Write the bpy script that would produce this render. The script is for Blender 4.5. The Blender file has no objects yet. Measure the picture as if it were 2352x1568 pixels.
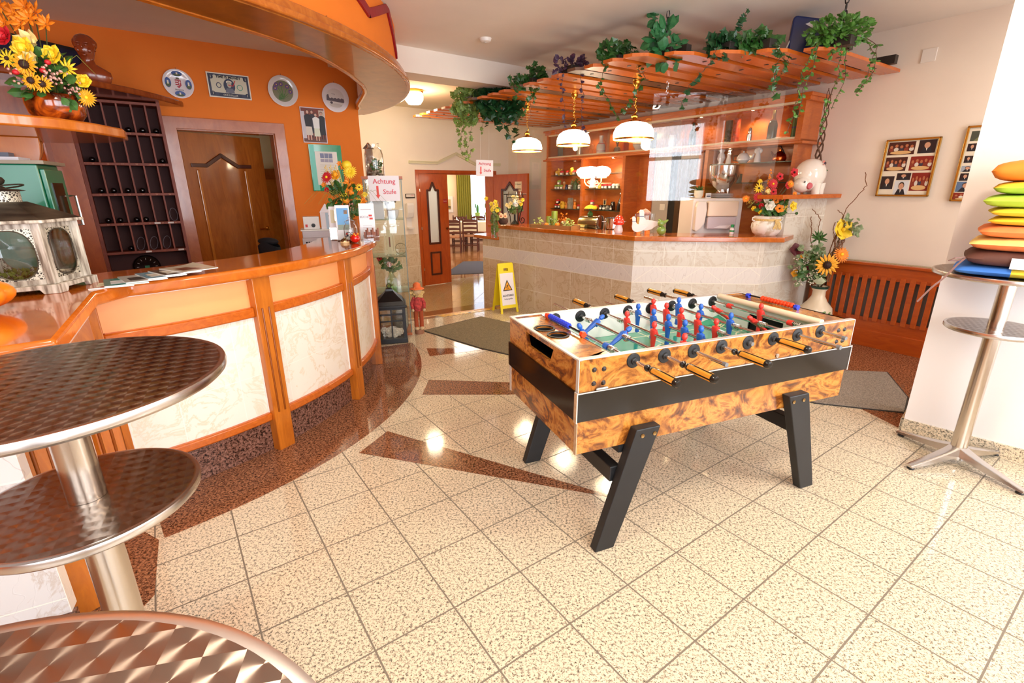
import bpy, bmesh, math, random
from math import sin, cos, pi, radians, sqrt, atan2, hypot
from mathutils import Vector, Matrix
random.seed(7)
S = bpy.context.scene
C = S.collection
# ---------------------------------------------------------------- camera, world, light, exposure
F_PX, PITCH, ROLL, EYE = 1110.0, 0.308, -0.006, 1.475
cd = bpy.data.cameras.new('camera'); cam = bpy.data.objects.new('camera', cd); C.objects.link(cam)
cd.sensor_width = 36.0; cd.sensor_fit = 'HORIZONTAL'; cd.lens = F_PX / 2352 * 36; cd.clip_start = 0.02; cd.clip_end = 100
_c, _s = cos(PITCH), sin(PITCH)
_R = Matrix(((cos(ROLL), -sin(ROLL), 0), (sin(ROLL), cos(ROLL), 0), (0, 0, 1))) @ Matrix(((1, 0, 0), (0, -_s, -_c), (0, _c, -_s)))
_M = Matrix((_R[0], -_R[1], -_R[2])).transposed().to_4x4(); _M.translation = (0, 0, EYE)
cam.matrix_world = _M
S.camera = cam
S.view_settings.view_transform = 'Standard'; S.view_settings.look = 'None'
S.view_settings.exposure = 0.12; S.view_settings.gamma = 1; S.view_settings.use_curve_mapping = False
cy = S.cycles
cy.use_denoising = True; cy.max_bounces = 7; cy.diffuse_bounces = 4; cy.glossy_bounces = 4; cy.transmission_bounces = 6
cy.transparent_max_bounces = 16; cy.caustics_reflective = False; cy.caustics_refractive = False; cy.sample_clamp_indirect = 6.0
cy.use_adaptive_sampling = True; cy.adaptive_threshold = 0.03
wd = bpy.data.worlds.new('sky'); S.world = wd; wd.use_nodes = True
_b = wd.node_tree.nodes['Background']; _b.inputs[0].default_value = (0.72, 0.84, 1.0, 1); _b.inputs[1].default_value = 3.0

def lamp(name, kind, loc, power, color=(1, 1, 1), size=0.1, aim=None, size_y=None, spot=None):
    d = bpy.data.lights.new(name, kind); d.energy = power; d.color = color
    if kind == 'AREA':
        d.size = size
        if size_y: d.shape = 'RECTANGLE'; d.size_y = size_y
    else: d.shadow_soft_size = size
    if kind == 'SPOT' and spot: d.spot_size = spot; d.spot_blend = 0.6
    o = bpy.data.objects.new(name, d); C.objects.link(o); o.location = loc
    if aim is not None: o.rotation_euler = (Vector(aim) - Vector(loc)).to_track_quat('-Z', 'Y').to_euler()
    return o
# daylight through the shop windows behind and beside the camera (wall_window below has the openings)
WIN_A = radians(35.0)                          # direction of the window wall
WO = Vector((5.2, 2.04, 0)); WU = Vector((-cos(WIN_A), -sin(WIN_A), 0)); WN = Vector((sin(WIN_A), -cos(WIN_A), 0))   # WN: outwards
for s0, s1, pw in ((0.5, 2.9, 115), (3.3, 5.7, 105), (6.1, 8.5, 80)):
    c = WO + WU * ((s0 + s1) / 2) + WN * 0.45 + Vector((0, 0, 1.55))
    lamp('daylight', 'AREA', c, pw, (0.93, 0.96, 1.0), s1 - s0, c - WN, 2.2)
# unseen ceiling fill lights, added outside the frame to brighten the room
for x, y, pw in ((-0.6, 1.0, 26), (1.6, 1.2, 26), (3.6, 3.0, 14)):
    lamp('ceiling_lamp_light', 'AREA', (x, y, 2.70), pw, (1.0, 0.86, 0.68), 0.35, (x, y, 0))
lamp('dining_daylight', 'AREA', (0.2, 15.4, 1.3), 90, (0.95, 0.98, 1.0), 1.8, (-2.5, 11, 0.6), 1.8)
lamp('office_light', 'AREA', (-3.6, 7.4, 2.2), 14, (1.0, 0.85, 0.6), 0.5, (-3.2, 6.4, 0.8))
# ---------------------------------------------------------------- materials
_mats = {}
def srgb(h):
    h = h.lstrip('#'); v = [int(h[i:i + 2], 16) / 255 for i in (0, 2, 4)]
    return tuple(((c + 0.055) / 1.055) ** 2.4 if c > 0.04045 else c / 12.92 for c in v) + (1,)
class NT:
    def __init__(s, name):
        s.m = bpy.data.materials.new(name); s.m.use_nodes = True; s.t = s.m.node_tree
        s.b = s.t.nodes['Principled BSDF']
    def n(s, kind, **kw):
        nd = s.t.nodes.new('ShaderNode' + kind)
        for k, v in kw.items():
            if k.startswith('i_'):
                key = k[2:]; nd.inputs[int(key) if key.isdigit() else key.replace('_', ' ')].default_value = v
            else: setattr(nd, k, v)
        return nd
    def l(s, a, b): s.t.links.new(a, b)
    def co(s, scale=(1, 1, 1), rot=(0, 0, 0), kind='Object', loc=(0, 0, 0)):
        tc = s.n('TexCoord'); mp = s.n('Mapping'); s.l(tc.outputs[kind], mp.inputs[0])
        mp.inputs['Scale'].default_value = scale; mp.inputs['Rotation'].default_value = rot; mp.inputs['Location'].default_value = loc
        return mp.outputs[0]
    def ramp(s, fac, stops, interp='LINEAR'):
        r = s.n('ValToRGB'); r.color_ramp.interpolation = interp; e = r.color_ramp.elements
        while len(e) < len(stops): e.new(0.5)
        for k, (p, c) in enumerate(stops): e[k].position = p; e[k].color = srgb(c) if isinstance(c, str) else c
        s.l(fac, r.inputs[0]); return r.outputs[0]
    def mix(s, fac, a, b, mode='MIX'):
        m = s.n('Mix', data_type='RGBA', blend_type=mode)
        for sock, v in ((m.inputs[0], fac), (m.inputs[6], a), (m.inputs[7], b)):
            if hasattr(v, 'links'): s.l(v, sock)
            else: sock.default_value = srgb(v) if isinstance(v, str) else v
        return m.outputs[2]
    def math(s, op, a, b=None, clamp=False):
        m = s.n('Math', operation=op, use_clamp=clamp)
        for i, v in enumerate((a, b)):
            if v is None: continue
            if hasattr(v, 'links'): s.l(v, m.inputs[i])
            else: m.inputs[i].default_value = v
        return m.outputs[0]
    def bump(s, h, strength=0.3, dist=0.002):
        b = s.n('Bump'); b.inputs['Strength'].default_value = strength; b.inputs['Distance'].default_value = dist
        s.l(h, b.inputs['Height']); s.l(b.outputs[0], s.b.inputs['Normal'])
    def set(s, rough=None, metal=None, coat=None, spec=None, **kw):
        b = s.b.inputs
        if rough is not None: b['Roughness'].default_value = rough
        if metal is not None: b['Metallic'].default_value = metal
        if coat is not None: b['Coat Weight'].default_value = coat; b['Coat Roughness'].default_value = 0.06
        if spec is not None: b['Specular IOR Level'].default_value = spec
        return s
def mat(name, color='#ffffff', rough=0.5, metal=0.0, noise=0.0, scale=20.0, coat=None, emit=None, alpha=None, trans=None, bump=None, spec=None):
    """plain painted/metal/fabric material with a little colour variation of its own"""
    if name in _mats: return _mats[name]
    k = NT(name); k.set(rough, metal, coat, spec)
    if noise or bump:
        nz = k.n('TexNoise', i_Scale=scale, i_Detail=3.0); k.l(k.co(), nz.inputs['Vector'])
    if noise:
        c = srgb(color) if isinstance(color, str) else color
        lo = tuple(x * (1 - noise) for x in c[:3]) + (1,); hi = tuple(min(1, x * (1 + noise)) for x in c[:3]) + (1,)
        k.l(k.ramp(nz.outputs[0], [(0.3, lo), (0.7, hi)]), k.b.inputs['Base Color'])
    else: k.b.inputs['Base Color'].default_value = srgb(color) if isinstance(color, str) else color
    if bump: k.bump(nz.outputs[0], bump)
    if emit: k.b.inputs['Emission Color'].default_value = srgb(emit[0]); k.b.inputs['Emission Strength'].default_value = emit[1]
    if trans: k.b.inputs['Transmission Weight'].default_value = trans
    if alpha is not None: k.b.inputs['Alpha'].default_value = alpha
    _mats[name] = k.m; return k.m
def wood(name, c1, c2, rough=0.3, scale=(1, 1, 8), dist=1.2, coat=0.3, rot=(0, 0, 0)):
    if name in _mats: return _mats[name]
    k = NT(name); k.set(rough, 0, coat)
    v = k.co(scale, rot); nz = k.n('TexNoise', i_Scale=5.0, i_Detail=4.0, i_Roughness=0.6, i_Distortion=dist); k.l(v, nz.inputs['Vector'])
    k.l(k.ramp(nz.outputs[0], [(0.28, c1), (0.72, c2)]), k.b.inputs['Base Color'])
    _mats[name] = k.m; return k.m
def glass(name, tint=(1, 1, 1), mirror=0.06, rough=0.0, dens=0.0):
    """thin clear sheet: transparent with a fresnel-weighted reflection"""
    if name in _mats: return _mats[name]
    k = NT(name); t = k.t; k.t.nodes.remove(k.b); out = [n for n in t.nodes if n.type == 'OUTPUT_MATERIAL'][0]
    tr = k.n('BsdfTransparent'); tr.inputs[0].default_value = tint + (1,)
    gl = k.n('BsdfGlossy'); gl.inputs['Roughness'].default_value = rough
    fr = k.n('LayerWeight'); fr.inputs[0].default_value = 0.12
    f = k.math('ADD', k.math('MULTIPLY', fr.outputs['Fresnel'], 0.7), mirror, True)
    mx = k.n('MixShader'); k.l(f, mx.inputs[0]); k.l(tr.outputs[0], mx.inputs[1]); k.l(gl.outputs[0], mx.inputs[2]); k.l(mx.outputs[0], out.inputs[0])
    _mats[name] = k.m; return k.m
def granite(name, stops, size=90.0, rough=0.12, tile=None, grout='#6f6a60', gw=0.006, rot=0.0, loc=(0, 0, 0), coat=0.0, spec=0.5):
    k = NT(name); k.set(rough, 0, coat, spec)
    nz = k.n('TexNoise', i_Scale=size, i_Detail=3.0, i_Roughness=0.65); k.l(k.co(), nz.inputs['Vector'])
    col = k.ramp(nz.outputs[0], stops)
    n2 = k.n('TexNoise', i_Scale=size * 2.1, i_Detail=1.0); k.l(k.co(loc=(3, 1, 0)), n2.inputs['Vector'])
    sp = k.ramp(n2.outputs[0], [(0.33, (0, 0, 0, 1)), (0.38, (1, 1, 1, 1))])
    col = k.mix(1.0, col, k.mix(sp, stops[0][1], '#ffffff'), 'MULTIPLY')
    if tile:
        br = k.n('TexBrick', i_Scale=1.0, i_Mortar_Size=gw, i_Mortar_Smooth=0.05, i_Brick_Width=tile[0], i_Row_Height=tile[1]); br.offset = 0; br.squash = 1
        k.l(k.co(rot=(0, 0, rot), loc=loc), br.inputs['Vector'])
        col = k.mix(br.outputs['Fac'], col, grout)
        rg = k.math('ADD', k.math('MULTIPLY', br.outputs['Fac'], 0.5), rough); k.l(rg, k.b.inputs['Roughness'])
    k.l(col, k.b.inputs['Base Color']); _mats[name] = k.m; return k.m
def walltile(name, base, vein, tw, th, grout='#f3ece0', z0=0.0, s0=0.0, band=None, dirs='x', rough=0.22):
    """glazed marble-look wall tiles; local x runs along the wall, z up; band = (z0, z1) relief border"""
    k = NT(name); k.set(rough, 0, 0.2)
    tc = k.n('TexCoord'); sx = k.n('SeparateXYZ'); k.l(tc.outputs['Object'], sx.inputs[0])
    if dirs == 'arc':      # around the counter: angle * radius
        ang = k.math('ARCTAN2', sx.outputs[1], sx.outputs[0]); u = k.math('MULTIPLY', ang, 2.03)
    else: u = sx.outputs[0]
    cx = k.n('CombineXYZ'); k.l(k.math('ADD', u, 50 * tw - s0), cx.inputs[0]); k.l(k.math('ADD', sx.outputs[2], 50 * th - z0), cx.inputs[1])
    nz = k.n('TexNoise', i_Scale=5.0, i_Detail=6.0, i_Roughness=0.62, i_Distortion=1.4); k.l(tc.outputs['Object'], nz.inputs['Vector'])
    vn = k.ramp(nz.outputs[0], [(0.46, (0, 0, 0, 1)), (0.5, (1, 1, 1, 1)), (0.54, (0, 0, 0, 1))])
    n3 = k.n('TexNoise', i_Scale=2.5, i_Detail=3.0); k.l(tc.outputs['Object'], n3.inputs['Vector'])
    vn = k.math('MULTIPLY', vn, k.math('MULTIPLY', n3.outputs[0], 0.9))
    col = k.mix(vn, base, vein)
    br = k.n('TexBrick', i_Scale=1.0, i_Mortar_Size=0.0022, i_Mortar_Smooth=0.1, i_Brick_Width=tw, i_Row_Height=th); br.offset = 0; br.squash = 1
    k.l(cx.outputs[0], br.inputs['Vector']); fac = br.outputs['Fac']
    if band:
        z = sx.outputs[2]
        inb = k.math('MULTIPLY', k.math('GREATER_THAN', z, band[0]), k.math('LESS_THAN', z, band[1]))
        m2 = k.co((1, 1, 1)); wv = k.n('TexWave', i_Scale=3.6, i_Distortion=6.0, i_Detail=2.0, i_Detail_Scale=2.5); k.l(m2, wv.inputs['Vector'])
        scroll = k.ramp(wv.outputs[0], [(0.42, (0, 0, 0, 1)), (0.5, (1, 1, 1, 1)), (0.58, (0, 0, 0, 1))])
        bc = k.mix(k.math('MULTIPLY', scroll, 0.45), '#e6dfda', '#b9aaa6'); col = k.mix(inb, col, bc)
        edge = k.math('LESS_THAN', k.math('ABSOLUTE', k.math('SUBTRACT', k.math('ABSOLUTE', k.math('SUBTRACT', z, (band[0] + band[1]) / 2)), (band[1] - band[0]) / 2)), 0.0035)
        # diamond joints of the border
        tri = k.math('PINGPONG', k.math('ADD', u, 10.0), tw * 0.75); d = k.math('SUBTRACT', k.math('SUBTRACT', z, band[0]), k.math('MULTIPLY', tri, (band[1] - band[0]) / (tw * 0.75)))
        dj = k.math('MULTIPLY', k.math('LESS_THAN', k.math('ABSOLUTE', d), 0.003), inb)
        fac = k.math('MAXIMUM', k.math('MULTIPLY', fac, k.math('SUBTRACT', 1.0, inb)), k.math('MAXIMUM', edge, dj))
        k.bump(scroll, 0.25)
    col = k.mix(fac, col, grout); k.l(col, k.b.inputs['Base Color']); _mats[name] = k.m; return k.m

# ---------------------------------------------------------------- mesh helpers
class MB:
    """collects shapes into ONE mesh; every shape takes a material slot m"""
    def __init__(s): s.v = []; s.f = []; s.mi = []; s.T = Matrix.Identity(4)
    def at(s, loc=(0, 0, 0), rot=(0, 0, 0), scale=1):
        from mathutils import Euler
        sc = scale if hasattr(scale, '__len__') else (scale,) * 3
        s.T = Matrix.LocRotScale(Vector(loc), Euler(rot), Vector(sc)); return s
    def add(s, vs, fs, m=0):
        n = len(s.v); T = s.T; s.v += [tuple(T @ Vector(p)) for p in vs]; s.f += [tuple(n + i for i in f) for f in fs]; s.mi += [m] * len(fs); return s
    def box(s, x0, x1, y0, y1, z0, z1, m=0):
        return s.add([(x, y, z) for z in (z0, z1) for y in (y0, y1) for x in (x0, x1)], [(0, 2, 3, 1), (4, 5, 7, 6), (0, 1, 5, 4), (2, 6, 7, 3), (0, 4, 6, 2), (1, 3, 7, 5)], m)
    def prism(s, pts, z0, z1, m=0, axis='z'):
        n = len(pts)
        def q(p, h): return (p[0], p[1], h) if axis == 'z' else ((p[0], h, p[1]) if axis == 'y' else (h, p[0], p[1]))
        vs = [q(p, z0) for p in pts] + [q(p, z1) for p in pts]
        return s.add(vs, [tuple(range(n))[::-1], tuple(range(n, 2 * n))] + [(i, (i + 1) % n, n + (i + 1) % n, n + i) for i in range(n)], m)
    def grid(s, P, m=0, cu=False, cv=False):
        nu, nv = len(P), len(P[0]); fs = []
        for i in range(nu if cu else nu - 1):
            for j in range(nv if cv else nv - 1):
                fs.append((i * nv + j, ((i + 1) % nu) * nv + j, ((i + 1) % nu) * nv + (j + 1) % nv, i * nv + (j + 1) % nv))
        return s.add([p for r in P for p in r], fs, m)
    def lathe(s, prof, n=24, m=0, a0=0, a1=2 * pi, cx=0, cy=0, cz=0, sx=1, sy=1):
        full = abs(a1 - a0 - 2 * pi) < 1e-6; k = n if full else n + 1
        P = [[(cx + sx * r * cos(a0 + (a1 - a0) * i / n), cy + sy * r * sin(a0 + (a1 - a0) * i / n), cz + z) for i in range(k)] for r, z in prof]
        return s.grid(P[::-1], m, False, full)
    def tube(s, pts, r, n=8, m=0, closed=False, cap=True):
        pts = [Vector(p) for p in pts]; k = len(pts); rs = r if hasattr(r, '__len__') else [r] * k; P = []
        up = None
        for i, p in enumerate(pts):
            a = pts[(i - 1) % k] if (closed or i) else p; b = pts[(i + 1) % k] if (closed or i < k - 1) else p
            t = (b - a).normalized() if (b - a).length > 1e-9 else Vector((0, 0, 1))
            if up is None: up = t.orthogonal().normalized()
            else:
                up = up - t * up.dot(t); up = up.normalized() if up.length > 1e-6 else t.orthogonal().normalized()
            w = t.cross(up); P.append([tuple(p + (up * cos(2 * pi * j / n) + w * sin(2 * pi * j / n)) * rs[i]) for j in range(n)])
        s.grid(P, m, closed, True)
        if cap and not closed:
            o = len(s.v) - k * n; s.f += [tuple(o + j for j in range(n))[::-1], tuple(o + (k - 1) * n + j for j in range(n))]; s.mi += [m, m]
        return s
    def ball(s, c, r, m=0, n=12, sq=(1, 1, 1), k=8):
        return s.grid([[(c[0] + r * sq[0] * sin(pi * i / k) * cos(2 * pi * j / n), c[1] + r * sq[1] * sin(pi * i / k) * sin(2 * pi * j / n), c[2] - r * sq[2] * cos(pi * i / k)) for j in range(n)] for i in range(k + 1)], m, False, True)
    def disc(s, c, r, m=0, n=24, z=None, flip=False):
        return s.add([(c[0] + r * cos(2 * pi * i / n), c[1] + r * sin(2 * pi * i / n), c[2]) for i in range(n)], [tuple(range(n))[::-1 if flip else 1]], m)
    def leaf(s, p, d, nrm, ln, w, m=0, kind='leaf'):
        """a small leaf / petal blade starting at p, along d"""
        p = Vector(p); d = Vector(d).normalized(); nrm = Vector(nrm); b = d.cross(nrm); b = b.normalized() if b.length > 1e-5 else d.orthogonal().normalized(); nn = b.cross(d)
        if kind == 'ivy':
            q = [(0, 0), (-.08, .42), (.28, .3), (.38, .56), (.62, .26), (1, 0), (.62, -.26), (.38, -.56), (.28, -.3), (-.08, -.42)]
            vs = [p + d * x * ln + b * y * w * 1.6 + nn * (-.25 * abs(y) * w) for x, y in q]; vs.append(p + d * .35 * ln + nn * .06 * w)
            return s.add(vs, [(10, i, i + 1) for i in range(9)] + [(10, 9, 0)], m)
        q = [(0, 0), (.3, .42), (.65, .42), (1, 0), (.65, -.42), (.3, -.42)]
        vs = [p + d * x * ln + b * y * w - nn * (.22 * abs(y) * w) - nn * (.18 * ln * x * x) for x, y in q]; vs += [p + d * .3 * ln, p + d * .65 * ln - nn * .07 * ln]
        return s.add(vs, [(0, 1, 6), (1, 2, 7, 6), (2, 3, 7), (3, 4, 7), (4, 5, 6, 7), (5, 0, 6)], m)
    def build(s, name, mats, parent=None, loc=(0, 0, 0), rot=0.0, smooth=True, bevel=0.0, ang=38, seg=2):
        me = bpy.data.meshes.new(name); me.from_pydata(s.v, [], s.f)
        for mm in (mats if isinstance(mats, (list, tuple)) else [mats]): me.materials.append(mm)
        for p, i in zip(me.polygons, s.mi): p.material_index = i
        me.validate()
        bm = bmesh.new(); bm.from_mesh(me); bmesh.ops.remove_doubles(bm, verts=bm.verts, dist=1e-6); bmesh.ops.recalc_face_normals(bm, faces=bm.faces); bm.to_mesh(me); bm.free()
        if smooth:
            me.shade_smooth(); me.set_sharp_from_angle(angle=radians(ang))
        o = bpy.data.objects.new(name, me); C.objects.link(o); o.location = loc; o.rotation_euler = rot if hasattr(rot, '__len__') else (0, 0, rot)
        if parent: o.parent = parent
        if bevel:
            b = o.modifiers.new('bevel', 'BEVEL'); b.width = bevel; b.segments = seg; b.limit_method = 'ANGLE'; b.angle_limit = radians(40); b.harden_normals = False
        return o
def tag(o, label=None, cat=None, group=None, kind=None):
    if label: o['label'] = label
    if cat: o['category'] = cat
    if group: o['group'] = group
    if kind: o['kind'] = kind
    return o
def thing(name, label, cat, loc=(0, 0, 0), rot=0.0, group=None):
    o = bpy.data.objects.new(name, None); C.objects.link(o); o.location = loc; o.rotation_euler = rot if hasattr(rot, '__len__') else (0, 0, rot)
    o.empty_display_size = 0.05
    return tag(o, label, cat, group)
def struct(name, mb, m, loc=(0, 0, 0), rot=0.0, **kw):
    o = mb.build(name, m, None, loc, rot, **kw); o['kind'] = 'structure'; return o
def part(mb, name, m, parent, **kw): return mb.build(name, m, parent, **kw)
def dup(root, loc=None, rot=None, label=None, group=None, scale=None):
    def cp(o, par):
        c = o.copy(); C.objects.link(c)
        if par: c.parent = par
        for ch in kids.get(o.name, []): cp(ch, c)
        return c
    kids = {}
    def walk(o):
        kids[o.name] = list(o.children)
        for ch in o.children: walk(ch)
    walk(root); r = cp(root, None)
    if loc is not None: r.location = loc
    if rot is not None: r.rotation_euler = rot if hasattr(rot, '__len__') else (0, 0, rot)
    if scale is not None: r.scale = (scale,) * 3 if not hasattr(scale, '__len__') else scale
    if label: r['label'] = label
    if group: r['group'] = group
    return r
def text(s, size, m, parent, loc, rot, name='lettering', ext=0.0008, align='CENTER', bold=0.0, sx=1.0):
    cu = bpy.data.curves.new(name, 'FONT'); cu.body = s; cu.size = size; cu.extrude = ext; cu.align_x = align; cu.align_y = 'CENTER'; cu.offset = bold; cu.resolution_u = 2
    t = bpy.data.objects.new('tmp', cu); me = bpy.data.meshes.new_from_object(t); bpy.data.objects.remove(t); bpy.data.curves.remove(cu)
    me.name = name; me.materials.clear(); me.materials.append(m)
    o = bpy.data.objects.new(name, me); C.objects.link(o); o.location = loc; o.rotation_euler = rot; o.scale = (sx, 1, 1)
    if parent: o.parent = parent
    return o
class FR:
    """frame of a wall: s along it, d in front of it (towards the room), z up"""
    def __init__(s, x, y, deg): s.x, s.y, s.a = x, y, radians(deg)
    def p(s, u, d=0, z=0): return (s.x + u * cos(s.a) + d * sin(s.a), s.y + u * sin(s.a) - d * cos(s.a), z)
OW = FR(-3.14, 4.754, 37.5)      # orange wall
RW = FR(3.38, 4.66, -55)         # long right wall
DW = FR(-1.606, 8.38, 37)        # wall with the double door
LO = -0.17                       # lower floor beyond the step
CEIL = 2.755
# ---------------------------------------------------------------- the room
M_white = mat('white_plaster', '#efe3d6', 0.85, noise=0.02, scale=3, bump=0.04)
M_pillar = mat('pillar_plaster', '#f3ebe6', 0.85)
M_ceil = mat('ceiling_plaster', '#efe6dc', 0.9, noise=0.03, scale=2)
M_orange = mat('orange_plaster', '#e87a1c', 0.75, noise=0.03, scale=4, bump=0.05)
M_peach = mat('peach_board', '#f6a566', 0.5, noise=0.02, scale=4)
W_mid = wood('beech_orange', '#a84a10', '#c9661c', 0.28)
W_lit = wood('beech_light', '#c0651a', '#d97f2c', 0.25)
W_dark = wood('cherry_red', '#8a3a14', '#a64a1a', 0.3)
W_top = wood('counter_top_wood', '#b4560f', '#cf7020', 0.14, (2, 2, 2), 2.0, 0.6)
W_h = wood('beech_horizontal', '#b0500f', '#cf6a1c', 0.25, (0.8, 6, 6))
G_LIGHT = [(0.34, '#6f675c'), (0.43, '#b3a48c'), (0.50, '#dccbb0'), (0.64, '#e9d3b4')]
GR = dict(tile=(0.3002, 0.3002), gw=0.0034, rot=-radians(35.266))
def gridloc(deg):
    # brick texture: mapped = R(rot) * p + loc ; put grid crossing (0,0) of the laid floor on the origin of the pattern
    a = radians(deg); x, y = -1.2290, 1.7917
    return (-(cos(a) * x + sin(a) * y) + 0.3002 * 100, -(-sin(a) * x + cos(a) * y) + 0.3002 * 100, 0)
M_floor = granite('light_granite_tiles', G_LIGHT, 95, 0.09, (0.3002, 0.3002), '#7a6f60', 0.0032, -radians(35.266), gridloc(35.266), spec=0.5)
M_flow = granite('tan_granite_tiles', [(0.30, '#7d6a50'), (0.45, '#b69a74'), (0.7, '#cdb28a')], 95, 0.07, (0.3002, 0.3002), '#8a7658', 0.003, -radians(80), (30, 30, 0))  # light granite with the tan cast of reflections mixed into its colour
G_DARK = [(0.36, '#3a261d'), (0.47, '#7c4f37'), (0.60, '#a97553')]
M_gdark = granite('dark_red_granite', G_DARK, 90, 0.07)
M_gkick = granite('dark_granite_kick', [(0.38, '#2a1c18'), (0.47, '#6a4638'), (0.62, '#93695a')], 80, 0.12)
M_gbase = granite('granite_skirting', G_LIGHT, 95, 0.15)
MG_front = walltile('bar_marble_tiles', '#ddd0bb', '#bd9d72', 0.29, 0.31, z0=-0.05, s0=0.0, band=(0.575, 0.735))
MG_arc = walltile('counter_marble_tiles', '#eee5d8', '#d8bd92', 0.30, 0.30, z0=0.18, dirs='arc')
MG_grey = walltile('grey_marble_tiles', '#d9d5d2', '#b59a80', 0.30, 0.30, z0=0.16, band=(0.62, 0.80))
MG_wain = walltile('wainscot_tiles', '#dccbb2', '#bb9a70', 0.30, 0.30, z0=-0.1)
K = FR(-0.013, 9.50, -55)        # far corner, running along the right wall towards the camera
# main floor (edge of the step runs from the left wall to the bar)
SA, SB = (-1.121, 5.585), (0.026, 6.23)
ex = (SB[0] - SA[0], SB[1] - SA[1])
P_l = (SA[0] - ex[0] * 2.2, SA[1] - ex[1] * 2.2); P_r = (SB[0] + ex[0] * 2.3, SB[1] + ex[1] * 2.3)
mb = MB().prism([(-6.5, -5), (6.5, -5), (6.5, 7), P_r, P_l, (-6.5, 4)], -0.2, 0.0)
struct('floor', mb, M_floor, smooth=False)
mb = MB().prism([P_l, P_r, (4, 9.5), (1.5, 12.2), (-5.5, 8.5)], LO - 0.1, LO)
struct('floor_lower', mb, M_flow, smooth=False)
# inlays of dark granite: ring along the reception, wedges, band below the radiator, strip on the step
RC = (-3.15, 3.564)
def arc(r, a0, a1, n=40, c=RC): return [(c[0] + r * cos(radians(a0 + (a1 - a0) * i / n)), c[1] + r * sin(radians(a0 + (a1 - a0) * i / n))) for i in range(n + 1)]
mb = MB().prism(arc(2.392, -48, 26) + arc(1.9, 26, -48), 0.0, 0.0012)
mb.prism([(-1.566, 1.773), (-1.372, 1.47), (-1.39, 0.9), (-1.42, 0.0), (-1.9, 0.0), (-2.1, 1.5), (-1.9, 1.95)], 0.0, 0.0011)
struct('trim_1', mb, M_gdark, smooth=False)
mb = MB()
for pts in ([(-.798, 2.765), (-.899, 2.501), (.56, 2.04)], [(-.674, 3.629), (-.675, 3.335), (-.02, 3.326), (1.1, 3.42), (-.02, 3.563)], [(-.825, 4.431), (-.759, 4.202), (-.319, 4.36), (.1, 4.55), (-.319, 4.421)]):
    mb.prism(pts, 0.0, 0.0012)
struct('trim_2', mb, M_gdark, smooth=False)
mb = MB().prism([(2.42, 3.03), (2.47, 2.75), (2.85, 2.36), (4.4, 2.6), (4.3, 3.5), (3.3, 4.95), (2.85, 5.0), (2.55, 4.1)], 0.0, 0.0012)
struct('trim_3', mb, M_gdark, smooth=False)
nx, ny = ex[1] / hypot(*ex), -ex[0] / hypot(*ex)
def st(t, d): return (SA[0] + ex[0] * t + nx * d, SA[1] + ex[1] * t + ny * d)
struct('trim_4', MB().prism([st(-.6, 0.0), st(1.02, 0.0), st(1.02, 0.10), st(-.6, 0.10)], 0.0, 0.0015), mat('brown_granite_strip', '#8a6a50', 0.12, noise=0.15, scale=120), smooth=False)
# tape on the step: yellow with dark marks
k = NT('yellow_hazard_tape'); k.set(0.3)
wv = k.n('TexNoise', i_Scale=14.0, i_Detail=0.0); k.l(k.co((1, 2.5, 1), rot=(0, 0, radians(-29))), wv.inputs['Vector'])
k.l(k.ramp(wv.outputs[0], [(0.60, '#f0b93c'), (0.615, '#3d342a')]), k.b.inputs['Base Color'])
tape = MB().prism([st(.17, .012), st(1.0, .012), st(.97, .105), st(.215, .105)], 0.0015, 0.003).build('step_tape', k.m, None, smooth=False)
tag(tape, 'yellow warning tape with dark marks stuck along the edge of the step', 'tape')
struct('trim_5', MB().prism([st(-.6, -.012), st(1.0, -.012), st(1.0, .006), st(-.6, .006)], 0.0, 0.006), mat('step_edge_brass', '#e9b27a', 0.25, metal=0.4), smooth=False)
struct('trim_6', MB().prism([(-1.9, 7.35), (-1.2, 6.55), (-.55, 7.0), (-.05, 7.75), (.4, 7.2), (-.9, 6.2), (-2.0, 6.3)], LO, LO + .0012), mat('brown_granite_band', '#8f6443', 0.08, noise=0.15, scale=100), smooth=False)
# ceiling, beam, corridor ceiling
struct('ceiling', MB().prism([(-6.5, -5), (6.5, -5), (6.5, 4.2), (1.2, 9.2), (-6.5, 4.6)], CEIL, CEIL + .1), M_ceil, smooth=False)
BE = FR(-1.055, 5.142, 37)
struct('beam', MB().box(-.35, 3.4, 0.0, 0.32, 2.535, CEIL + .05), M_white, (BE.x, BE.y, 0), BE.a, smooth=False)
struct('ceiling_corridor', MB().box(-.35, 4.0, 0.32, 4.4, 2.69, CEIL + .3).box(-3, -.35, 1.15, 4.4, 2.69, CEIL + .3), mat('corridor_ceiling', '#e6d9c2', 0.9), (BE.x, BE.y, 0), BE.a, smooth=False)
# walls
def wall(name, fr, boxes, m, **kw):
    mb = MB()
    for b in boxes: mb.box(*b)
    return struct(name, mb, m, (fr.x, fr.y, 0), fr.a, smooth=False, **kw)
wall('wall_right', RW, [(-6.1, 4.2, 0, .25, LO - .2, CEIL + .05)], M_white)
# wall with the double door: opening s 0.04..1.655, up to z 1.72
wall('wall_back', DW, [(-2.6, 0.04, 0, .28, LO, 2.8), (1.655, 2.2, 0, .28, LO, 2.8), (0.04, 1.655, 0, .28, 1.763, 2.8)], M_white)
wall('trim_7', DW, [(-2.6, 0.035, -.012, 0, LO + .10, 0.737)], MG_wain)
wall('baseboard_back', DW, [(-2.6, 0.035, -.018, 0, LO, LO + .10)], M_gbase)
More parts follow.
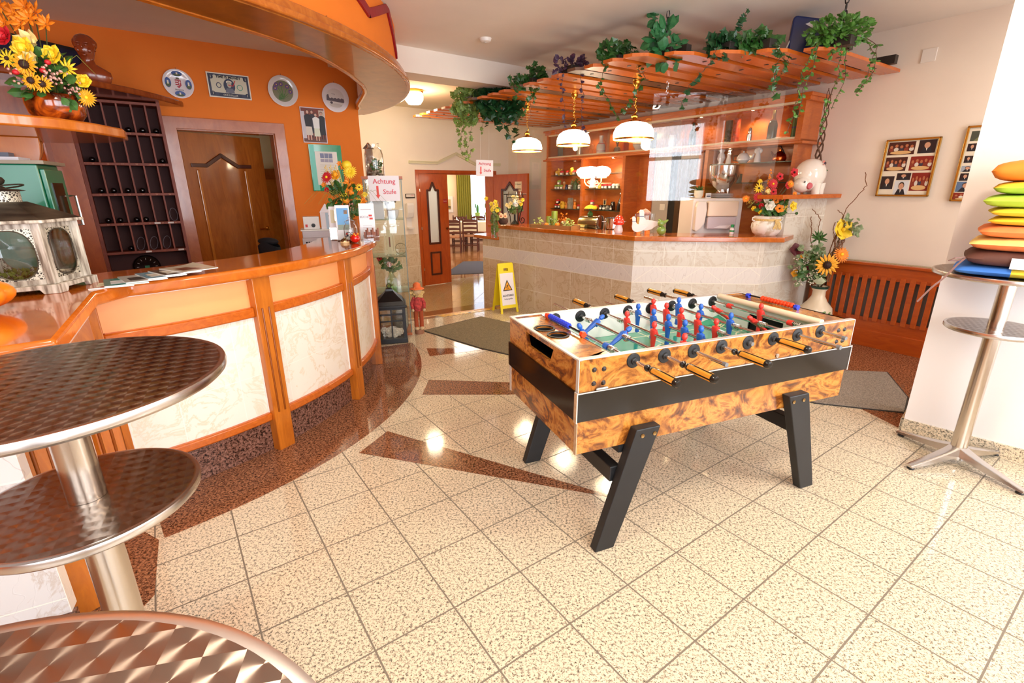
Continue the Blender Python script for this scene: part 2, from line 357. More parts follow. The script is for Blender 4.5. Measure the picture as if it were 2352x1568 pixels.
# orange wall: door opening s 0.10..0.92, z < 2.0
wall('wall_left', OW, [(-3.0, 0.09, 0, .14, 0, CEIL), (0.925, 1.83, 0, .14, 0, CEIL), (0.09, 0.925, 0, .14, 2.01, CEIL)], M_orange)
wall('wall_office', OW, [(-1.2, 1.83, 1.9, 2.0, -.2, CEIL), (1.75, 1.83, .14, 1.95, -.2, CEIL), (-1.2, -1.1, .14, 1.9, 0, CEIL)], mat('office_cream', '#e9dcb4', 0.85))
wall('wall_far_left', FR(-5.3, 3.1, -70), [(-.6, 8.5, -.2, 0, 0, CEIL)], M_orange)
# white pillar on the right with a granite skirting
PI_ = FR(2.470, 2.753, -46)
wall('pillar', PI_, [(0, 1.6, 0, .35, 0, CEIL)], M_pillar)
wall('baseboard_pillar', PI_, [(-.012, 1.6, -.014, 0, 0, .075), (-.014, 0, -.014, .35, 0, .075)], M_gbase)
# window wall behind the camera, with three tall windows
WW = FR(5.2, 2.04, 215)
bx = [(-.5, 0.5, 0, -.25, 0, CEIL), (2.75, 2.95, 0, -.25, 0, CEIL), (5.7, 6.1, 0, -.25, 0, CEIL), (8.5, 11.5, 0, -.25, 0, CEIL), (0.5, 8.5, 0, -.25, 0, 0.45), (0.5, 8.5, 0, -.25, 2.6, CEIL)]
wall('wall_window', WW, bx, M_white)
M_wfr = mat('window_frame_white', '#f2f2f0', 0.4)
for i, (a, b) in enumerate(((0.5, 2.75), (2.95, 5.7), (6.1, 8.5))):
    mb = MB(); t = .06
    for x in (a, (a + b) / 2 - t / 2, b - t): mb.box(x, x + t, -.14, -.08, .45, 2.6)
    for z in (.45, 1.95, 2.54): mb.box(a, b, -.14, -.08, z, z + t)
    o = struct('window_%d' % (i + 1), mb, M_wfr, (WW.x, WW.y, 0), WW.a, smooth=False)
# sheer curtains
k = NT('sheer_curtain'); out = [n for n in k.t.nodes if n.type == 'OUTPUT_MATERIAL'][0]; k.t.nodes.remove(k.b)
tr = k.n('BsdfTransparent'); tl = k.n('BsdfTranslucent'); tl.inputs[0].default_value = (.92, .95, 1, 1)
wv = k.n('TexWave', i_Scale=4.0, i_Distortion=1.0); k.l(k.co(), wv.inputs['Vector']); mx = k.n('MixShader'); k.l(k.math('ADD', k.math('MULTIPLY', wv.outputs[0], .2), .2), mx.inputs[0])
k.l(tr.outputs[0], mx.inputs[1]); k.l(tl.outputs[0], mx.inputs[2]); k.l(mx.outputs[0], out.inputs[0]); M_sheer = k.m
for i, (a, b) in enumerate(((0.5, 1.35), (2.0, 2.74), (2.96, 4.5))):
    P = [[(a + (b - a) * j / 60, .07 + .03 * sin(j * .9) , z) for z in (.3, 2.66)] for j in range(61)]
    o = MB().grid(P).build('sheer_curtain', M_sheer, None, (WW.x, WW.y, 0), WW.a)
    tag(o, ['white sheer curtain hanging at the window nearest the long white wall', 'white sheer curtain at the inner side of the first shop window', 'white sheer curtain at the middle shop window'][i], 'curtain')
# ---------------------------------------------------------------- reception counter
def arcbox(mb, r0, r1, a0, a1, z0, z1, m=0, n=None, c=(0, 0)):
    n = n or max(3, int(abs(a1 - a0) / 3)); P = []
    for i in range(n + 1):
        a = radians(a0 + (a1 - a0) * i / n); ca, sa = cos(a), sin(a)
        P.append([(c[0] + r * ca, c[1] + r * sa, z) for r, z in ((r0, z0), (r1, z0), (r1, z1), (r0, z1))])
    mb.grid(P, m, False, True); k = len(mb.v)
    mb.f += [(k - 4 * (n + 1) + 3, k - 4 * (n + 1) + 2, k - 4 * (n + 1) + 1, k - 4 * (n + 1)), (k - 4, k - 3, k - 2, k - 1)]; mb.mi += [m, m]; return mb
rc = thing('reception_counter', 'curved reception counter with orange wood posts, marble tile panels and wooden top', 'counter', (RC[0], RC[1], 0))
PA = (-49.9, -28.7, -7.5, 13.8)
def L(x, y): return (x - RC[0], y - RC[1])
M_post = wood('counter_post_wood', '#a9560f', '#cc7420', 0.28, (6, 6, 0.8))
M_groove = mat('post_groove', '#8a4409', 0.4)
def post(mb, w=.052, d=.07, z1=1.03):
    # front face at local x = 0 looking +x
    mb.box(-d, 0, -w, w, 0, z1, 0)
    for y in (-.020, .020):
        mb.tube([(0.0, y, .24), (0.0, y, z1 - .17)], .0065, 6, 1)
for a in PA:
    b = MB(); r = 2.055; b.at((r * cos(radians(a)), r * sin(radians(a)), 0), (0, 0, radians(a))); post(b)
    part(b, 'post', [M_post, M_groove], rc, bevel=.006)
for (x, y, a) in ((-1.545, 1.40, -35), (-1.72, 1.83, -40)):
    b = MB(); lx, ly = L(x, y); b.at((lx, ly, 0), (0, 0, radians(a))); post(b); part(b, 'post', [M_post, M_groove], rc, bevel=.006)
segs = [(PA[0], PA[1]), (PA[1], PA[2]), (PA[2], PA[3])]
M_whiteline = mat('white_strip', '#eeeae6', 0.4)
for a0, a1 in segs:
    a0 += 1.4; a1 -= 1.4
    part(arcbox(MB(), 1.99, 2.035, a0, a1, .812, .866), 'middle_rail', W_h, rc, bevel=.008)
    part(arcbox(MB(), 1.99, 2.035, a0, a1, .195, .243), 'bottom_rail', W_h, rc, bevel=.008)
    part(arcbox(MB(), 1.96, 2.005, a0, a1, .866, 1.02), 'upper_panel', M_peach, rc)
    part(arcbox(MB(), 1.96, 2.01, a0, a1, .243, .812), 'tile_panel', MG_arc, rc)
    for e0 in (a0, a1 - .25): part(arcbox(MB(), 1.995, 2.016, e0, e0 + .25, .243, .812), 'tile_edging', M_whiteline, rc)
part(arcbox(MB(), 1.9, 2.0, -49.9, 15, 0, .195), 'kick_board', M_gkick, rc)
part(arcbox(MB(), 2.0, 2.03, -49.0, 19, 1.018, 1.03), 'white_edge_strip', M_whiteline, rc)
part(arcbox(MB(), 1.80, 2.0, 14, 20, 0, 1.03), 'end_panel', M_post, rc)
# flat left return: wooden face between the corner posts, then a grey tiled face
mb = MB(); mb.prism([L(-1.84, 2.02), L(-1.56, 1.42), L(-1.66, 1.38), L(-1.95, 1.98)], 0.0, 1.03)
part(mb, 'side_panel', M_post, rc)
q0 = Vector((-1.535, 1.345)); dq = Vector((-.89, -.45)).normalized()
grey = thing
b = MB().box(0, 1.1, 0, .05, .10, 1.03)
part(b, 'grey_tile_panel', MG_grey, rc, loc=(q0.x - RC[0], q0.y - RC[1], 0), rot=atan2(dq.y, dq.x) )
b = MB().box(-.01, 1.1, .03, .09, .0, .10); part(b, 'kick_board', M_gkick, rc, loc=(q0.x - RC[0], q0.y - RC[1], 0), rot=atan2(dq.y, dq.x))
# countertop
outer = [L(-2.5, .45), L(-1.33, 1.19), L(-1.245, 1.262), L(-1.665, 1.905)]
ar = [(2.10 * cos(radians(a)), 2.10 * sin(radians(a))) for a in [-45 + i * 2.5 for i in range(26)]]
end = [(2.08 * cos(radians(19.6)), 2.08 * sin(radians(19.6))), (2.0 * cos(radians(21)), 2.0 * sin(radians(21))), (1.72 * cos(radians(20)), 1.72 * sin(radians(20)))]
inn = [(1.62 * cos(radians(a)), 1.62 * sin(radians(a))) for a in range(18, -50, -4)] + [L(-2.15, 1.9), L(-2.6, 1.3)]
full = outer + ar + end + inn
part(MB().prism(full, 1.03, 1.088), 'countertop', W_top, rc, bevel=.014, seg=3)
# ---------------------------------------------------------------- curved canopy above the reception
ct = struct('ceiling_canopy', MB(), M_white)
bpy.data.objects.remove(ct)
CC = (-3.843, 4.11); CZ = 2.30; CR = 2.995
W_soff = wood('canopy_underside_wood', '#8a4c12', '#a8631e', 0.30, (1.5, 1.5, 1), 1.0, 0.25)
W_trim = wood('canopy_trim_wood', '#a14f12', '#bf6c1e', 0.25, (3, 3, 3))
inner_pts = [(-2.2, 1.75), (-1.92, 2.10), (-1.71, 2.47), (-1.523, 2.828), (-1.41, 3.05), (-1.323, 3.255), (-1.255, 3.52), (-1.228, 3.76), (-1.212, 4.12), (-1.232, 4.501), (-1.26, 4.68), (-1.30, 4.828), (-1.41, 5.112), (-1.49, 5.31), (-1.565, 5.50), (-1.60, 5.66), (-1.655, 5.80)]
oa = [(CC[0] + CR * cos(radians(a)), CC[1] + CR * sin(radians(a))) for a in range(-56, 46, 3)]
mb = MB().prism(oa + [(-1.95, 6.35), (-1.72, 5.93)] + inner_pts[::-1], CZ, CZ + .025)
canopy = thing('reception_canopy', 'curved orange soffit hanging over the reception with wooden underside', 'canopy', (0, 0, CZ))
def up(mb): mb.v = [(x, y, z - CZ) for x, y, z in mb.v]; return mb
part(up(mb), 'underside', W_soff, canopy, smooth=False)
part(up(arcbox(MB(), CR - .04, CR + .03, -56, 46, CZ + .005, CZ + .04, c=CC)), 'outer_trim', W_trim, canopy, bevel=.007)
part(up(arcbox(MB(), CR - .06, CR, -56, 46, CZ + .04, CZ + .09, c=CC)), 'outer_trim', W_trim, canopy, bevel=.007)
part(up(arcbox(MB(), CR - .12, CR - .07, -56, 46, CZ + .02, CEIL, c=CC)), 'outer_face', M_orange, canopy)
P = [[(x, y, CZ + .02), (x, y, CEIL)] for x, y in inner_pts]
iw = MB().grid(P); part(up(iw), 'inner_face', M_white, canopy)
tr = MB(); tr.tube([(x - .01, y, CZ + .015) for x, y in inner_pts], .026, 8); part(up(tr), 'inner_trim', W_trim, canopy)
# dark red outline painted moulding on the outer face
M_red = mat('dark_red_moulding', '#8e1420', 0.45)
RF = CR - .066
def on(a, z, r=None): return (CC[0] + (r or RF) * cos(radians(a)), CC[1] + (r or RF) * sin(radians(a)), z - CZ)
def band(pts, w):
    mb = MB(); n = len(pts)
    P = []
    for i, (a, z) in enumerate(pts):
        P.append((a, z))
    for (a0, z0), (a1, z1) in zip(P, P[1:]):
        k = 8; da, dz = (a1 - a0) * radians(1) * RF, z1 - z0; ln = hypot(da, dz); na, nz = -dz / ln * w / 2 / RF / radians(1), da / ln * w / 2
        row = []
        for i in range(k + 1):
            t = i / k; a, z = a0 + (a1 - a0) * t, z0 + (z1 - z0) * t
            row.append([on(a + na, z + nz, RF - .004), on(a + na, z + nz, RF + .012), on(a - na, z - nz, RF + .012), on(a - na, z - nz, RF - .004)])
        mb.grid(row, 0, False, True)
    return mb
REDPTS = [(-14.5, 2.70), (-7.6, 2.585), (1.0, 2.75), (8.0, 2.515)]
NAIL = (-18.3, 2.41)
part(band(REDPTS, .055), 'red_moulding', M_red, canopy, smooth=False)
nail = MB().tube([(0, 0, 0), (.02, -.002, .004)], .0015, 6); part(nail, 'nail', mat('nail_dark', '#3a3028', 0.5), canopy, loc=on(NAIL[0], NAIL[1]))
# ---------------------------------------------------------------- bar counter
BC = (1.19, 4.75); B2 = (2.378, 4.594); B3 = (3.17, 5.015)
a50 = radians(-50); bu = (cos(a50), sin(a50))
def bl(s, d=0): return (BC[0] + bu[0] * s - bu[1] * d * -1 * -1 + 0, BC[1] + bu[1] * s + bu[0] * d)   # d>0 : behind the face
def bl(s, d=0): return (BC[0] + bu[0] * s - bu[1] * d, BC[1] + bu[1] * s + bu[0] * d)
bar = thing('bar_counter', 'tiled bar counter with a cranked orange wood top and a lower ledge', 'bar counter', (BC[0], BC[1], 0))
def seg(p, q, z0, z1, th=.09):
    ln = hypot(q[0] - p[0], q[1] - p[1]); return MB().box(0, ln, 0, th, z0, z1), atan2(q[1] - p[1], q[0] - p[0])
def barpart(name, p, q, z0, z1, m, th=.09):
    b, a = seg(p, q, z0, z1, th); return part(b, name, m, bar, loc=(p[0] - BC[0], p[1] - BC[1], 0), rot=a, smooth=False)
MG_l = walltile('bar_tiles_left', '#d9c6aa', '#b58f60', 0.29, 0.31, z0=.263, s0=2.454 - 8 * .29, band=(0.575, 0.735))
MG_r = walltile('bar_tiles_front', '#ddd5c8', '#bda58a', 0.29, 0.31, z0=.263, s0=0, band=(0.575, 0.735))
barpart('left_tile_face', bl(-2.454), bl(-2.12), LO, .83, MG_l)
barpart('left_tile_face', bl(-2.12), bl(0), LO, .98, MG_l)
barpart('front_tile_face', BC, B2, 0, .98, MG_r)
barpart('wing_tile_face', B2, (2.60, 4.712), 0, .98, MG_r)
barpart('wing_tile_face', (2.60, 4.712), B3, 0, 1.362, MG_r, .12)
def loc2(pts): return [(x - BC[0], y - BC[1]) for x, y in pts]
top = [bl(-2.30, -.03), (1.178, 4.70), (2.505, 4.50), (2.79, 4.84), (2.62, 5.05), (2.2, 4.98), (1.36, 5.10), bl(-2.25, .34), bl(-2.30, .30)]
part(MB().prism(loc2(top), .98, 1.025), 'bar_top', W_top, bar, bevel=.005)
led = [bl(-2.70, .06), bl(-2.63, -.02), bl(-2.10, -.03), bl(-2.10, .3), bl(-2.70, .35)]
part(MB().prism(loc2(led), .83, .868), 'ledge', W_top, bar, bevel=.005)
sh = FR(2.62, 4.70, 28); q = [sh.p(-.28, .10), sh.p(.70, .10), sh.p(.72, -.16), sh.p(-.28, -.16)]
part(MB().prism(loc2([(p[0], p[1]) for p in q]), 1.362, 1.40), 'side_shelf', W_h, bar, bevel=.004)
# ---------------------------------------------------------------- slatted canopy over the bar
slat = thing('slatted_bar_canopy', 'orange wooden slat canopy hanging above the bar', 'canopy', (RW.x, RW.y, 2.405), RW.a)
W_slat = wood('slat_wood', '#bf5a16', '#cf6a22', 0.25, (14, 1.5, 1), 0.1, 0.25)
W_slatd = mat('grey_brown_slat', '#6d4a34', 0.3)
M_cap = mat('dark_screw_cap', '#3a2a20', 0.4)
PITCHS = .2135
for j in range(23):
    x1 = -.02 - PITCHS * j; x0 = x1 - .148
    def dmax(x): return min(2.365, 1.13 - (x - .06) * 1.18)
    dark = j in (7, 11, 15); zz = 0.012 if dark else 0
    d0, d1 = dmax(x0), dmax(x1)
    pts = [(x0, -.012), (x1, -.012), (x1, -d1 + (.07 if d1 > 2.3 else 0)), (x0 + .10, -dmax(x0 + .1)), (x0, -d0)]
    if d1 < 2.3: pts = [(x0, -.012), (x1, -.012), (x1, -d1 - .02), (x0 + .07, -d0 + .02), (x0, -d0)]
    s_ = part(MB().prism(pts, zz, zz + .024), 'slat', W_slatd if dark else W_slat, slat, smooth=False)
    for dd in (.35, 1.25, d1 - .22):
        if dd < d1 - .1: part(MB().lathe([(0, -.004), (.013, -.003), (.014, 0)], 10, cx=(x0 + x1) / 2, cy=-dd, cz=zz, sx=1.5), 'screw_cap', M_cap, s_)
for dd, a, b in ((.25, -4.75, .02), (1.05, -4.75, -.0), (1.95, -4.75, -.75)):
    part(MB().box(a, b, -dd - .03, -dd + .03, .03, .095), 'cross_beam', mat('beam_dark', '#2e2621', 0.5), slat, smooth=False)
# ---------------------------------------------------------------- back bar wall unit (on the right wall)
unit = thing('back_bar_unit', 'orange wood back bar unit with glass fronted top compartments and glass shelves', 'cabinet', (RW.x, RW.y, 0), RW.a)
W_u = wood('unit_wood', '#b0541a', '#c86a26', 0.3, (1, 1, 5))
W_ub = wood('unit_back_wood', '#b4561a', '#c96e2c', 0.4, (1, 1, 4))
D = .35
def ub(name, *b, m=None, bevel=0.0): return part(MB().box(*b), name, m or W_u, unit, smooth=False, bevel=bevel)
ub('top_board', -4.47, -.54, -D - .03, -.01, 2.27, 2.30, bevel=.006)
ub('crown_moulding', -4.44, -.56, -D - .015, -.01, 2.235, 2.27, m=W_h)
ub('bottom_board', -4.47, -.56, -D - .03, -.01, 1.86, 1.885, bevel=.006)
ub('sill_board', -4.43, -.60, -D - .008, -.01, 1.885, 1.905, m=W_h)
ub('back_panel', -4.42, -.62, -.03, -.01, 1.885, 2.235, m=W_ub)
ub('side_panel', -4.42, -4.385, -D, -.01, .80, 2.235)
ub('side_panel', -.655, -.60, -D, -.01, 1.885, 2.235)
ub('side_panel', -.675, -.635, -D + .05, -.01, .80, 1.86)
for s in (-3.16, -2.02): ub('divider', s, s + .02, -D + .06, -.03, 1.905, 2.235)
for s in (-3.645, -2.845): ub('divider', s, s + .045, -D + .02, -.01, .80, 1.86)
ub('divider', -1.62, -1.58, -D + .02, -.01, .80, 1.86)
ub('back_panel', -4.385, -2.80, -.03, -.01, .80, 1.86, m=W_ub)
ub('back_panel', -1.62, -.64, -.03, -.01, .80, 1.86, m=W_ub)
M_track = mat('cream_sliding_track', '#dcc9a6', 0.4)
for z in (1.905, 2.215): ub('sliding_track', -4.385, -.655, -D + .005, -D + .045, z, z + .02, m=M_track)
M_pane = glass('cabinet_glass', (.97, .98, .97), 0.04)
for a, b, y in ((-4.385, -3.12, -D + .02), (-3.16, -1.95, -D + .035), (-2.0, -.66, -D + .02)):
    part(MB().box(a, b, y, y + .004, 1.925, 2.215), 'sliding_glass', M_pane, unit, smooth=False)
M_shelfglass = glass('green_edge_glass', (.80, .92, .84), 0.10)
M_gedge = mat('glass_edge_dark_green', '#2a3a2c', 0.2)
SHZ = {}
for a, b, zs in ((-4.385, -3.645, (1.652, 1.445, 1.158)), (-3.60, -2.845, (1.662, 1.452, 1.160)), (-1.58, -.675, (1.712, 1.513, 1.33))):
    for z in zs:
        sh_ = part(MB().box(a, b, -D + .07, -.03, z - .008, z), 'glass_shelf', M_shelfglass, unit, smooth=False)
        part(MB().box(a, b, -D + .066, -D + .07, z - .008, z), 'shelf_edge', M_gedge, sh_, smooth=False)
# scalloped wooden valance + wooden inner panel beside the opening
ub('inner_panel', -2.80, -2.56, -.05, -.01, .80, 1.86, m=W_ub)
M_spot = mat('spot_glow', '#ffffff', 0.4, emit=('#ffe2ae', 30))
M_chrome = mat('chrome', '#e8e8ea', 0.12, metal=1.0)
for s, d, z, e in ((-3.66, .2, 2.232, .5), (-3.04, .2, 2.232, .5), (-1.81, .2, 2.232, .5), (-1.2, .2, 2.232, 1.6), (-3.92, .2, 1.857, .7), (-3.13, .2, 1.857, .9), (-1.40, .2, 1.857, .9)):
    p = thing('recessed_spotlight', {-1.2: 'brightest small spotlight inside the glass fronted compartment of the back bar', -3.92: 'small spotlight above the leftmost jar shelves of the back bar', -3.13: 'small spotlight above the second bay of jar shelves', -1.4: 'small spotlight above the teapot shelf of the back bar'}.get(s, {-3.66: 'small spotlight in the top compartment left of the white ceramic bottle', -3.04: 'small spotlight in the top compartment above the cut glass decanter', -1.81: 'small spotlight in the top compartment above the dark wine bottle'}.get(s)), 'spotlight', RW.p(s, d, z), 0, 'spotlights of the back bar')
    part(MB().lathe([(.018, -.006), (.032, -.004), (.034, .002), (.018, .003)], 16), 'rim', M_chrome, p)
    part(MB().lathe([(0, -.004), (.018, -.004)], 16), 'bulb', M_spot, p)
    lamp('spotlight_light', 'SPOT', RW.p(s, d, z - .012), 9 * e, (1, .72, .38), .015, RW.p(s, d * .6, z - 1), spot=2.4)
# ---------------------------------------------------------------- table football
k = NT('burl_veneer'); k.set(0.22, 0, 0.35)
v = k.co((2.2, 2.2, 3.2)); n1 = k.n('TexNoise', i_Scale=2.6, i_Detail=7.0, i_Roughness=0.6, i_Distortion=2.6); k.l(v, n1.inputs['Vector'])
c1 = k.ramp(n1.outputs[0], [(0.32, '#4a240c'), (0.42, '#7e4516'), (0.50, '#ad6c28'), (0.58, '#c08438'), (0.66, '#8f5420'), (0.76, '#b0722c')])
n2 = k.n('TexNoise', i_Scale=26.0, i_Detail=3.0, i_Distortion=0.4); k.l(v, n2.inputs['Vector'])
n3 = k.n('TexNoise', i_Scale=2.0, i_Detail=2.0); k.l(k.co((1, 1, 1), loc=(5, 2, 1)), n3.inputs['Vector'])
sp = k.math('MULTIPLY', k.ramp(n2.outputs[0], [(0.56, (0, 0, 0, 1)), (0.64, (1, 1, 1, 1))]), k.ramp(n3.outputs[0], [(0.45, (0, 0, 0, 1)), (0.60, (1, 1, 1, 1))]))
k.l(k.mix(k.math('MULTIPLY', sp, .7), c1, '#5a2a10'), k.b.inputs['Base Color']); M_burl = k.m
M_blk = mat('gloss_black_laminate', '#0c0b0b', 0.12, spec=0.6)
M_alu = mat('aluminium_edge', '#d8d2cc', 0.3, metal=0.35)
M_ply = mat('plywood_edge', '#b79878', 0.6, noise=.15, scale=60)
M_legb = mat('black_painted_wood', '#17181a', 0.45, noise=.2, scale=12)
M_steel = mat('polished_steel', '#d9d6cf', 0.12, metal=1.0)
M_rub = mat('black_rubber', '#141416', 0.45)
M_blue = mat('blue_plastic', '#2b62c0', 0.35); M_redp = mat('red_plastic', '#e23a30', 0.35)
M_blueb = mat('blue_bead', '#2c45d8', 0.3); M_orb = mat('orange_bead', '#f04a22', 0.3)
M_inwhite = mat('white_laminate', '#f4f2ee', 0.3)
k = NT('green_pitch'); k.set(0.1, 0, 0.5)
tc = k.n('TexCoord'); sx = k.n('SeparateXYZ'); k.l(tc.outputs['Object'], sx.inputs[0])
def near(a, v, w=.004): return k.math('LESS_THAN', k.math('ABSOLUTE', k.math('SUBTRACT', a, v)), w)
def circ(cx, cy, r, w=.004):
    dx = k.math('SUBTRACT', sx.outputs[0], cx); dy = k.math('SUBTRACT', sx.outputs[1], cy)
    return near(k.math('SQRT', k.math('ADD', k.math('MULTIPLY', dx, dx), k.math('MULTIPLY', dy, dy))), r, w)
ln = k.math('MAXIMUM', circ(.76, .35, .10), near(sx.outputs[0], .76))
for cx in (.17, 1.33): ln = k.math('MAXIMUM', ln, k.math('MAXIMUM', circ(cx, .35, .24), circ(cx, .35, .13)))
for cx in (.23, 1.27): ln = k.math('MAXIMUM', ln, near(sx.outputs[0], cx))
for cy_ in (.10, .60): ln = k.math('MAXIMUM', ln, near(sx.outputs[1], cy_))
k.l(k.mix(ln, '#2f9d78', '#e8e6b8'), k.b.inputs['Base Color']); M_pitch = k.m
FT = (0.25, 1.686, 0.0); FA_ = radians(21.65); LX, WY = 1.503, .703
ft = thing('football_table', 'burl veneer table football game with black band and splayed black legs', 'table football', FT, FA_)
def fp(name, mb, m, parent=None, **kw): return part(mb, name, m, parent or ft, **kw)
Z0, Z1, Z2, Z3 = .467, .609, .731, .865
# lower box and black band
b = MB(); b.box(0, LX, 0, .02, Z0, Z1).box(0, LX, WY - .02, WY, Z0, Z1).box(0, .02, .02, WY - .02, Z0, Z1).box(LX - .02, LX, .02, WY - .02, Z0, Z1).box(.02, LX - .02, .02, WY - .02, Z0 + .02, Z0 + .03)
fp('lower_box', b, M_burl, smooth=False)
e = .007
b = MB(); b.box(-e, LX + e, -e, .012, Z1, Z2).box(-e, LX + e, WY - .012, WY + e, Z1, Z2).box(-e, .012, .012, WY - .012, Z1, Z2).box(LX - .012, LX + e, .012, WY - .012, Z1, Z2)
fp('black_band', b, M_blk, smooth=False, bevel=.0015)
b = MB()
for x in (-e - .003, LX + e - .001):
    b.box(x, x + .004, -e - .003, .012, Z1 - .002, Z2 + .003)
b.box(-e - .003, LX + e + .003, -e - .003, -e, Z2 - .003, Z2 + .001)
fp('band_edging', b, M_alu, smooth=False)
fp('corner_edging', MB().box(-.004, 0, -.004, .014, Z0 - .002, Z1), M_ply, smooth=False)
fp('corner_edging', MB().box(-e - .0045, -e - .003, -e - .003, .010, Z1, Z2 + .001), M_ply, smooth=False)
fp('corner_edging', MB().box(-.004, .0, WY - .012, WY + .002, Z0, Z1), M_alu, smooth=False)
# upper box: long sides, inner faces white
t = .022
for y0, yi in ((0, t - .002), (WY - t, WY - t - .001)):
    fp('side_board', MB().box(0, LX, y0, y0 + t, Z2, Z3 - .004), M_burl, smooth=False)
fp('inner_side', MB().box(.165, 1.335, t, t + .002, .70, Z3 - .004), M_inwhite, smooth=False)
fp('inner_side', MB().box(.165, 1.335, WY - t - .002, WY - t, .70, Z3 - .004), M_inwhite, smooth=False)
for y in (0, WY - t): fp('top_edging', MB().box(-.002, LX + .002, y - .001, y + t + .001, Z3 - .004, Z3), M_alu, smooth=False, bevel=.001)
for x in (-.003, LX): fp('corner_edging', MB().box(x, x + .003, -.003, .016, Z2, Z3 - .002), M_alu, smooth=False)
fp('top_edging', MB().box(-.003, .012, .0, WY, Z3 - .007, Z3 - .001), M_alu, smooth=False)
# left end box with a ball return opening in its face
b = MB(); zt = .858
ya, yb, yc, yd = .215, .265, .455, .505
b.box(0, .015, t, ya, Z2, zt).box(0, .015, yd, WY - t, Z2, zt).box(0, .015, ya, yd, Z2, .778).box(0, .015, ya, yd, .838, zt)
b.add([(0, ya, .778), (.015, ya, .778), (0, ya, .838), (.015, ya, .838), (0, yb - .02, .778), (.015, yb - .02, .778)], [(0, 4, 5, 1), (0, 2, 4), (1, 5, 3), (2, 3, 5, 4)])
b.add([(0, yd, .778), (.015, yd, .778), (0, yd, .838), (.015, yd, .838), (0, yc + .02, .778), (.015, yc + .02, .778)], [(0, 1, 5, 4), (0, 4, 2), (1, 3, 5), (2, 4, 5, 3)])
fp('end_board', b, M_burl, smooth=False)
fp('ball_return', MB().box(.015, .12, ya, yd, .772, .777).box(.115, .12, ya, yd, .777, .845).box(.015, .12, ya - .004, ya, .772, .845).box(.015, .12, yd, yd + .004, .772, .845), M_blk, smooth=False)
# top with two cup holes
def plate_holes(x0, x1, y0, y1, z, holes, r, th=.006, n=20):
    mb = MB(); cuts = sorted(holes, key=lambda h: h[1]); ys = [y0] + [(cuts[i][1] + cuts[i + 1][1]) / 2 for i in range(len(cuts) - 1)] + [y1]
    for (hx, hy), ya_, yb_ in zip(cuts, ys, ys[1:]):
        ring = [(hx + r * cos(2 * pi * i / n), hy + r * sin(2 * pi * i / n)) for i in range(n)]; out = []
        for px, py in ring:
            dx, dy = px - hx, py - hy; q = min(((x1 - hx) / dx if dx > 0 else (x0 - hx) / dx) if abs(dx) > 1e-9 else 9e9, ((yb_ - hy) / dy if dy > 0 else (ya_ - hy) / dy) if abs(dy) > 1e-9 else 9e9); out.append((hx + dx * q, hy + dy * q))
        mb.grid([[(p[0], p[1], z) for p in ring], [(p[0], p[1], z) for p in out]], 0, False, True)
        mb.grid([[(p[0], p[1], z - th) for p in ring], [(p[0], p[1], z) for p in ring]], 0, False, True)
        cs = [(x0, ya_), (x1, ya_), (x1, yb_), (x0, yb_)]
        for cx_, cy_ in cs:
            idx = min(range(n), key=lambda i: (out[i][0] - cx_) ** 2 + (out[i][1] - cy_) ** 2)
            for j in (idx - 1, idx + 1):
                a_, b_ = out[idx], out[j % n]; mb.add([(a_[0], a_[1], z), (b_[0], b_[1], z), (cx_, cy_, z)], [(0, 1, 2)])
    return mb
holes = [(.082, .335), (.070, .450)]
fp('end_top', plate_holes(.012, .165, t, WY - t, zt, holes, .040), M_burl, smooth=False)
fp('end_inner_face', MB().box(.160, .166, t, WY - t, .70, zt), M_inwhite, smooth=False)
for hx, hy in holes:
    fp('cup_holder', MB().lathe([(.050, .001), (.050, .004), (.041, .004), (.039, -.045), (0, -.045)], 24, cx=hx, cy=hy, cz=zt), M_rub)
# right end box
fp('end_board', MB().box(LX - .015, LX, t, WY - t, Z2, zt), M_burl, smooth=False)
fp('end_top', MB().box(1.335, LX, t, WY - t, zt - .006, zt), M_burl, smooth=False)
fp('end_inner_face', MB().box(1.333, 1.339, t, .24, .70, zt).box(1.333, 1.339, .46, WY - t, .70, zt).box(1.333, 1.339, .24, .46, .80, zt), M_inwhite, smooth=False)
fp('goal_net', MB().box(1.36, 1.365, .23, .47, .70, .80), mat('net_black', '#1a1a1a', .8, noise=.4, scale=200), smooth=False)
fp('goal_net', MB().box(.12, .125, .23, .47, .66, .69), M_blk, smooth=False)
fp('cream_roll', MB().tube([(1.318, .03, zt), (1.318, WY - .03, zt)], .017, 14), mat('cream_plastic', '#f3dfc0', 0.3))
# pitch with raised corners
fp('pitch', MB().box(.02, LX - .02, t, WY - t, .690, .699), M_pitch, smooth=False)
for sx_, cx_ in ((1, .166), (-1, 1.333)):
    for sy_, cy_ in ((1, t + .002), (-1, WY - t - .002)):
        fp('corner_ramp', MB().add([(cx_, cy_, .700), (cx_ + sx_ * .16, cy_, .700), (cx_, cy_ + sy_ * .16, .700), (cx_, cy_, .742)], [(0, 1, 3), (0, 2, 3), (1, 2, 3), (0, 1, 2)]), M_pitch, smooth=False)
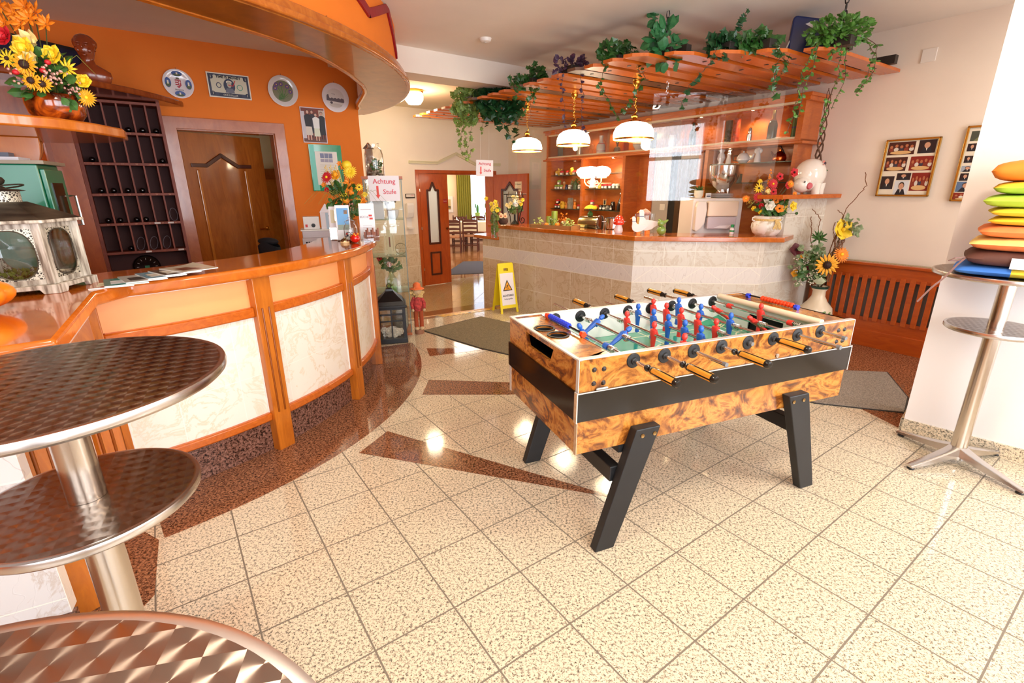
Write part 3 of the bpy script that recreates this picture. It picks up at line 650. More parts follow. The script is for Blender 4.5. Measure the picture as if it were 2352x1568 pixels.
# legs
def leg(xt0, xt1, xb0, xb1, y0, y1, zt_):
    b = MB(); b.add([(xb0, y0, 0), (xb1, y0, 0), (xt1, y0, zt_), (xt0, y0, zt_), (xb0, y1, 0), (xb1, y1, 0), (xt1, y1, zt_), (xt0, y1, zt_)], [(0, 1, 2, 3), (4, 7, 6, 5), (0, 4, 5, 1), (1, 5, 6, 2), (2, 6, 7, 3), (3, 7, 4, 0)]); return b
M_brass = mat('brass_screw', '#8a6a3c', .35, metal=.8)
for (a, b_, c_, d_, y0, y1, nm) in ((.250, .368, .085, .178, -.044, 0, 1), (1.095, 1.222, 1.293, 1.385, -.044, 0, 1), (.250, .368, .085, .178, WY, WY + .044, 0), (1.095, 1.222, 1.293, 1.385, WY, WY + .044, 0)):
    o = fp('leg', leg(a, b_, c_, d_, y0, y1, .545), M_legb, smooth=False, bevel=.004)
    for xx in (.25, .75):
        x = a + (b_ - a) * xx; y = y0 if nm else y1
        fp('screw', MB().at((x, y - .001 if nm else y + .001, .515), (pi / 2, 0, 0)).lathe([(0, -.001), (.003, .0), (.009, .002), (.009, -.002)], 12), M_brass, o)
fp('crossbar', MB().box(.165, .215, .0, WY, .30, .37), M_legb, smooth=False, bevel=.004)
fp('crossbar', MB().box(1.235, 1.285, .0, WY, .30, .37), M_legb, smooth=False, bevel=.004)
fp('leg_plate', MB().box(.20, .30, .002, WY - .002, .43, .467), M_legb, smooth=False)
fp('leg_plate', MB().box(1.19, 1.29, .002, WY - .002, .43, .467), M_legb, smooth=False)
# bolts, hinge
for x, z in ((.066, .816), (.109, .814), (.066, .760), (.109, .757), (1.402, .82), (1.443, .82), (1.402, .764), (1.443, .763)):
    fp('bolt', MB().at((x, -.001, z), (pi / 2, 0, 0)).lathe([(0, .006), (.006, .005), (.010, 0), (.0115, -.002)], 14), mat('dark_steel_bolt', '#55555a', .25, metal=1.0))
for x in (.10, 1.41): fp('hinge', MB().at((x, -.006, .737), (0, pi / 2, 0)).lathe([(0, -.028), (.004, -.026), (.006, -.02), (.006, .024), (0, .024)], 10), mat('zinc_hinge', '#a9a9a4', .3, metal=.9))
fp('lock_bolt', MB().at((1.02, -.002, .745), (pi / 2, 0, 0)).lathe([(0, .004), (.009, .003), (.010, 0)], 14), M_chrome)
# rods with players, springs, handles
def player(mb_, y, tilt, col, rod):
    b = MB().at((0, y, 0), (0, tilt, 0))
    b.lathe([(0, .030), (.010, .034), (.0125, .042), (.011, .053), (.006, .060), (0, .061)], 10, sy=1.0)          # head
    b.lathe([(.005, .024), (.007, .032)], 8)
    prof = [(.006, .027, .004), (.012, .022, .020), (.014, .012, .022), (.013, -.004, .020), (.011, -.018, .016), (.011, -.030, .014), (.009, -.050, .012), (.008, -.070, .011), (.010, -.085, .012), (.011, -.094, .012), (.005, -.097, .006)]
    P = [[(rx * cos(2 * pi * j / 12), ry * sin(2 * pi * j / 12), z) for j in range(12)] for rx, z, ry in prof]
    b.grid(P, 0, False, True); n = len(b.v); b.f += [tuple(range(n - 12, n))[::-1], tuple(range(n - 132, n - 120))]; b.mi += [0, 0]
    for s_ in (-1, 1): b.tube([(0, s_ * .019, .018), (.006, s_ * .021, .004), (.012, s_ * .012, -.008)], .0045, 6)
    return part(b, 'player', col, rod)
def handle(rod, y0, sgn):
    g = MB(); n = 8
    g.at((0, y0, 0), (-pi / 2 * sgn, 0, 0))
    g.lathe([(.008, -.045), (.013, -.040), (.014, -.032), (.0085, -.026), (.0085, -.018), (.013, -.012), (.015, 0)], 16)
    h = part(g, 'handle', mat('handle_black', '#15120f', .18), rod)
    part(MB().at((0, y0, 0), (-pi / 2 * sgn, 0, 0)).lathe([(.017, .12), (.0165, .130), (.012, .137), (0, .139)], 16), 'handle_end', mat('handle_black'), rod)
    P = [[(r * cos(2 * pi * j / 16), r * sin(2 * pi * j / 16), z) for j in range(16)] for r, z in ((.0135, 0), (.0165, .006), (.0172, .06), (.0165, .12))]
    q = MB().at((0, y0, 0), (-pi / 2 * sgn, 0, 0)); q.grid(P, 0, False, True)
    for i in range(len(q.f)): q.mi[i] = 1 if (i % 4) == 0 else 0
    part(q, 'grip', [mat('amber_grip', '#e6a23a', .15, metal=.25), mat('handle_black')], rod)
def spring(rod, y):
    pts = [(.0125 * cos(t_ * .9), y - .02 + .04 * t_ / 31, .0125 * sin(t_ * .9)) for t_ in range(32)]
    part(MB().tube(pts, .0022, 5), 'spring', M_steel, rod)
def bushing(rod, y, col): part(MB().at((0, y, 0), (pi / 2, 0, 0)).lathe([(.009, -.014), (.0145, -.014), (.0145, .014), (.009, .014)], 14), 'bushing', col, rod)
RODS = [  # team, tilt, men, springs, bushings, near end y, near handle, far end y, far handle
 ('b', -.5, [.388], [.63, .15], [.587, .19], -.125, 1, .80, 0), ('b', .95, [.53, .30], [.60, .262], [], -.145, 1, .98, 0), ('r', 0, [.475, .262, .06], [.53], [], -.175, 0, .88, 1),
 ('b', 0, [.588, .46, .345, .23, .125], [.65], [], -.107, 1, .90, 0), ('r', 0, [.655, .545, .43, .31, .19], [.15], [], -.022, 0, .885, 1), ('b', 0, [.625, .455, .25], [.21, .66], [], -.042, 1, .93, 0),
 ('r', -1.0, [.475, .235], [.52, .19], [], -.20, 0, .955, 1), ('r', 0, [.338], [.57, .12], [.545, .155], -.12, 0, .88, 1)]
for i, (tm, tilt, men, sprs, bus, ny_, nh, fy, fh) in enumerate(RODS):
    col = M_blue if tm == 'b' else M_redp; x = .24 + .1478 * i
    rod = fp('rod', MB().tube([(0, ny_, 0), (0, fy, 0)], .0078, 12), M_steel, loc=(x, 0, .83))
    for y, sg in ((-.001, 1), (WY + .001, -1), (WY - t - .003, 1)):
        part(MB().at((0, y, 0), (pi / 2 * sg, 0, 0)).lathe([(.008, .012), (.013, .011), (.015, .005), (.028, .004), (.031, .001), (.031, -.001)], 20), 'bearing_disc', M_rub, rod)
    part(MB().at((0, t + .003, 0), (-pi / 2, 0, 0)).lathe([(.008, .012), (.013, .011), (.015, .005), (.028, .004), (.031, .001)], 20), 'bearing_disc', M_rub, rod)
    for y in men: player(None, y, tilt + .05 * (random.random() - .5), col, rod)
    for y in sprs: spring(rod, y)
    for y in bus: bushing(rod, y, col)
    if nh: handle(rod, ny_, -1)
    else: part(MB().tube([(0, ny_ - .004, 0), (0, ny_ + .012, 0)], .0088, 12), 'end_cap', mat('grey_end_cap', '#6f7072', .4), rod)
    if fh: handle(rod, fy, 1)
# score counters
def counter(x, y0, y1, z, bead, ends, nb, off):
    r_ = fp('score_counter', MB().tube([(x, y0, z), (x, y1, z)], .0045, 8), M_rub)
    for yy in (y0, y1): part(MB().at((x, yy, z - .004), (pi / 2, 0, 0)).lathe([(.0, -.010), (.014, -.010), (.014, .010), (0, .010)], 6), 'end_block', ends, r_)
    for q in range(nb):
        y = off + q * .0205
        part(MB().at((x, y, z), (pi / 2, 0, 0)).lathe([(.005, -.0095), (.011, -.0095), (.0145, -.002), (.0145, .003), (.011, .0095), (.005, .0095)], 8), 'score_bead', bead, r_)
counter(.165, .265, .612, .875, M_blueb, M_orb, 10, .395)
counter(1.437, .262, .575, .875, M_orb, M_blueb, 10, .290)
# ---------------------------------------------------------------- steel standing tables
def swirl(name, r0='#9c8f85'):
    """engine-turned steel: overlapping swirls give each disc its own brushing direction"""
    k = NT(name); k.set(0.22, 1.0)
    k.b.inputs['Base Color'].default_value = srgb(r0)
    vo = k.n('TexVoronoi', feature='F1', i_Scale=1.0, i_Randomness=0.0); mp = k.co((29, 29, 0)); k.l(mp, vo.inputs['Vector'])
    sep = k.n('VectorMath', operation='SUBTRACT'); k.l(mp, sep.inputs[0]); k.l(vo.outputs['Position'], sep.inputs[1])
    k.b.inputs['Anisotropic'].default_value = 0.9
    g = k.n('SeparateXYZ'); k.l(sep.outputs[0], g.inputs[0])
    tg = k.n('CombineXYZ'); k.l(k.math('MULTIPLY', g.outputs[1], -1.0), tg.inputs[0]); k.l(g.outputs[0], tg.inputs[1])
    nm = k.n('VectorMath', operation='NORMALIZE'); k.l(tg.outputs[0], nm.inputs[0])
    vt = k.n('VectorTransform', vector_type='VECTOR', convert_from='OBJECT', convert_to='WORLD'); k.l(nm.outputs[0], vt.inputs[0]); k.l(vt.outputs[0], k.b.inputs['Tangent'])
    # slight dish of every swirl
    d = k.math('MULTIPLY', vo.outputs['Distance'], 1.0); k.bump(d, 0.10, 0.01)
    return k.m
M_swirl = swirl('swirled_steel')
M_alrim = mat('brushed_aluminium_rim', '#d2cfcd', 0.22, metal=1.0)
M_pole = mat('brushed_aluminium_pole', '#cfc8c0', 0.2, metal=1.0)
def bistro(label, x, y, H_=1.09, zm=.80, R=.325, rm=.222, rp=.038, rot=0.3, feet=True):
    t_ = thing('standing_table', label, 'table', (x, y, 0), rot)
    def top(name, z, r):
        p = part(MB().lathe([(0, z - .022), (r - .006, z - .024), (r, z - .018), (r + .001, z - .008), (r - .001, z - .001), (r - .006, z), (r - .012, z - .0005)], 96), name, M_alrim, t_)
        part(MB().lathe([(0, z - .0005), (r - .0115, z - .0005), (r - .0115, z - .004)], 96), 'steel_surface', M_swirl, p); return p
    top('table_top', H_, R); top('lower_shelf', zm, rm)
    part(MB().lathe([(rp, .09), (rp, zm - .022)], 40), 'pole', M_pole, t_)
    part(MB().lathe([(rp - .002, zm), (rp - .002, H_ - .02)], 40), 'pole', M_pole, t_)
    part(MB().lathe([(rp + .003, .10), (rp + .006, .06), (rp + .004, .03), (0, .03)], 32), 'collar', M_alrim, t_)
    for i in range(4):
        a = pi / 2 * i; b = MB(); n = 8; P = []
        for j in range(n + 1):
            q = j / n; rr = .025 + .30 * q; zt_ = .105 - .075 * q ** .8; w = .034 - .014 * q; zb = zt_ - (.055 - .035 * q)
            P.append([(rr, -w, zb + .006), (rr, -w * .85, zt_ - .006), (rr, -w * .4, zt_), (rr, w * .4, zt_), (rr, w * .85, zt_ - .006), (rr, w, zb + .006)])
        b.at((0, 0, 0), (0, 0, a)); b.grid(P, 0, False, True); b.f += [tuple(len(b.v) - 6 + q for q in range(6))]; b.mi += [0]
        lg = part(b, 'leg', M_alrim, t_)
        part(MB().at((.305 * cos(a), .305 * sin(a), 0)).lathe([(0, .0), (.016, .001), (.018, .006), (.014, .012), (0, .014)], 16), 'rubber_foot', M_rub, lg)
    return t_
bistro('tall steel standing table with swirled top and lower shelf in front of the reception', -.985, .960, rot=.5)
bistro('steel standing table cut off at the bottom edge, nearest the camera', -.36, .02, 1.105, .80, .333, .222, rot=.2)
bistro('steel standing table beside the white pillar carrying a pile of cushions', 2.47, 2.37, 1.062, .785, .305, .203, rp=.036, rot=radians(-77))
# ---------------------------------------------------------------- doors
W_case = wood('door_casing', '#a4552c', '#bd6c3c', 0.25, (2, 2, 1))
W_leaf = wood('door_leaf', '#8a4410', '#a95c1c', 0.25, (3, 3, .6), 1.5)
W_door2 = wood('double_door_wood', '#a4400c', '#bd5418', 0.28, (3, 3, .8), 1.0)
W_dkm = mat('dark_moulding', '#4a1d0c', 0.35)
M_brassp = mat('polished_brass', '#d9a445', 0.2, metal=1.0)
def framed(name, fr, s0, s1, z0, z1, w, d0, d1, m, parent=None):
    mb = MB(); mb.prism([(s0, z0), (s0 + w, z0), (s0 + w, z1 - w), (s0, z1)], d0, d1, axis='y').prism([(s1, z0), (s1, z1), (s1 - w, z1 - w), (s1 - w, z0)], d0, d1, axis='y').prism([(s0, z1), (s0 + w, z1 - w), (s1 - w, z1 - w), (s1, z1)], d0, d1, axis='y')
    return struct(name, mb, m, (fr.x, fr.y, 0), fr.a, smooth=False, bevel=.003)
framed('trim_8', OW, -.002, 1.028, 0, 2.108, .10, -.03, 0.02, W_case)
struct('trim_9', MB().box(.088, .10, 0, .16, 0, 2.008).box(.918, .93, 0, .16, 0, 2.008).box(.088, .93, 0, .16, 2.0, 2.012), W_case, (OW.x, OW.y, 0), OW.a, smooth=False)
def gable(mb, pts, w, y0, y1, m=0):
    """bar of width w along pts (x, z)"""
    for (x0, z0), (x1, z1) in zip(pts, pts[1:]):
        ln = hypot(x1 - x0, z1 - z0); nx_, nz_ = -(z1 - z0) / ln * w / 2, (x1 - x0) / ln * w / 2; ex_ = (x1 - x0) / ln * w * .3; ez_ = (z1 - z0) / ln * w * .3
        mb.prism([(x0 - ex_ + nx_, z0 - ez_ + nz_), (x1 + ex_ + nx_, z1 + ez_ + nz_), (x1 + ex_ - nx_, z1 + ez_ - nz_), (x0 - ex_ - nx_, z0 - ez_ - nz_)], y0, y1, m, 'y')
    return mb
def lever(parent, x, z, y=-.02, left=True):
    b = MB().at((x, y, z), (pi / 2, 0, 0)); b.lathe([(0, .014), (.012, .013), (.022, .006), (.024, 0)], 20)
    b.at(); sg = -1 if left else 1; b.tube([(x, y - .012, z), (x, y - .04, z), (x + sg * .02, y - .048, z), (x + sg * .11, y - .046, z)], .0075, 10)
    return part(b, 'handle', M_brassp, parent)
d1 = tag(MB().box(0, .80, -.02, .02, 0.005, 1.995).build('door_1', W_leaf, None, OW.p(.105, -.13, 0), OW.a + radians(19.5), smooth=False), kind='structure')
part(gable(MB(), [(.07, 1.70), (.20, 1.70), (.355, 1.80), (.51, 1.70), (.64, 1.70)], .035, -.038, -.02), 'pediment_moulding', W_dkm, d1, smooth=False, bevel=.004)
for x in (.115, .585): part(MB().box(x - .014, x + .014, -.032, -.02, .12, 1.66), 'vertical_bead', wood('bead_wood', '#a9601f', '#c4772e', .15, (3, 3, 1)), d1, smooth=False, bevel=.006)
lever(d1, .735, 1.06)
# far door and wall of the small office
d2 = tag(MB().box(1.0, 1.62, 1.86, 1.90, 0, 1.74).build('door_2', W_leaf, None, (OW.x, OW.y, 0), OW.a, smooth=False), kind='structure')
part(MB().box(1.13, 1.5, 1.85, 1.862, .2, 1.6), 'panel', wood('bead_wood'  , '', ''), d2, smooth=False)
part(MB().box(1.075, 1.09, 1.85, 1.86, 1.28, 1.36), 'hinge', M_brassp, d2)
part(MB().box(1.075, 1.09, 1.85, 1.86, .40, .48), 'hinge', M_brassp, d2)
# double door in the far wall
framed('trim_10', DW, .035, 1.66, LO, 1.765, .055, -.022, .02, W_door2)
struct('trim_11', MB().box(.085, .10, 0, .27, LO, 1.71).box(1.60, 1.66, 0, .27, LO, 1.71).box(.085, 1.61, 0, .27, 1.695, 1.712), W_door2, (DW.x, DW.y, 0), DW.a, smooth=False)
WIN = lambda c, w, z0, z1: [(c - w, z0), (c + w, z0), (c + w, z1 - .12), (c + w * .55, z1 - .12), (c, z1), (c - w * .55, z1 - .12), (c - w, z1 - .12)]
def leaf2(name, w, loc, rot, win_c, win_w, glassm, z1=1.70):
    H0 = LO + .01; W_ = WIN(win_c, win_w, .56, 1.56); hole = W_
    mb = MB(); y0, y1 = -.02, .02
    # frame around the pointed window: quads between outline and border
    mb.box(0, win_c - win_w, y0, y1, H0, z1).box(win_c + win_w, w, y0, y1, H0, z1).box(win_c - win_w, win_c + win_w, y0, y1, H0, .56)
    mb.prism([(win_c - win_w, 1.44), (win_c - win_w * .55, 1.44), (win_c, 1.56), (win_c, z1), (win_c - win_w, z1)], y0, y1, 0, 'y')
    mb.prism([(win_c + win_w, 1.44), (win_c + win_w * .55, 1.44), (win_c, 1.56), (win_c, z1), (win_c + win_w, z1)], y0, y1, 0, 'y')
    o = tag(mb.build(name, W_door2, None, loc, rot, smooth=False), kind='structure')
    part(MB().prism(W_, -.004, .004, 0, 'y'), 'frosted_pane', glassm, o, smooth=False)
    part(gable(MB(), W_ + [W_[0]], .034, -.034, -.018), 'window_moulding', W_dkm, o, smooth=False, bevel=.003)
    q = [(win_c - win_w * .9, .02), (win_c + win_w * .95, .02), (win_c + win_w * .95, .40), (win_c - win_w * .9, .40)]
    part(gable(MB(), q + [q[0]], .03, -.032, -.018), 'panel_moulding', W_dkm, o, smooth=False, bevel=.003)
    return o
M_frost = mat('frosted_glass_lit', '#eef6f0', 0.35, trans=0.0, emit=('#eaf7ee', 0.55))
k = NT('frosted_glass'); k.set(.5); k.b.inputs['Base Color'].default_value = (.9, .97, .93, 1); k.b.inputs['Transmission Weight'].default_value = .75; M_frost = k.m
M_frost2 = mat('frosted_glass_grey', '#b9b7a4', 0.3)
d3 = leaf2('door_3', .53, DW.p(.095, .0, 0), DW.a, .235, .10, M_frost)
part(MB().at((.485, -.022, .80), (pi / 2, 0, 0)).lathe([(0, .03), (.016, .026), (.022, .014), (.012, .004), (.018, 0)], 16), 'knob', mat('dark_bronze', '#6a3a1c', .3, metal=.7), d3)
st_ = part(MB().box(.435, .505, -.0215, -.020, 1.225, 1.295), 'red_sticker', mat('red_sticker', '#a3262c', .4), d3, smooth=False)
text('Raucher', .020, mat('sticker_white', '#f0dcd8', .5), d3, (.47, -.023, 1.26), (pi / 2, .0, 0))
for z in (.10, .80, 1.42): part(MB().box(-.012, .004, -.026, -.018, z, z + .045), 'hinge', M_chrome, d3)
hx, hy, _ = DW.p(1.62, .02, 0)
d4 = leaf2('door_4', 1.0, (hx, hy, 0), radians(-54), .50, .24, M_frost2)
sg = part(MB().box(.655, .845, -.024, -.020, 1.415, 1.575), 'notice', mat('paper_cream', '#efe3c2', .7), d4, smooth=False)
text('>>>Garten<', .034, mat('print_grey', '#4c5148', .6), d4, (.75, -.0255, 1.53), (pi / 2, 0, 0))
text('>>>Toilette', .034, mat('print_grey'), d4, (.75, -.0255, 1.455), (pi / 2, 0, 0))
# cream pediment moulding above the double door
M_cream = mat('cream_moulding', '#ddd5b4', 0.6)
pd = [(-.06, 1.875), (.45, 1.872), (.824, 2.025), (1.205, 1.868), (1.74, 1.868)]
struct('trim_12', gable(gable(MB(), pd, .03, -.035, 0), [(x, z + .022) for x, z in pd], .014, -.05, 0), M_cream, (DW.x, DW.y, 0), DW.a, smooth=False)
# ---------------------------------------------------------------- key cabinet with pigeonholes
W_pg = wood('pigeonhole_wood', '#6e2a14', '#8a3c20', 0.55, (3, 3, 1), coat=0)
M_cell = mat('pigeonhole_back', '#4a2420', 0.75)
pg = thing('key_pigeonhole_cabinet', 'dark wooden key cabinet with rows of pigeonholes on the orange wall', 'cabinet', OW.p(0, 0, 0), OW.a)
ZR = [2.17, 1.93, 1.685, 1.437, 1.19, .945]; XC = [-.60 + .0967 * i for i in range(7)]
part(MB().box(-.62, -.008, -.012, -.002, .70, 2.19), 'back_panel', M_cell, pg, smooth=False)
for x in (-.622, -.020): part(MB().box(x - .012, x + .012, -.20, -.002, .66, 2.19), 'side_panel', W_pg, pg, smooth=False)
for z in ZR:
    sh_ = part(MB().box(-.61, -.03, -.195, -.012, z - .011, z + .011), 'row_board', W_pg, pg, smooth=False, bevel=.002)
for r in range(5):
    for x in XC[1:-1]: part(MB().box(x - .006, x + .006, -.19, -.012, ZR[r + 1] + .011, ZR[r] - .011), 'divider', W_pg, pg, smooth=False)
M_num = mat('number_gold', '#c98a62', .5)
nums = {1: range(9, 15), 2: range(15, 21), 3: range(21, 27), 4: range(27, 33)}
for r, rr in nums.items():
    for i, n_ in enumerate(rr): text(str(n_), .017, M_num, pg, ((XC[i] + XC[i + 1]) / 2, -.1965, ZR[r]), (pi / 2, 0, 0), 'number')
for x, z in ((-.105, ZR[4]), (-.205, ZR[4]), (-.315, ZR[5]), (-.07, ZR[5])): part(MB().box(x - .022, x + .022, -.1975, -.195, z - .007, z + .007), 'paper_label', mat('label_paper', '#d8cfc8', .7), pg, smooth=False)
part(MB().box(-.785, -.634, -.30, -.002, 0, 2.19).box(-.785, -.775, -.75, -.30, 0, 2.19), 'tall_side_board', wood('tall_board', '#a04a16', '#b85e22', .3, (3, 3, 1)), pg, smooth=False)
part(MB().box(-.61, -.03, -.19, -.012, .60, .70), 'lower_board', W_pg, pg, smooth=False)
M_key = mat('black_gloss_ball', '#0a0a0c', .08, spec=.8)
balls = [(0, 1, 3), (0, 1, 4), (0, 1, 5), (1, 2, 0), (1, 2, 5), (2, 3, 0.1), (2, 3, .95), (2, 3, 1.95), (2, 3, 3.0), (3, 4, .05), (3, 4, .9), (3, 4, 2.1), (3, 4, 2.8), (4, 5, 1.2)]
rown = ['top', 'second', 'third', 'fourth', 'bottom']; coln = ['first', 'second', 'third', 'fourth', 'fifth', 'sixth']
for r, rb, cidx in balls:
    x = XC[0] + (cidx + .5) * .0967
    p = thing('room_key_fob', 'glossy black ball key fob in the %s column of the %s row of pigeonholes' % (coln[min(5, max(0, round(cidx)))], rown[r]), 'key fob', OW.p(x, .15, ZR[rb] + .011 + .0225), OW.a, 'key fobs in the pigeonholes')
    part(MB().ball((0, 0, 0), .0225, 0, 16, k=10), 'ball', M_key, p)
    part(MB().tube([(0, .02, 0), (.004, .04, -.012), (.01, .06, -.019)], .0025, 6), 'cord_end', mat('cord_dark', '#2a2020', .6), p)
M_strap = mat('grey_strap', '#8e8690', .5)
for i, (col, rb, lb) in enumerate(((5, 4, 'grey loop of strap standing in the last pigeonhole of the fourth row'), (2, 5, 'grey folded strap in the third pigeonhole of the bottom row'), (3, 5, 'grey folded strap in the fourth pigeonhole of the bottom row'), (4, 5, 'grey folded strap in the fifth pigeonhole of the bottom row'))):
    x = XC[0] + (col + .5) * .0967; P = []
    for j in range(17):
        a = 2 * pi * j / 16; px, pz = .030 * sin(a), .058 - .058 * cos(a)
        if i: px += .02 * (pz / .116 - .5)
        P.append([(px, -.012, pz), (px, .012, pz)])
    o = MB().grid(P).build('strap_loop', M_strap, None, OW.p(x, .14, ZR[rb] + .011), OW.a)
    sm = o.modifiers.new('thick', 'SOLIDIFY'); sm.thickness = .002; tag(o, lb, 'strap', 'strap loops in the pigeonholes')
ck = thing('wall_clock', 'round dark wall clock half hidden behind the counter magazines', 'clock', OW.p(-.35, .03, .795), OW.a)
part(MB().at((0, -.0, 0), (pi / 2, 0, 0)).lathe([(0, .02), (.085, .02), (.095, .024), (.105, .012), (.105, 0), (0, 0)], 32), 'case', mat('clock_dark', '#1c1210', .2), ck)
for i in range(12): part(MB().at((0, -.0225, 0), (0, radians(30 * i), 0)).box(-.0015, .0015, 0, .002, .062, .078), 'hour_mark', mat('clock_white', '#cfc8c0', .5), ck, smooth=False)
part(MB().box(-.018, .018, -.0245, -.021, -.02, .01), 'dial_logo', mat('clock_green', '#2a7a50', .5), ck, smooth=False)
# bust shelf on the orange wall
W_sh = wood('rounded_shelf_wood', '#7c3310', '#9a4818', .22, (3, 3, 1), coat=.5)
us = thing('upper_corner_shelf', 'dark rounded wooden shelf high on the orange wall above the pigeonholes', 'shelf', OW.p(0, 0, 0), OW.a)
pts = [(.19, -.005), (.18, -.06), (.10, -.19), (-.04, -.39), (-.20, -.57), (-.44, -.78), (-.70, -.93), (-.98, -1.0), (-.98, -.005)]
part(MB().prism(pts, 2.19, 2.235), 'board', W_sh, us, bevel=.01)
part(MB().box(-.97, -.66, -.70, -.01, 1.95, 2.19), 'bracket_board', W_sh, us, smooth=False)
# flower shelf with quarter round brackets
fs = thing('rounded_flower_shelf', 'thick rounded orange wood shelf carrying the flower bowl at the upper left', 'shelf', (0, 0, 0))
pts = [(-2.35, 1.70), (-2.14, 1.95), (-2.00, 2.08), (-1.92, 2.22), (-1.905, 2.41), (-1.94, 2.63), (-2.02, 2.76), (-2.20, 2.87), (-2.40, 2.885), (-2.9, 2.75), (-2.9, 2.0)]
W_fs = wood('flower_shelf_wood', '#b35a16', '#cc7222', .2, (3, 3, 1), coat=.5)
part(MB().prism(pts, 1.722, 1.768), 'board', W_fs, fs, bevel=.008)
def quarter(r, n=14): return [(0, 0)] + [(r * cos(a), -r * sin(a)) for a in [pi / 2 * i / n for i in range(n + 1)]]
part(MB().prism(quarter(.34), 0, .03, 0, 'y'), 'quarter_bracket', W_fs, fs, loc=(-2.56, 2.33, 1.722), rot=radians(40), bevel=.004)
part(MB().prism(quarter(.16), 0, .03, 0, 'y'), 'quarter_bracket', W_fs, fs, loc=(-2.62, 2.68, 1.722), rot=radians(38), bevel=.004)
part(MB().box(-.75, -.0, 0, .03, -.72, 0), 'back_board', W_fs, fs, loc=(-2.56, 2.75, 1.722), rot=radians(38), smooth=False)
part(MB().box(-.05, 0, 0, .9, -1.722, 0), 'side_board', W_fs, fs, loc=(-2.85, 2.2, 1.722), rot=radians(30), smooth=False)
# ---------------------------------------------------------------- radiator cover on the right wall
W_rad = wood('radiator_wood', '#a3400a', '#bd5614', 0.3, (1, 1, 5))
rd = thing('radiator_cover', 'orange wood radiator cover with vertical slats below the photo frames', 'radiator cover', RW.p(0, 0, 0), RW.a)
R0, R1 = -.38, 1.60
part(MB().box(R0, R1, -.125, -.10, .0, .16), 'plinth', W_rad, rd, smooth=False, bevel=.004)
part(MB().box(R0, R1, -.115, -.095, .16, .28), 'lower_rail', W_rad, rd, smooth=False)
part(MB().box(R0, R1, -.115, -.095, .645, .765), 'upper_rail', W_rad, rd, smooth=False)
part(MB().box(R0 - .005, R1, -.14, -.01, .765, .79), 'top_board', W_rad, rd, smooth=False, bevel=.005)
part(MB().box(R0, R1 - .02, -.085, -.012, .79, .793), 'top_grille', mat('grille_beige', '#a89878', .5, noise=.5, scale=150), rd, smooth=False)
for x in (R0, R1 - .12): part(MB().box(x, x + .13, -.115, -.095, .28, .645), 'stile', W_rad, rd, smooth=False)
part(MB().box(R0, R0 + .02, -.115, -.01, 0, .765), 'side_board', W_rad, rd, smooth=False)
part(MB().box(R0 + .05, R1 - .05, -.04, -.015, .10, .70), 'radiator', mat('radiator_grey', '#8c8684', .4), rd, smooth=False)
x = R0 + .155
while x < R1 - .14:
    part(MB().box(x, x + .042, -.128, -.108, .25, .675), 'slat', W_rad, rd, smooth=False, bevel=.003); x += .0735
# ---------------------------------------------------------------- pictures and plates on the walls
def flat(mb_pts, m, parent, d, name='picture_detail'):
    """thin printed shape: polygon in (x, z) at depth d in front of the backing"""
    return part(MB().prism(mb_pts, -d, -d + .0006, 0, 'y'), name, m, parent, smooth=False)
def rect(x0, z0, x1, z1): return [(x0, z0), (x1, z0), (x1, z1), (x0, z1)]
def oval(cx, cz, rx, rz, n=20): return [(cx + rx * cos(2 * pi * i / n), cz + rz * sin(2 * pi * i / n)) for i in range(n)]
def P_(c): return mat('print_' + c.strip('#'), c, .45)
def person(par, x, z, h, coat_, skirt, head, d=.012, hair='#3a2a20'):
    flat([(x - h * .11, z + h * .45), (x + h * .11, z + h * .45), (x + h * .13, z + h * .80), (x + h * .04, z + h * .86), (x - h * .04, z + h * .86), (x - h * .13, z + h * .80)], P_(coat_), par, d + .0008)
    flat([(x - h * .12, z + h * .16), (x + h * .12, z + h * .16), (x + h * .10, z + h * .46), (x - h * .10, z + h * .46)], P_(skirt), par, d + .0007)
    for s_ in (-.05, .05): flat(rect(x + h * s_ - h * .02, z, x + h * s_ + h * .02, z + h * .17), P_(head if skirt != coat_ else coat_), par, d + .0006)
    flat(oval(x, z + h * .945, h * .055, h * .065, 14), P_(hair), par, d + .0008); flat(oval(x, z + h * .93, h * .045, h * .055, 14), P_(head), par, d + .0012)
def wallplate(name, label, s, z, r, col, fr=OW):
    p = thing(name, label, 'plate', fr.p(s, .004, z), fr.a, None)
    part(MB().at((0, 0, 0), (pi / 2, 0, 0)).lathe([(0, .006), (r * .62, .006), (r * .72, .010), (r * .97, .022), (r, .021), (r * .98, .016), (r * .7, .002), (0, 0)], 48), 'dish', mat(col[0], col[1], .12, coat=.5), p)
    part(MB().tube([(0, -.002, r * .95), (0, -.004, r * 1.12)], .0015, 5), 'hanger', mat('wire_dark', '#3a3028', .5), p)
    return p
p = wallplate('souvenir_plate', 'white wall plate with a coat of arms and four blue oval views', .18, 2.382, .118, ('china_white', '#e9e2e4'))
flat([(-.022, .035), (.022, .035), (.022, -.012), (0, -.036), (-.022, -.012)], P_('#b02a3a'), p, .0085)
for i in range(3): flat(rect(-.021, .018 - i * .018, 0, .024 - i * .018), P_('#f2f0ee'), p, .0095)
flat(rect(.008, -.012, .012, .028), P_('#f2f0ee'), p, .0095); flat(rect(.003, .010, .018, .014), P_('#f2f0ee'), p, .0095)
flat([(-.014, .037), (.014, .037), (.010, .052), (-.010, .052)], P_('#6a5a40'), p, .0085)
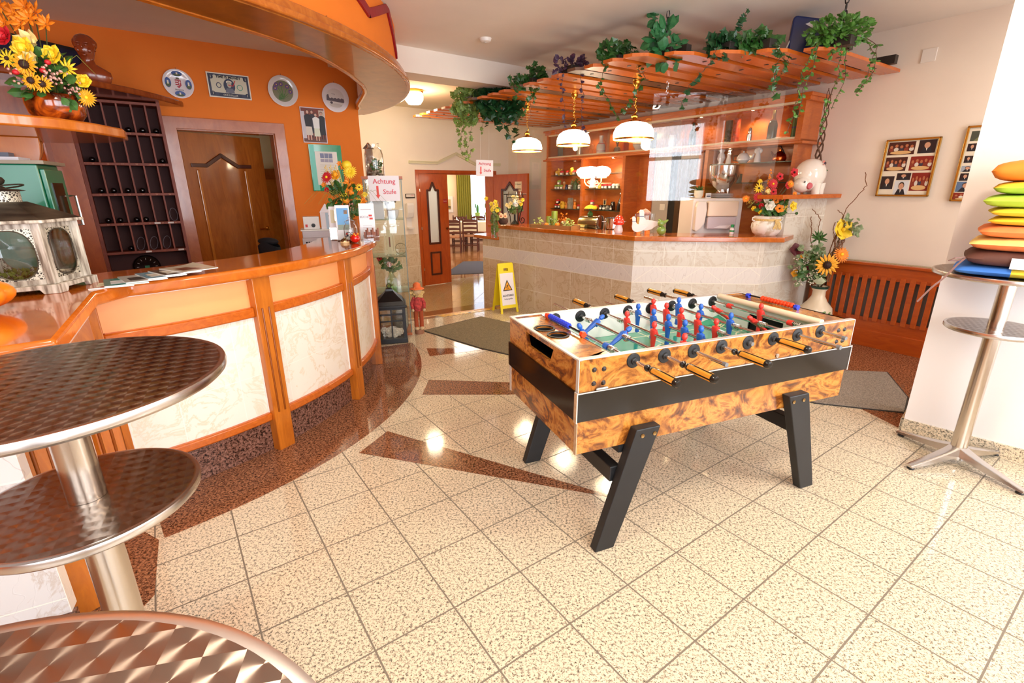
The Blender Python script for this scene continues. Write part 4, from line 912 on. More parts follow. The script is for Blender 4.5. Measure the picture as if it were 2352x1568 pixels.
for (cx_, cz_, rx_, rz_) in ((0, .082, .040, .022), (0, -.082, .040, .024), (-.078, .005, .024, .040), (.078, .0, .024, .040)):
    flat(oval(cx_, cz_, rx_, rz_), P_('#3c5a9c'), p, .017); flat(oval(cx_, cz_ - rz_ * .45, rx_ * .75, rz_ * .45), P_('#4a5a3a'), p, .018)
    flat(rect(cx_ - .006, cz_ - rz_ * .3, cx_ + .006, cz_ + rz_ * .45), P_('#e2dccb'), p, .0188)
text('Hungaria', .018, P_('#4a4450'), p, (0, -.0095, -.048), (pi / 2, 0, 0))
p = wallplate('flower_plate', 'white rimmed wall plate with purple pasque flowers on a green ground', 1.066, 2.412, .141, ('china_grey', '#d8d3d0'))
flat(oval(0, 0, .108, .108, 40), P_('#3c2a20'), p, .008); flat(oval(0, 0, .103, .103, 40), P_('#77765a'), p, .0088)
for x0, z0 in ((-.055, .055), (-.012, .062), (.045, .045), (-.07, .02), (.07, 0)):
    flat([(x0 - .002, z0), (x0 + .002, z0), (.004, -.06), (-.004, -.06)], P_('#4c7a30'), p, .0092)
    for a in range(5): flat(oval(x0 + .011 * cos(a * 1.26), z0 + .011 * sin(a * 1.26), .010, .010, 8), P_('#6a4a86'), p, .0098)
    flat(oval(x0, z0, .006, .006, 8), P_('#e0c060'), p, .0106)
for a in range(9): flat([(0, -.075), (.05 * cos(a * .4), -.06 + .045 * sin(a * .4)), (.045 * cos(a * .4 + .2), -.07 + .045 * sin(a * .4 + .2))], P_('#3f6a2a'), p, .0094)
p = wallplate('landscape_plate', 'white wall plate with a grey river landscape, rightmost plate on the orange wall', 1.588, 2.400, .142, ('china_white', '#e9e2e4'))
flat(oval(0, -.01, .098, .098, 40), P_('#ddd5cf'), p, .0085)
flat([(-.095, -.03)] + [(-.09 + .0095 * i, -.012 + .012 * abs(sin(i * 2.3)) + (.03 if i < 3 else 0)) for i in range(20)] + [(.095, -.045)], P_('#6a6068'), p, .009)
flat(oval(-.045, -.05, .014, .012), P_('#5a5058'), p, .0096); flat(oval(0, -.075, .07, .02), P_('#c4bab4'), p, .0092)
text('Hamburg', .010, P_('#6a6068'), p, (-.02, -.0095, .035), (pi / 2, 0, 0))
# banknote clock
bn = thing('banknote_wall_clock', 'wall clock made like a banknote reading TIME IS MONEY between the plates', 'clock', OW.p(.589, .004, 2.406), OW.a)
part(MB().box(-.178, .178, -.012, 0, -.105, .105), 'board', mat('banknote_edge', '#e8e2d2', .4), bn, smooth=False)
flat(rect(-.168, -.095, .168, .095), P_('#39415a'), bn, .0126); flat([(-.15, -.062), (.15, -.062), (.15, .05), (.12, .085), (-.12, .085), (-.15, .05)], P_('#cfcdb8'), bn, .0133)
flat(oval(0, .0, .048, .062, 24), P_('#39415a'), bn, .0140); flat([(-.04, -.058), (.04, -.058), (.026, -.02), (-.026, -.02)], P_('#6a7080'), bn, .0147); flat(oval(0, .012, .019, .028, 16), P_('#b8b6a6'), bn, .0154); flat(oval(0, .032, .024, .014, 16), P_('#e2e0d2'), bn, .0150)
flat(oval(-.088, -.0, .022, .024, 18), P_('#39415a'), bn, .0140); flat(oval(-.088, 0, .015, .017, 18), P_('#cfcdb8'), bn, .0147)
flat(oval(.088, -.006, .026, .026, 18), P_('#4f9a80'), bn, .0140); flat(oval(.088, -.006, .020, .020, 18), P_('#cfcdb8'), bn, .0146)
for x, z in ((-.145, .068), (.145, .068), (-.145, -.072), (.145, -.072)):
    flat(oval(x, z, .020, .020, 14), P_('#2c3248'), bn, .0141); text('1', .034, P_('#d8d6c4'), bn, (x, -.0152, z), (pi / 2, 0, 0))
flat(rect(-.095, -.094, .095, -.066), P_('#2c3248'), bn, .0140)
text('ONE DOLLAR', .020, P_('#d8d6c4'), bn, (0, -.0152, -.080), (pi / 2, 0, 0)); text('TIME IS MONEY', .030, P_('#20202a'), bn, (0, -.0152, .072), (pi / 2, 0, 0), bold=.0012)
for a, ln in ((.45, .055), (-1.35, .04)): part(MB().at((.03, -.020, .0), (0, a, 0)).box(-.003, .003, -.001, .001, 0, ln), 'clock_hand', mat('hand_red', '#c8202c', .4), bn, smooth=False)
# group photograph
gp = thing('group_photograph', 'framed photograph of four people standing in front of a dark door', 'picture', OW.p(1.331, .004, 2.113), OW.a)
part(MB().box(-.125, .125, -.01, 0, -.172, .172), 'board', mat('photo_edge', '#d9ccd4', .3), gp, smooth=False)
flat(rect(-.117, -.164, .117, .164), P_('#7c3a2a'), gp, .0106); flat(rect(-.117, -.164, -.085, .13), P_('#c9c0c4'), gp, .0112); flat(rect(.06, .05, .117, .15), P_('#cbb8a4'), gp, .0112); flat(rect(-.117, -.164, .117, -.13), P_('#6a4038'), gp, .0113)
person(gp, .085, -.135, .27, '#1c1a22', '#1c1a22', '#c99a84', .0115); person(gp, -.01, -.12, .265, '#2a2630', '#2a2630', '#c99a84', .0116)
person(gp, -.055, -.145, .29, '#1e1820', '#d6cabc', '#d6aa94', .0126); person(gp, .025, -.15, .27, '#e8e6e0', '#d9dcc4', '#d6aa94', .0136)
# green framed certificate
gc = thing('green_framed_certificate', 'glass framed certificate on bright green card above the flower arrangement', 'picture', OW.p(1.418, .004, 1.69), OW.a)
part(MB().box(-.172, .172, -.012, 0, -.237, .237), 'board', mat('green_card', '#1f9a6c', .15, coat=.8), gc, smooth=False)
flat([(-.165, .23), (-.12, .23), (-.10, -.23), (-.165, -.23)], P_('#7fd6c6'), gc, .0126)
flat(rect(-.115, -.175, .12, .168), P_('#eeeae2'), gc, .0134)
for i in range(3): flat(rect(-.062 + .045 * i, .10, -.022 + .045 * i, .15), P_('#8088a8'), gc, .0142); flat(rect(-.062 + .045 * i, .06, -.022 + .045 * i, .093), P_('#a8a4b8'), gc, .0142)
for i in range(7): flat(rect(-.075, .03 - i * .022, .08, .034 - i * .022), P_('#c9c4bc'), gc, .0142)
# two gilt frames of photographs on the right wall
M_gilt = mat('gilt_frame', '#c9a24a', .25, metal=.9)
def photoframe(label, s0, s1, z0, z1, cells):
    f = thing('photo_collage_frame', label, 'picture frame', RW.p(s0, .003, z0), RW.a, 'gilt framed photo collages')
    w, h = s1 - s0, z1 - z0
    part(MB().box(.01, w - .01, -.012, 0, .01, h - .01), 'mount_card', mat('mount_cream', '#ece4d2', .5), f, smooth=False)
    for (a, b, c, d) in ((0, w, 0, .016), (0, w, h - .016, h), (0, .016, 0, h), (w - .016, w, 0, h)): part(MB().box(a, b, -.024, 0, c, d), 'frame_bar', M_gilt, f, smooth=False, bevel=.003)
    for (x0, za, x1, zb, kd) in cells:
        x0, x1, za, zb = x0 * w, x1 * w, za * h, zb * h; ww, hh = x1 - x0, zb - za
        flat(rect(x0, za, x1, zb), P_({'d': '#4a1c14', 'k': '#2a1a20', 'b': '#5f7aa0', 'r': '#8a2418', 'p': '#d9dfe6', 's': '#a9b4c4', 'w': '#4a5246'}[kd]), f, .0128)
        cx_ = (x0 + x1) / 2
        if kd in 'dr':
            for i in range(5): flat(oval(x0 + ww * (.12 + .19 * i), za + hh * (.62 + .08 * (i % 2)), ww * .06, hh * .12, 10), P_('#b8714c'), f, .0142); flat(oval(x0 + ww * (.12 + .19 * i), za + hh * .42, ww * .09, hh * .16, 10), P_(['#8a3a2a', '#dcd6cc', '#3c3a4c'][i % 3]), f, .0136)
            flat(oval(cx_, za + hh * .17, ww * .40, hh * .14, 20), P_('#dcb47c'), f, .0148)
        else:
            flat([(x0 + ww * .12, za), (x1 - ww * .12, za), (cx_ + ww * .2, za + hh * .42), (cx_ - ww * .2, za + hh * .42)], P_('#20222e' if kd != 'w' else '#7a8058'), f, .0136)
            flat(oval(cx_, za + hh * .66, ww * .20, hh * .25, 16), P_('#3a2c26'), f, .0140); flat(oval(cx_, za + hh * .60, ww * .17, hh * .22, 16), P_('#cf9c80'), f, .0146)
            flat([(cx_ - ww * .05, za + hh * .38), (cx_ + ww * .05, za + hh * .38), (cx_, za + hh * .18)], P_('#e8e4dc'), f, .0150)
    return f
photoframe('gilt framed collage of seven restaurant photographs, nearest the far flower vase', -.005, .385, 1.381, 1.861,
    [(.06, .73, .56, .95, 'd'), (.62, .74, .93, .96, 'k'), (.06, .45, .47, .69, 'd'), (.53, .45, .94, .69, 'r'), (.05, .13, .30, .36, 'k'), (.34, .29, .60, .41, 'k'), (.33, .02, .60, .28, 'p'), (.62, .10, .95, .41, 'r')])
photoframe('gilt framed collage of portrait photographs, partly hidden by the white pillar', .535, .93, 1.345, 1.925,
    [(.08, .80, .50, .93, 'w'), (.07, .67, .22, .77, 'k'), (.30, .63, .52, .78, 'b'), (.07, .52, .20, .61, 'k'), (.32, .46, .50, .61, 's'), (.06, .40, .26, .48, 's'), (.07, .28, .24, .38, 'k'), (.30, .28, .48, .38, 'p'), (.05, .13, .36, .27, 'b'), (.04, .02, .45, .12, 'r'), (.58, .1, .9, .4, 'd'), (.58, .5, .9, .75, 'b')])
# faint white wall plate (junction box cover) high on the right wall
jb = MB().box(-.05, .05, -.008, 0, -.05, .05).build('junction_box_cover', mat('white_plastic', '#efe9e2', .4), None, RW.p(.16, 0, 2.50), RW.a, smooth=False, bevel=.002)
tag(jb, 'plain white square cover plate high on the wall above the photo frames', 'cover plate')
sd = thing('smoke_detector', 'round white smoke detector on the ceiling', 'smoke detector', (0, 0, 0))
sd.location = (-.222, 4.966, CEIL)
part(MB().lathe([(0, -.032), (.03, -.032), (.045, -.024), (.05, -.012), (.055, 0)], 32), 'housing', mat('white_plastic'), sd)
part(MB().lathe([(0, -.036), (.010, -.036), (.012, -.031)], 16), 'sensor', mat('sensor_grey', '#c9c4bc', .4), sd)
# ---------------------------------------------------------------- lamps
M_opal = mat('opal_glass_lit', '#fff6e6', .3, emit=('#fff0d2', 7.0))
M_bulb = mat('bulb_glow', '#ffffff', .3, emit=('#ffe9c0', 25))
def chain(mb, p, q, link=.022, r=.0018, sag=0.0):
    p, q = Vector(p), Vector(q); n = max(2, int((q - p).length / link)); d = (q - p).normalized(); up_ = d.orthogonal().normalized()
    for i in range(n):
        c = p + (q - p) * ((i + .5) / n) - Vector((0, 0, sag * 4 * ((i + .5) / n) * (1 - (i + .5) / n))); w = up_ if i % 2 else d.cross(up_); L_ = (q - p).length / n * .62
        mb.tube([c + d * L_ * sin(a) + w * L_ * .45 * cos(a) for a in [2 * pi * j / 8 for j in range(8)]], r, 4, closed=True)
    return mb
PEND = ((.198, 6.319, 1.90, .183), (.666, 5.553, 1.905, .178), (1.155, 4.925, 1.905, .190))
for i, (x, y, zr, r) in enumerate(PEND):
    p = thing('pendant_lamp', ['brass pendant lamp with white glass shade nearest the double doors, above the bar end', 'brass pendant lamp with white glass shade in the middle of the three over the bar', 'largest looking brass pendant lamp with white glass shade, over the goose figures'][i], 'pendant lamp', (x, y, zr), 0, 'pendant lamps over the bar')
    part(MB().lathe([(r * .97, .0), (r, .03), (r * .97, .065), (r * .86, .105), (r * .62, .135), (r * .30, .150)], 40), 'lamp_shade', M_opal, p)
    part(MB().lathe([(r * .965, -.008), (r * .99, -.010), (r * 1.0, .004), (r * .97, .010)], 40), 'brass_rim', M_brassp, p)
    part(MB().lathe([(r * .33, .146), (r * .30, .160), (.028, .165), (.020, .175), (.030, .188), (.034, .198), (.026, .206), (.014, .212), (.010, .222), (0, .224)], 24), 'brass_cap', M_brassp, p)
    hk = MB(); hk.tube([(0, 0, .222), (.012, 0, .235), (.02, 0, .252), (.006, 0, .268), (.002, 0, .275)], .0045, 8); part(hk, 'hook', M_brassp, p)
    part(chain(MB(), (0, 0, .272), (0, 0, 2.36 - zr), .03, .0022), 'chain', M_brassp, p)
    part(MB().lathe([(0, 2.345 - zr), (.012, 2.347 - zr), (.020, 2.358 - zr), (.030, 2.368 - zr), (.036, 2.385 - zr), (.034, 2.40 - zr), (.038, 2.405 - zr)], 20), 'ceiling_cup', M_brassp, p)
    part(MB().ball((0, 0, .045), .032, 0, 16, (1, 1, 1.15)), 'bulb', M_bulb, p)
    lamp('pendant_light', 'POINT', (x, y, zr - .03), 16, (1, .78, .48), .06)
# corridor ceiling lamp
p = thing('corridor_ceiling_lamp', 'glowing round glass ceiling lamp in the corridor, half behind the canopy edge', 'ceiling lamp', (-1.26, 6.98, 2.69))
part(MB().lathe([(0, -.17), (.08, -.165), (.115, -.12), (.12, -.07), (.10, -.025)], 28), 'glass', M_opal, p)
part(MB().lathe([(.11, -.03), (.125, -.02), (.125, 0)], 28), 'brass_ring', M_brassp, p)
lamp('corridor_light', 'POINT', (-1.26, 6.98, 2.45), 30, (1, .80, .50), .12)
# screen reflection of a scroll arm globe lamp, built as a solid glowing object
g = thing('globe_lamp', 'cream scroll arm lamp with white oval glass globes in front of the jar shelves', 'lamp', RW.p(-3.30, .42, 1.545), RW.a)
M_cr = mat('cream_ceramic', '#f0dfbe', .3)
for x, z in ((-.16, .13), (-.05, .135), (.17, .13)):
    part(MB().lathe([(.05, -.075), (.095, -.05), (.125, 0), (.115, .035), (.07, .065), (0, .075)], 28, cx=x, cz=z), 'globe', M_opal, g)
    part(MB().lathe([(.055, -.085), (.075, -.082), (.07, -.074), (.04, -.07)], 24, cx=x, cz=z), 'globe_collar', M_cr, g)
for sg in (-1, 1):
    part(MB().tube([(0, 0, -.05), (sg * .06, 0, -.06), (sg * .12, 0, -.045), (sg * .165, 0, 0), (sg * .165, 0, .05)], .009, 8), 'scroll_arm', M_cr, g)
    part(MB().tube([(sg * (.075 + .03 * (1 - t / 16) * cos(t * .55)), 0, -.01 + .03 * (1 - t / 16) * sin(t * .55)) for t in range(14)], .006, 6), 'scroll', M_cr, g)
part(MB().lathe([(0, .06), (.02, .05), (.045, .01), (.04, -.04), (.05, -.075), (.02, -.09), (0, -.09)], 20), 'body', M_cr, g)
part(MB().box(-.012, .012, 0, .36, -.03, -.01), 'wall_arm', M_cr, g, smooth=False)  # added mount for the solid reflection, no bracket exists here
lamp('globe_light', 'POINT', RW.p(-3.30, .55, 1.60), 5, (1, .85, .6), .1)  # added glow for the reflected globes, no lamp is mounted here
# ---------------------------------------------------------------- clear screens hung from the slat canopy
M_clear = glass('clear_acrylic', (.985, .99, .99), .055)
def screen(label, p, q, z0, z1, chains):
    t_ = thing('hanging_clear_screen', label, 'clear screen', (p[0], p[1], 0), atan2(q[1] - p[1], q[0] - p[0]), 'clear screens over the bar')
    ln = hypot(q[0] - p[0], q[1] - p[1])
    part(MB().box(0, ln, 0, .005, z0, z1), 'sheet', M_clear, t_, smooth=False)
    for x in chains: part(chain(MB(), (x * ln, .002, z1 - .01), (x * ln, .002, 2.405), .03, .0016), 'chain', M_chrome, t_)
screen('clear acrylic screen hanging over the left part of the bar', (.075, 6.10), (1.325, 4.95), 1.335, 2.22, (.12, .88))
screen('clear acrylic screen with the window reflection over the front of the bar', (1.33, 4.96), (2.50, 4.86), 1.345, 2.30, (.1, .9))
# ---------------------------------------------------------------- signs
M_paper = mat('white_paper', '#f3ecee', .6); M_sred = mat('sign_red', '#d8404e', .5)
def achtung(label, loc, rot, w, h, nm, tilt=0):
    t_ = thing('achtung_stufe_sign', label, 'sign', loc, (0, tilt, rot))
    part(MB().box(-w / 2, w / 2, -.0015, 0, -h / 2, h / 2), 'paper', M_paper, t_, smooth=False)
    text('Achtung', w * .215, M_sred, t_, (.01 * w, -.003, h * .27), (pi / 2, 0, 0), bold=.0006)
    text('Stufe', w * .215, M_sred, t_, (w * .17, -.003, -h * .14), (pi / 2, 0, 0), bold=.0006)
    a = w * .035; x = -w * .22
    part(MB().prism([(x - a, h * .10), (x + a, h * .10), (x + a, -h * .26), (x + 2.2 * a, -h * .26), (x, -h * .40), (x - 2.2 * a, -h * .26), (x - a, -h * .26)], -.0032, -.0016, 0, 'y'), 'arrow', mat('arrow_red', '#e8453c', .5), t_, smooth=False)
    return t_
sA = achtung('white paper sign reading Achtung Stufe hung in the air before the double door', (-.318, 6.19, 1.70), radians(3), .205, .185, 'x', radians(1.5))
part(MB().tube([(-.05, 0, .09), (-.05, 0, .70)], .0008, 4), 'nylon_thread', mat('nylon', '#e9e6e0', .3), sA)
part(MB().tube([(.05, 0, .09), (.05, 0, .70)], .0008, 4), 'nylon_thread', mat('nylon'), sA)
# yellow A-board
M_yel = mat('yellow_plastic', '#f4dc1e', .35)
ab = thing('caution_floor_sign', 'yellow folding floor sign ACHTUNG Stolpergefahr with a warning triangle', 'floor sign', (-.08, 5.90, 0), radians(30))
def aboard(sgn):
    mb = MB(); H_, w0, w1 = .61, .125, .105
    def q(x, z): return x
    pts = [(-w0, 0), (-w0 + .028, 0), (-w0 + .032, .06), (w0 - .032, .06), (w0 - .028, 0), (w0, 0), (w1, H_ - .01), (w1 - .01, H_), (-w1 + .01, H_), (-w1, H_ - .01)]
    hx0, hx1, hz0, hz1 = -.03, .03, .515, .55
    mb.prism([(-w0, 0), (-w0 + .028, 0), (-w0 + .032, .06), (-.03, .06), (-.03, hz1), (-.03, H_), (-w1 + .01, H_), (-w1, H_ - .01)], 0, .006, 0, 'y')
    mb.prism([(w0, 0), (w0 - .028, 0), (w0 - .032, .06), (.03, .06), (.03, hz1), (.03, H_), (w1 - .01, H_), (w1, H_ - .01)], 0, .006, 0, 'y')
    mb.box(-.03, .03, 0, .006, .06, hz0).box(-.03, .03, 0, .006, hz1, H_); return mb
for sgn, nm in ((-1, 'front'), (1, 'back')):
    o = part(aboard(sgn), nm + '_panel', M_yel, ab, loc=(0, sgn * .115, 0), smooth=False); o.rotation_euler = (-sgn * -.17, 0, 0); o.rotation_euler = (radians(10.5) * sgn, 0, 0)
    if sgn < 0:
        part(MB().box(-.092, .092, -.001, 0, .10, .49), 'white_notice', M_paper, o, smooth=False)
        part(MB().prism([(-.066, .275), (.066, .275), (0, .41)], -.002, -.001, 0, 'y'), 'triangle_border', mat('sign_dark_brown', '#2a1c10', .5), o, smooth=False)
        part(MB().prism([(-.050, .285), (.050, .285), (0, .388)], -.003, -.002, 0, 'y'), 'triangle', mat('sign_amber', '#f2a51c', .5), o, smooth=False)
        fig = MB(); blk = mat('sign_dark_brown')
        for pts in ([(-.022, .300), (.016, .300), (.016, .296), (-.022, .296)], [(.006, .352), (.014, .352), (.014, .343), (.006, .343)], [(-.008, .345), (.007, .340), (.002, .322), (-.008, .325)], [(-.008, .345), (-.016, .334), (-.013, .331), (-.006, .338)], [(.007, .340), (.018, .334), (.016, .330), (.005, .334)], [(.002, .322), (.010, .312), (.006, .303), (.002, .303), (.004, .312), (-.003, .320)], [(-.008, .326), (-.022, .322), (-.030, .326), (-.029, .321), (-.021, .316), (-.004, .320)]):
            part(MB().prism(pts, -.0038, -.003, 0, 'y'), 'stumbling_figure', blk, o, smooth=False)
        text('ACHTUNG!', .034, blk, o, (0, -.0025, .215), (pi / 2, 0, 0), bold=.0006, sx=.85); text('Stolpergefahr', .025, blk, o, (0, -.0025, .175), (pi / 2, 0, 0), sx=.9)
# ---------------------------------------------------------------- door mats
def mat_obj(label, pts, col, z=0.0):
    k = NT('mat_' + label[:4] + col[1:]); k.set(.95); n_ = k.n('TexNoise', i_Scale=160.0, i_Detail=2.0); k.l(k.co(), n_.inputs['Vector'])
    c = srgb(col); k.l(k.ramp(n_.outputs[0], [(.35, tuple(v * .6 for v in c[:3]) + (1,)), (.65, tuple(min(1, v * 1.35) for v in c[:3]) + (1,))]), k.b.inputs['Base Color']); k.bump(n_.outputs[0], .5)
    o = MB().prism(pts, z, z + .008).build('door_mat', k.m, None, smooth=False); tag(o, label, 'mat')
    n = len(pts); cx_, cy_ = sum(p[0] for p in pts) / n, sum(p[1] for p in pts) / n
    big = [(cx_ + (x - cx_) * 1.03, cy_ + (y - cy_) * 1.03) for x, y in pts]
    part(MB().prism(big, z, z + .004), 'rubber_edge', mat('mat_rubber', '#2e2a26', .7), o, smooth=False); return o
mat_obj('speckled olive brown door mat on the granite floor before the step', [(-.945, 5.02), (-.30, 4.42), (.33, 3.97), (.80, 4.62), (-.36, 5.60)], '#7a6f58', .0013)
mat_obj('large grey door mat between football table and radiator', [(2.66, 3.78), (3.09, 3.72), (2.87, 3.22), (2.66, 2.98), (2.16, 3.14), (1.75, 3.55)], '#8c8075', .0013)
mat_obj('dark grey mat on the parquet just inside the dining room', [(-1.36, 9.55), (-.45, 9.75), (-.2, 10.9), (-.75, 11.4), (-1.12, 11.35)], '#4e4a50', LO)
# ---------------------------------------------------------------- dining room beyond
W_parq = wood('parquet', '#8a5228', '#b97f48', .12, (3, 1, 1), .3)
struct('floor_dining', MB().prism([(-1.45, 8.85), (.2, 10.05), (6, 12.5), (4, 18), (-7, 17), (-4, 9.0), (-2.5, 8.2)], LO - .05, LO + .0005), W_parq, smooth=False)
M_pink = mat('dining_wall_pink', '#eed0b4', .8)
struct('wall_dining', MB().box(-5.0, -1.28, 15.2, 15.3, LO, 3).box(-.25, 3.5, 15.2, 15.3, LO, 3).box(-1.28, -.25, 15.2, 15.3, LO, .55).box(-1.28, -.25, 15.2, 15.3, 2.5, 3).box(-4.2, -4.1, 9.5, 15.3, LO, 3).box(3.0, 3.1, 11.5, 15.3, LO, 3), M_pink, smooth=False)
struct('ceiling_dining', MB().prism([(-1.2, 8.95), (3.5, 12.0), (3.5, 15.4), (-5, 15.4), (-5, 9)], 2.75, 2.85), M_ceil, smooth=False)
struct('window_4', MB().box(-1.28, -1.23, 15.2, 15.25, .55, 2.5).box(-.30, -.25, 15.2, 15.25, .55, 2.5).box(-1.28, -.25, 15.15, 15.25, .50, .56), M_wfr, smooth=False)
P = [[(-1.62 + .0075 * j, 15.08 + .035 * sin(j * .75), z) for j in range(58)] for z in (LO + .5, 2.5)]
cu = MB().grid(P).build('olive_curtain', mat('olive_curtain_cloth', '#a8a040', .8), None); tag(cu, 'olive yellow curtain beside the bright dining room window', 'curtain')
pic = thing('landscape_painting', 'small white framed landscape picture on the dining room wall', 'picture', (-1.96, 15.19, .78))
part(MB().box(-.20, .20, -.02, 0, -.01, .46), 'frame', mat('white_frame', '#efe6dc', .5), pic, smooth=False)
flat(rect(-.135, .08, .135, .37), P_('#c9b07a'), pic, .021); flat([(-.135, .08), (.135, .08), (.135, .17), (.03, .19), (-.02, .27), (-.135, .30)], P_('#5a4a2a'), pic, .022); flat(rect(-.135, .08, .135, .13), P_('#a0803c'), pic, .023)
W_ch = mat('dark_chair_wood', '#5e2a12', .35); M_seat = mat('woven_seat', '#b3764a', .7, noise=.3, scale=60)
def chair(label, x, y, rot, first=None):
    if first: return dup(first, (x, y, LO), rot, label)
    t_ = thing('dining_chair', label, 'chair', (x, y, LO), rot, 'dining chairs in the far room')
    for sx_ in (-1, 1):
        part(MB().box(sx_ * .19 - .018, sx_ * .19 + .018, -.018, .018, 0, .86), 'rear_leg', W_ch, t_, smooth=False, bevel=.004)
        part(MB().box(sx_ * .19 - .018, sx_ * .19 + .018, .34, .376, 0, .40), 'front_leg', W_ch, t_, smooth=False)
        part(MB().lathe([(.012, .86), (.018, .875), (.012, .89), (0, .90)], 10, cx=sx_ * .19), 'finial', W_ch, t_)
    part(MB().box(-.21, .21, -.01, .39, .39, .43), 'seat', M_seat, t_, smooth=False, bevel=.01)
    for z, h in ((.50, .04), (.60, .045), (.71, .05)):
        pts = [(-.175 + .35 * i / 10, z + h + .012 * sin(pi * i / 10)) for i in range(11)]; part(MB().prism([(.175, z), (-.175, z)] + pts, -.008, .008, 0, 'y'), 'back_slat', W_ch, t_, smooth=False)
    pts = [(-.18 + .36 * i / 12, .825 + .035 * sin(pi * i / 12) + .01 * sin(3 * pi * i / 12)) for i in range(13)]; part(MB().prism([(.18, .78), (-.18, .78)] + pts, -.01, .01, 0, 'y'), 'top_rail', W_ch, t_, smooth=False)
    for y_ in (0, .358): part(MB().box(-.18, .18, y_ - .01, y_ + .01, .16, .185), 'stretcher', W_ch, t_, smooth=False)
    for x_ in (-.19, .19): part(MB().box(x_ - .01, x_ + .01, 0, .36, .20, .225), 'stretcher', W_ch, t_, smooth=False)
    return t_
c1 = chair('dark ladder back chair seen through the doorway, nearest the closed door leaf', -1.53, 12.9, radians(2))
chair('dark ladder back chair seen through the doorway, nearest the dark door jamb', -1.10, 13.2, radians(-2), c1)
chair('dark ladder back chair at the far side of the dining table, before the wall', -1.50, 14.5, radians(180), c1)
chair('dark ladder back chair at the far side of the dining table, before the window', -.98, 14.7, radians(178), c1)
dt = thing('dining_table', 'dining table with a white and cream cloth behind the ladder back chairs', 'table', (-1.2, 13.85, LO))
part(MB().box(-1.0, .9, -.35, .35, .72, .75), 'table_top', W_ch, dt, smooth=False)
part(MB().box(-1.02, .92, -.37, .37, .751, .756).box(-1.02, .92, -.37, -.366, .52, .751), 'tablecloth', mat('cream_cloth', '#f0e0b8', .7), dt, smooth=False)
for x in (-.9, .8):
    for y in (-.28, .28): part(MB().box(x - .03, x + .03, y - .03, y + .03, 0, .72), 'leg', W_ch, dt, smooth=False)
M_nap = mat('white_napkin', '#f4f2f0', .7)
for x in (-1.5, -.98):
    n_ = MB().prism([(-.12, 0), (.12, 0), (.05, .04), (.015, .06), (0, .13), (-.015, .06), (-.05, .04)], -.05, .05, 0, 'y').build('folded_napkin', M_nap, None, (x, 13.7, LO + .757), 0, smooth=False)
    tag(n_, 'folded white napkin standing on the table %s' % ('behind the chair nearest the door leaf' if x < -1.2 else 'behind the chair nearest the jamb'), 'napkin')
for x in (-1.02, -.72):
    pp = thing('window_cactus', 'cactus in a light green pot on the dining room sill, %s' % ('beside the curtain' if x < -.9 else 'beside the door jamb'), 'potted plant', (x, 15.18, .56), 0, 'potted cacti on the dining room sill')
    part(MB().lathe([(0, 0), (.06, 0), (.085, .20), (.075, .20), (0, .18)], 16), 'pot', mat('lime_pot', '#b4d46a', .3), pp)
    part(MB().ball((0, 0, .30), .07, 0, 10, (.6, .5, 2.0)).ball((-.06, 0, .40), .04, 0, 8, (.5, .5, 1.8)), 'cactus_body', mat('cactus_green', '#4f8a4a', .6), pp)
sc_ = thing('dining_sconce', 'warm lit wall lamp beside the landscape picture', 'wall lamp', (-2.28, 15.15, 1.55))
part(MB().ball((0, 0, 0), .10, 0, 14), 'glass', M_opal, sc_)
lamp('dining_sconce_light', 'POINT', (-2.2, 14.9, 1.6), 12, (1, .75, .4), .1)
lamp('dining_ceiling_light', 'AREA', (-1, 12.5, 2.7), 60, (1, .9, .75), 1.5, (-1, 12.5, 0))
# ---------------------------------------------------------------- door wall fittings
sd2 = thing('hand_sanitizer_dispenser', 'white wall dispenser with a drip tray beside the double door', 'dispenser', DW.p(-.13, .0, .83), DW.a)
part(MB().prism([(0, .18), (-.02, .40), (-.10, .42), (-.115, .38), (-.105, .26), (-.07, .18)], -.06, .06, 0, 'x'), 'housing', mat('dispenser_white', '#e9e6e6', .3), sd2, smooth=False, bevel=.008)
part(MB().box(-.045, .045, -.012, 0, 0, .18), 'back_plate', mat('dispenser_white'), sd2, smooth=False)
part(MB().prism([(0, .0), (-.10, .0), (-.105, .02), (0, .03)], -.05, .05, 0, 'x'), 'drip_tray', mat('dispenser_white'), sd2, smooth=False)
bs = thing('small_wall_sign', 'small black framed sign on the wall above the dispenser', 'sign', DW.p(-.08, .0, 1.353), DW.a)
part(MB().box(-.083, .083, -.012, 0, -.034, .034), 'frame', M_blk, bs, smooth=False); flat(rect(-.072, -.018, .075, .028), P_('#d9cfc8'), bs, .0126)
text('Hotel', .022, M_sred, bs, (.035, -.0138, .015), (pi / 2, 0, 0))
# ---------------------------------------------------------------- leaves and flowers
M_ivy = mat('ivy_green', '#2c5a22', .35, noise=.45, scale=40, coat=.2); M_ivyd = mat('ivy_dark_green', '#1e4a26', .35, noise=.4, scale=40)
M_ivyv = mat('ivy_variegated', '#7f9a4c', .4, noise=.6, scale=90); M_poth = mat('pothos_green', '#4a7a2c', .35, noise=.55, scale=60); M_purp = mat('purple_leaf', '#4a3048', .4, noise=.4, scale=40)
M_stem = mat('plant_stem', '#4a4a20', .6); M_vine = mat('brown_vine', '#5a3a24', .7); M_box = mat('dark_planter', '#2a2420', .5)
rnd = random.Random(11)
def rv(): return Vector((rnd.uniform(-1, 1), rnd.uniform(-1, 1), rnd.uniform(-1, 1)))
def wander(pts, n, j=.012):
    out = []; pts = [Vector(p) for p in pts]
    for i in range(len(pts) - 1):
        for k_ in range(n): out.append(pts[i].lerp(pts[i + 1], k_ / n) + rv() * j)
    out.append(pts[-1]); return out
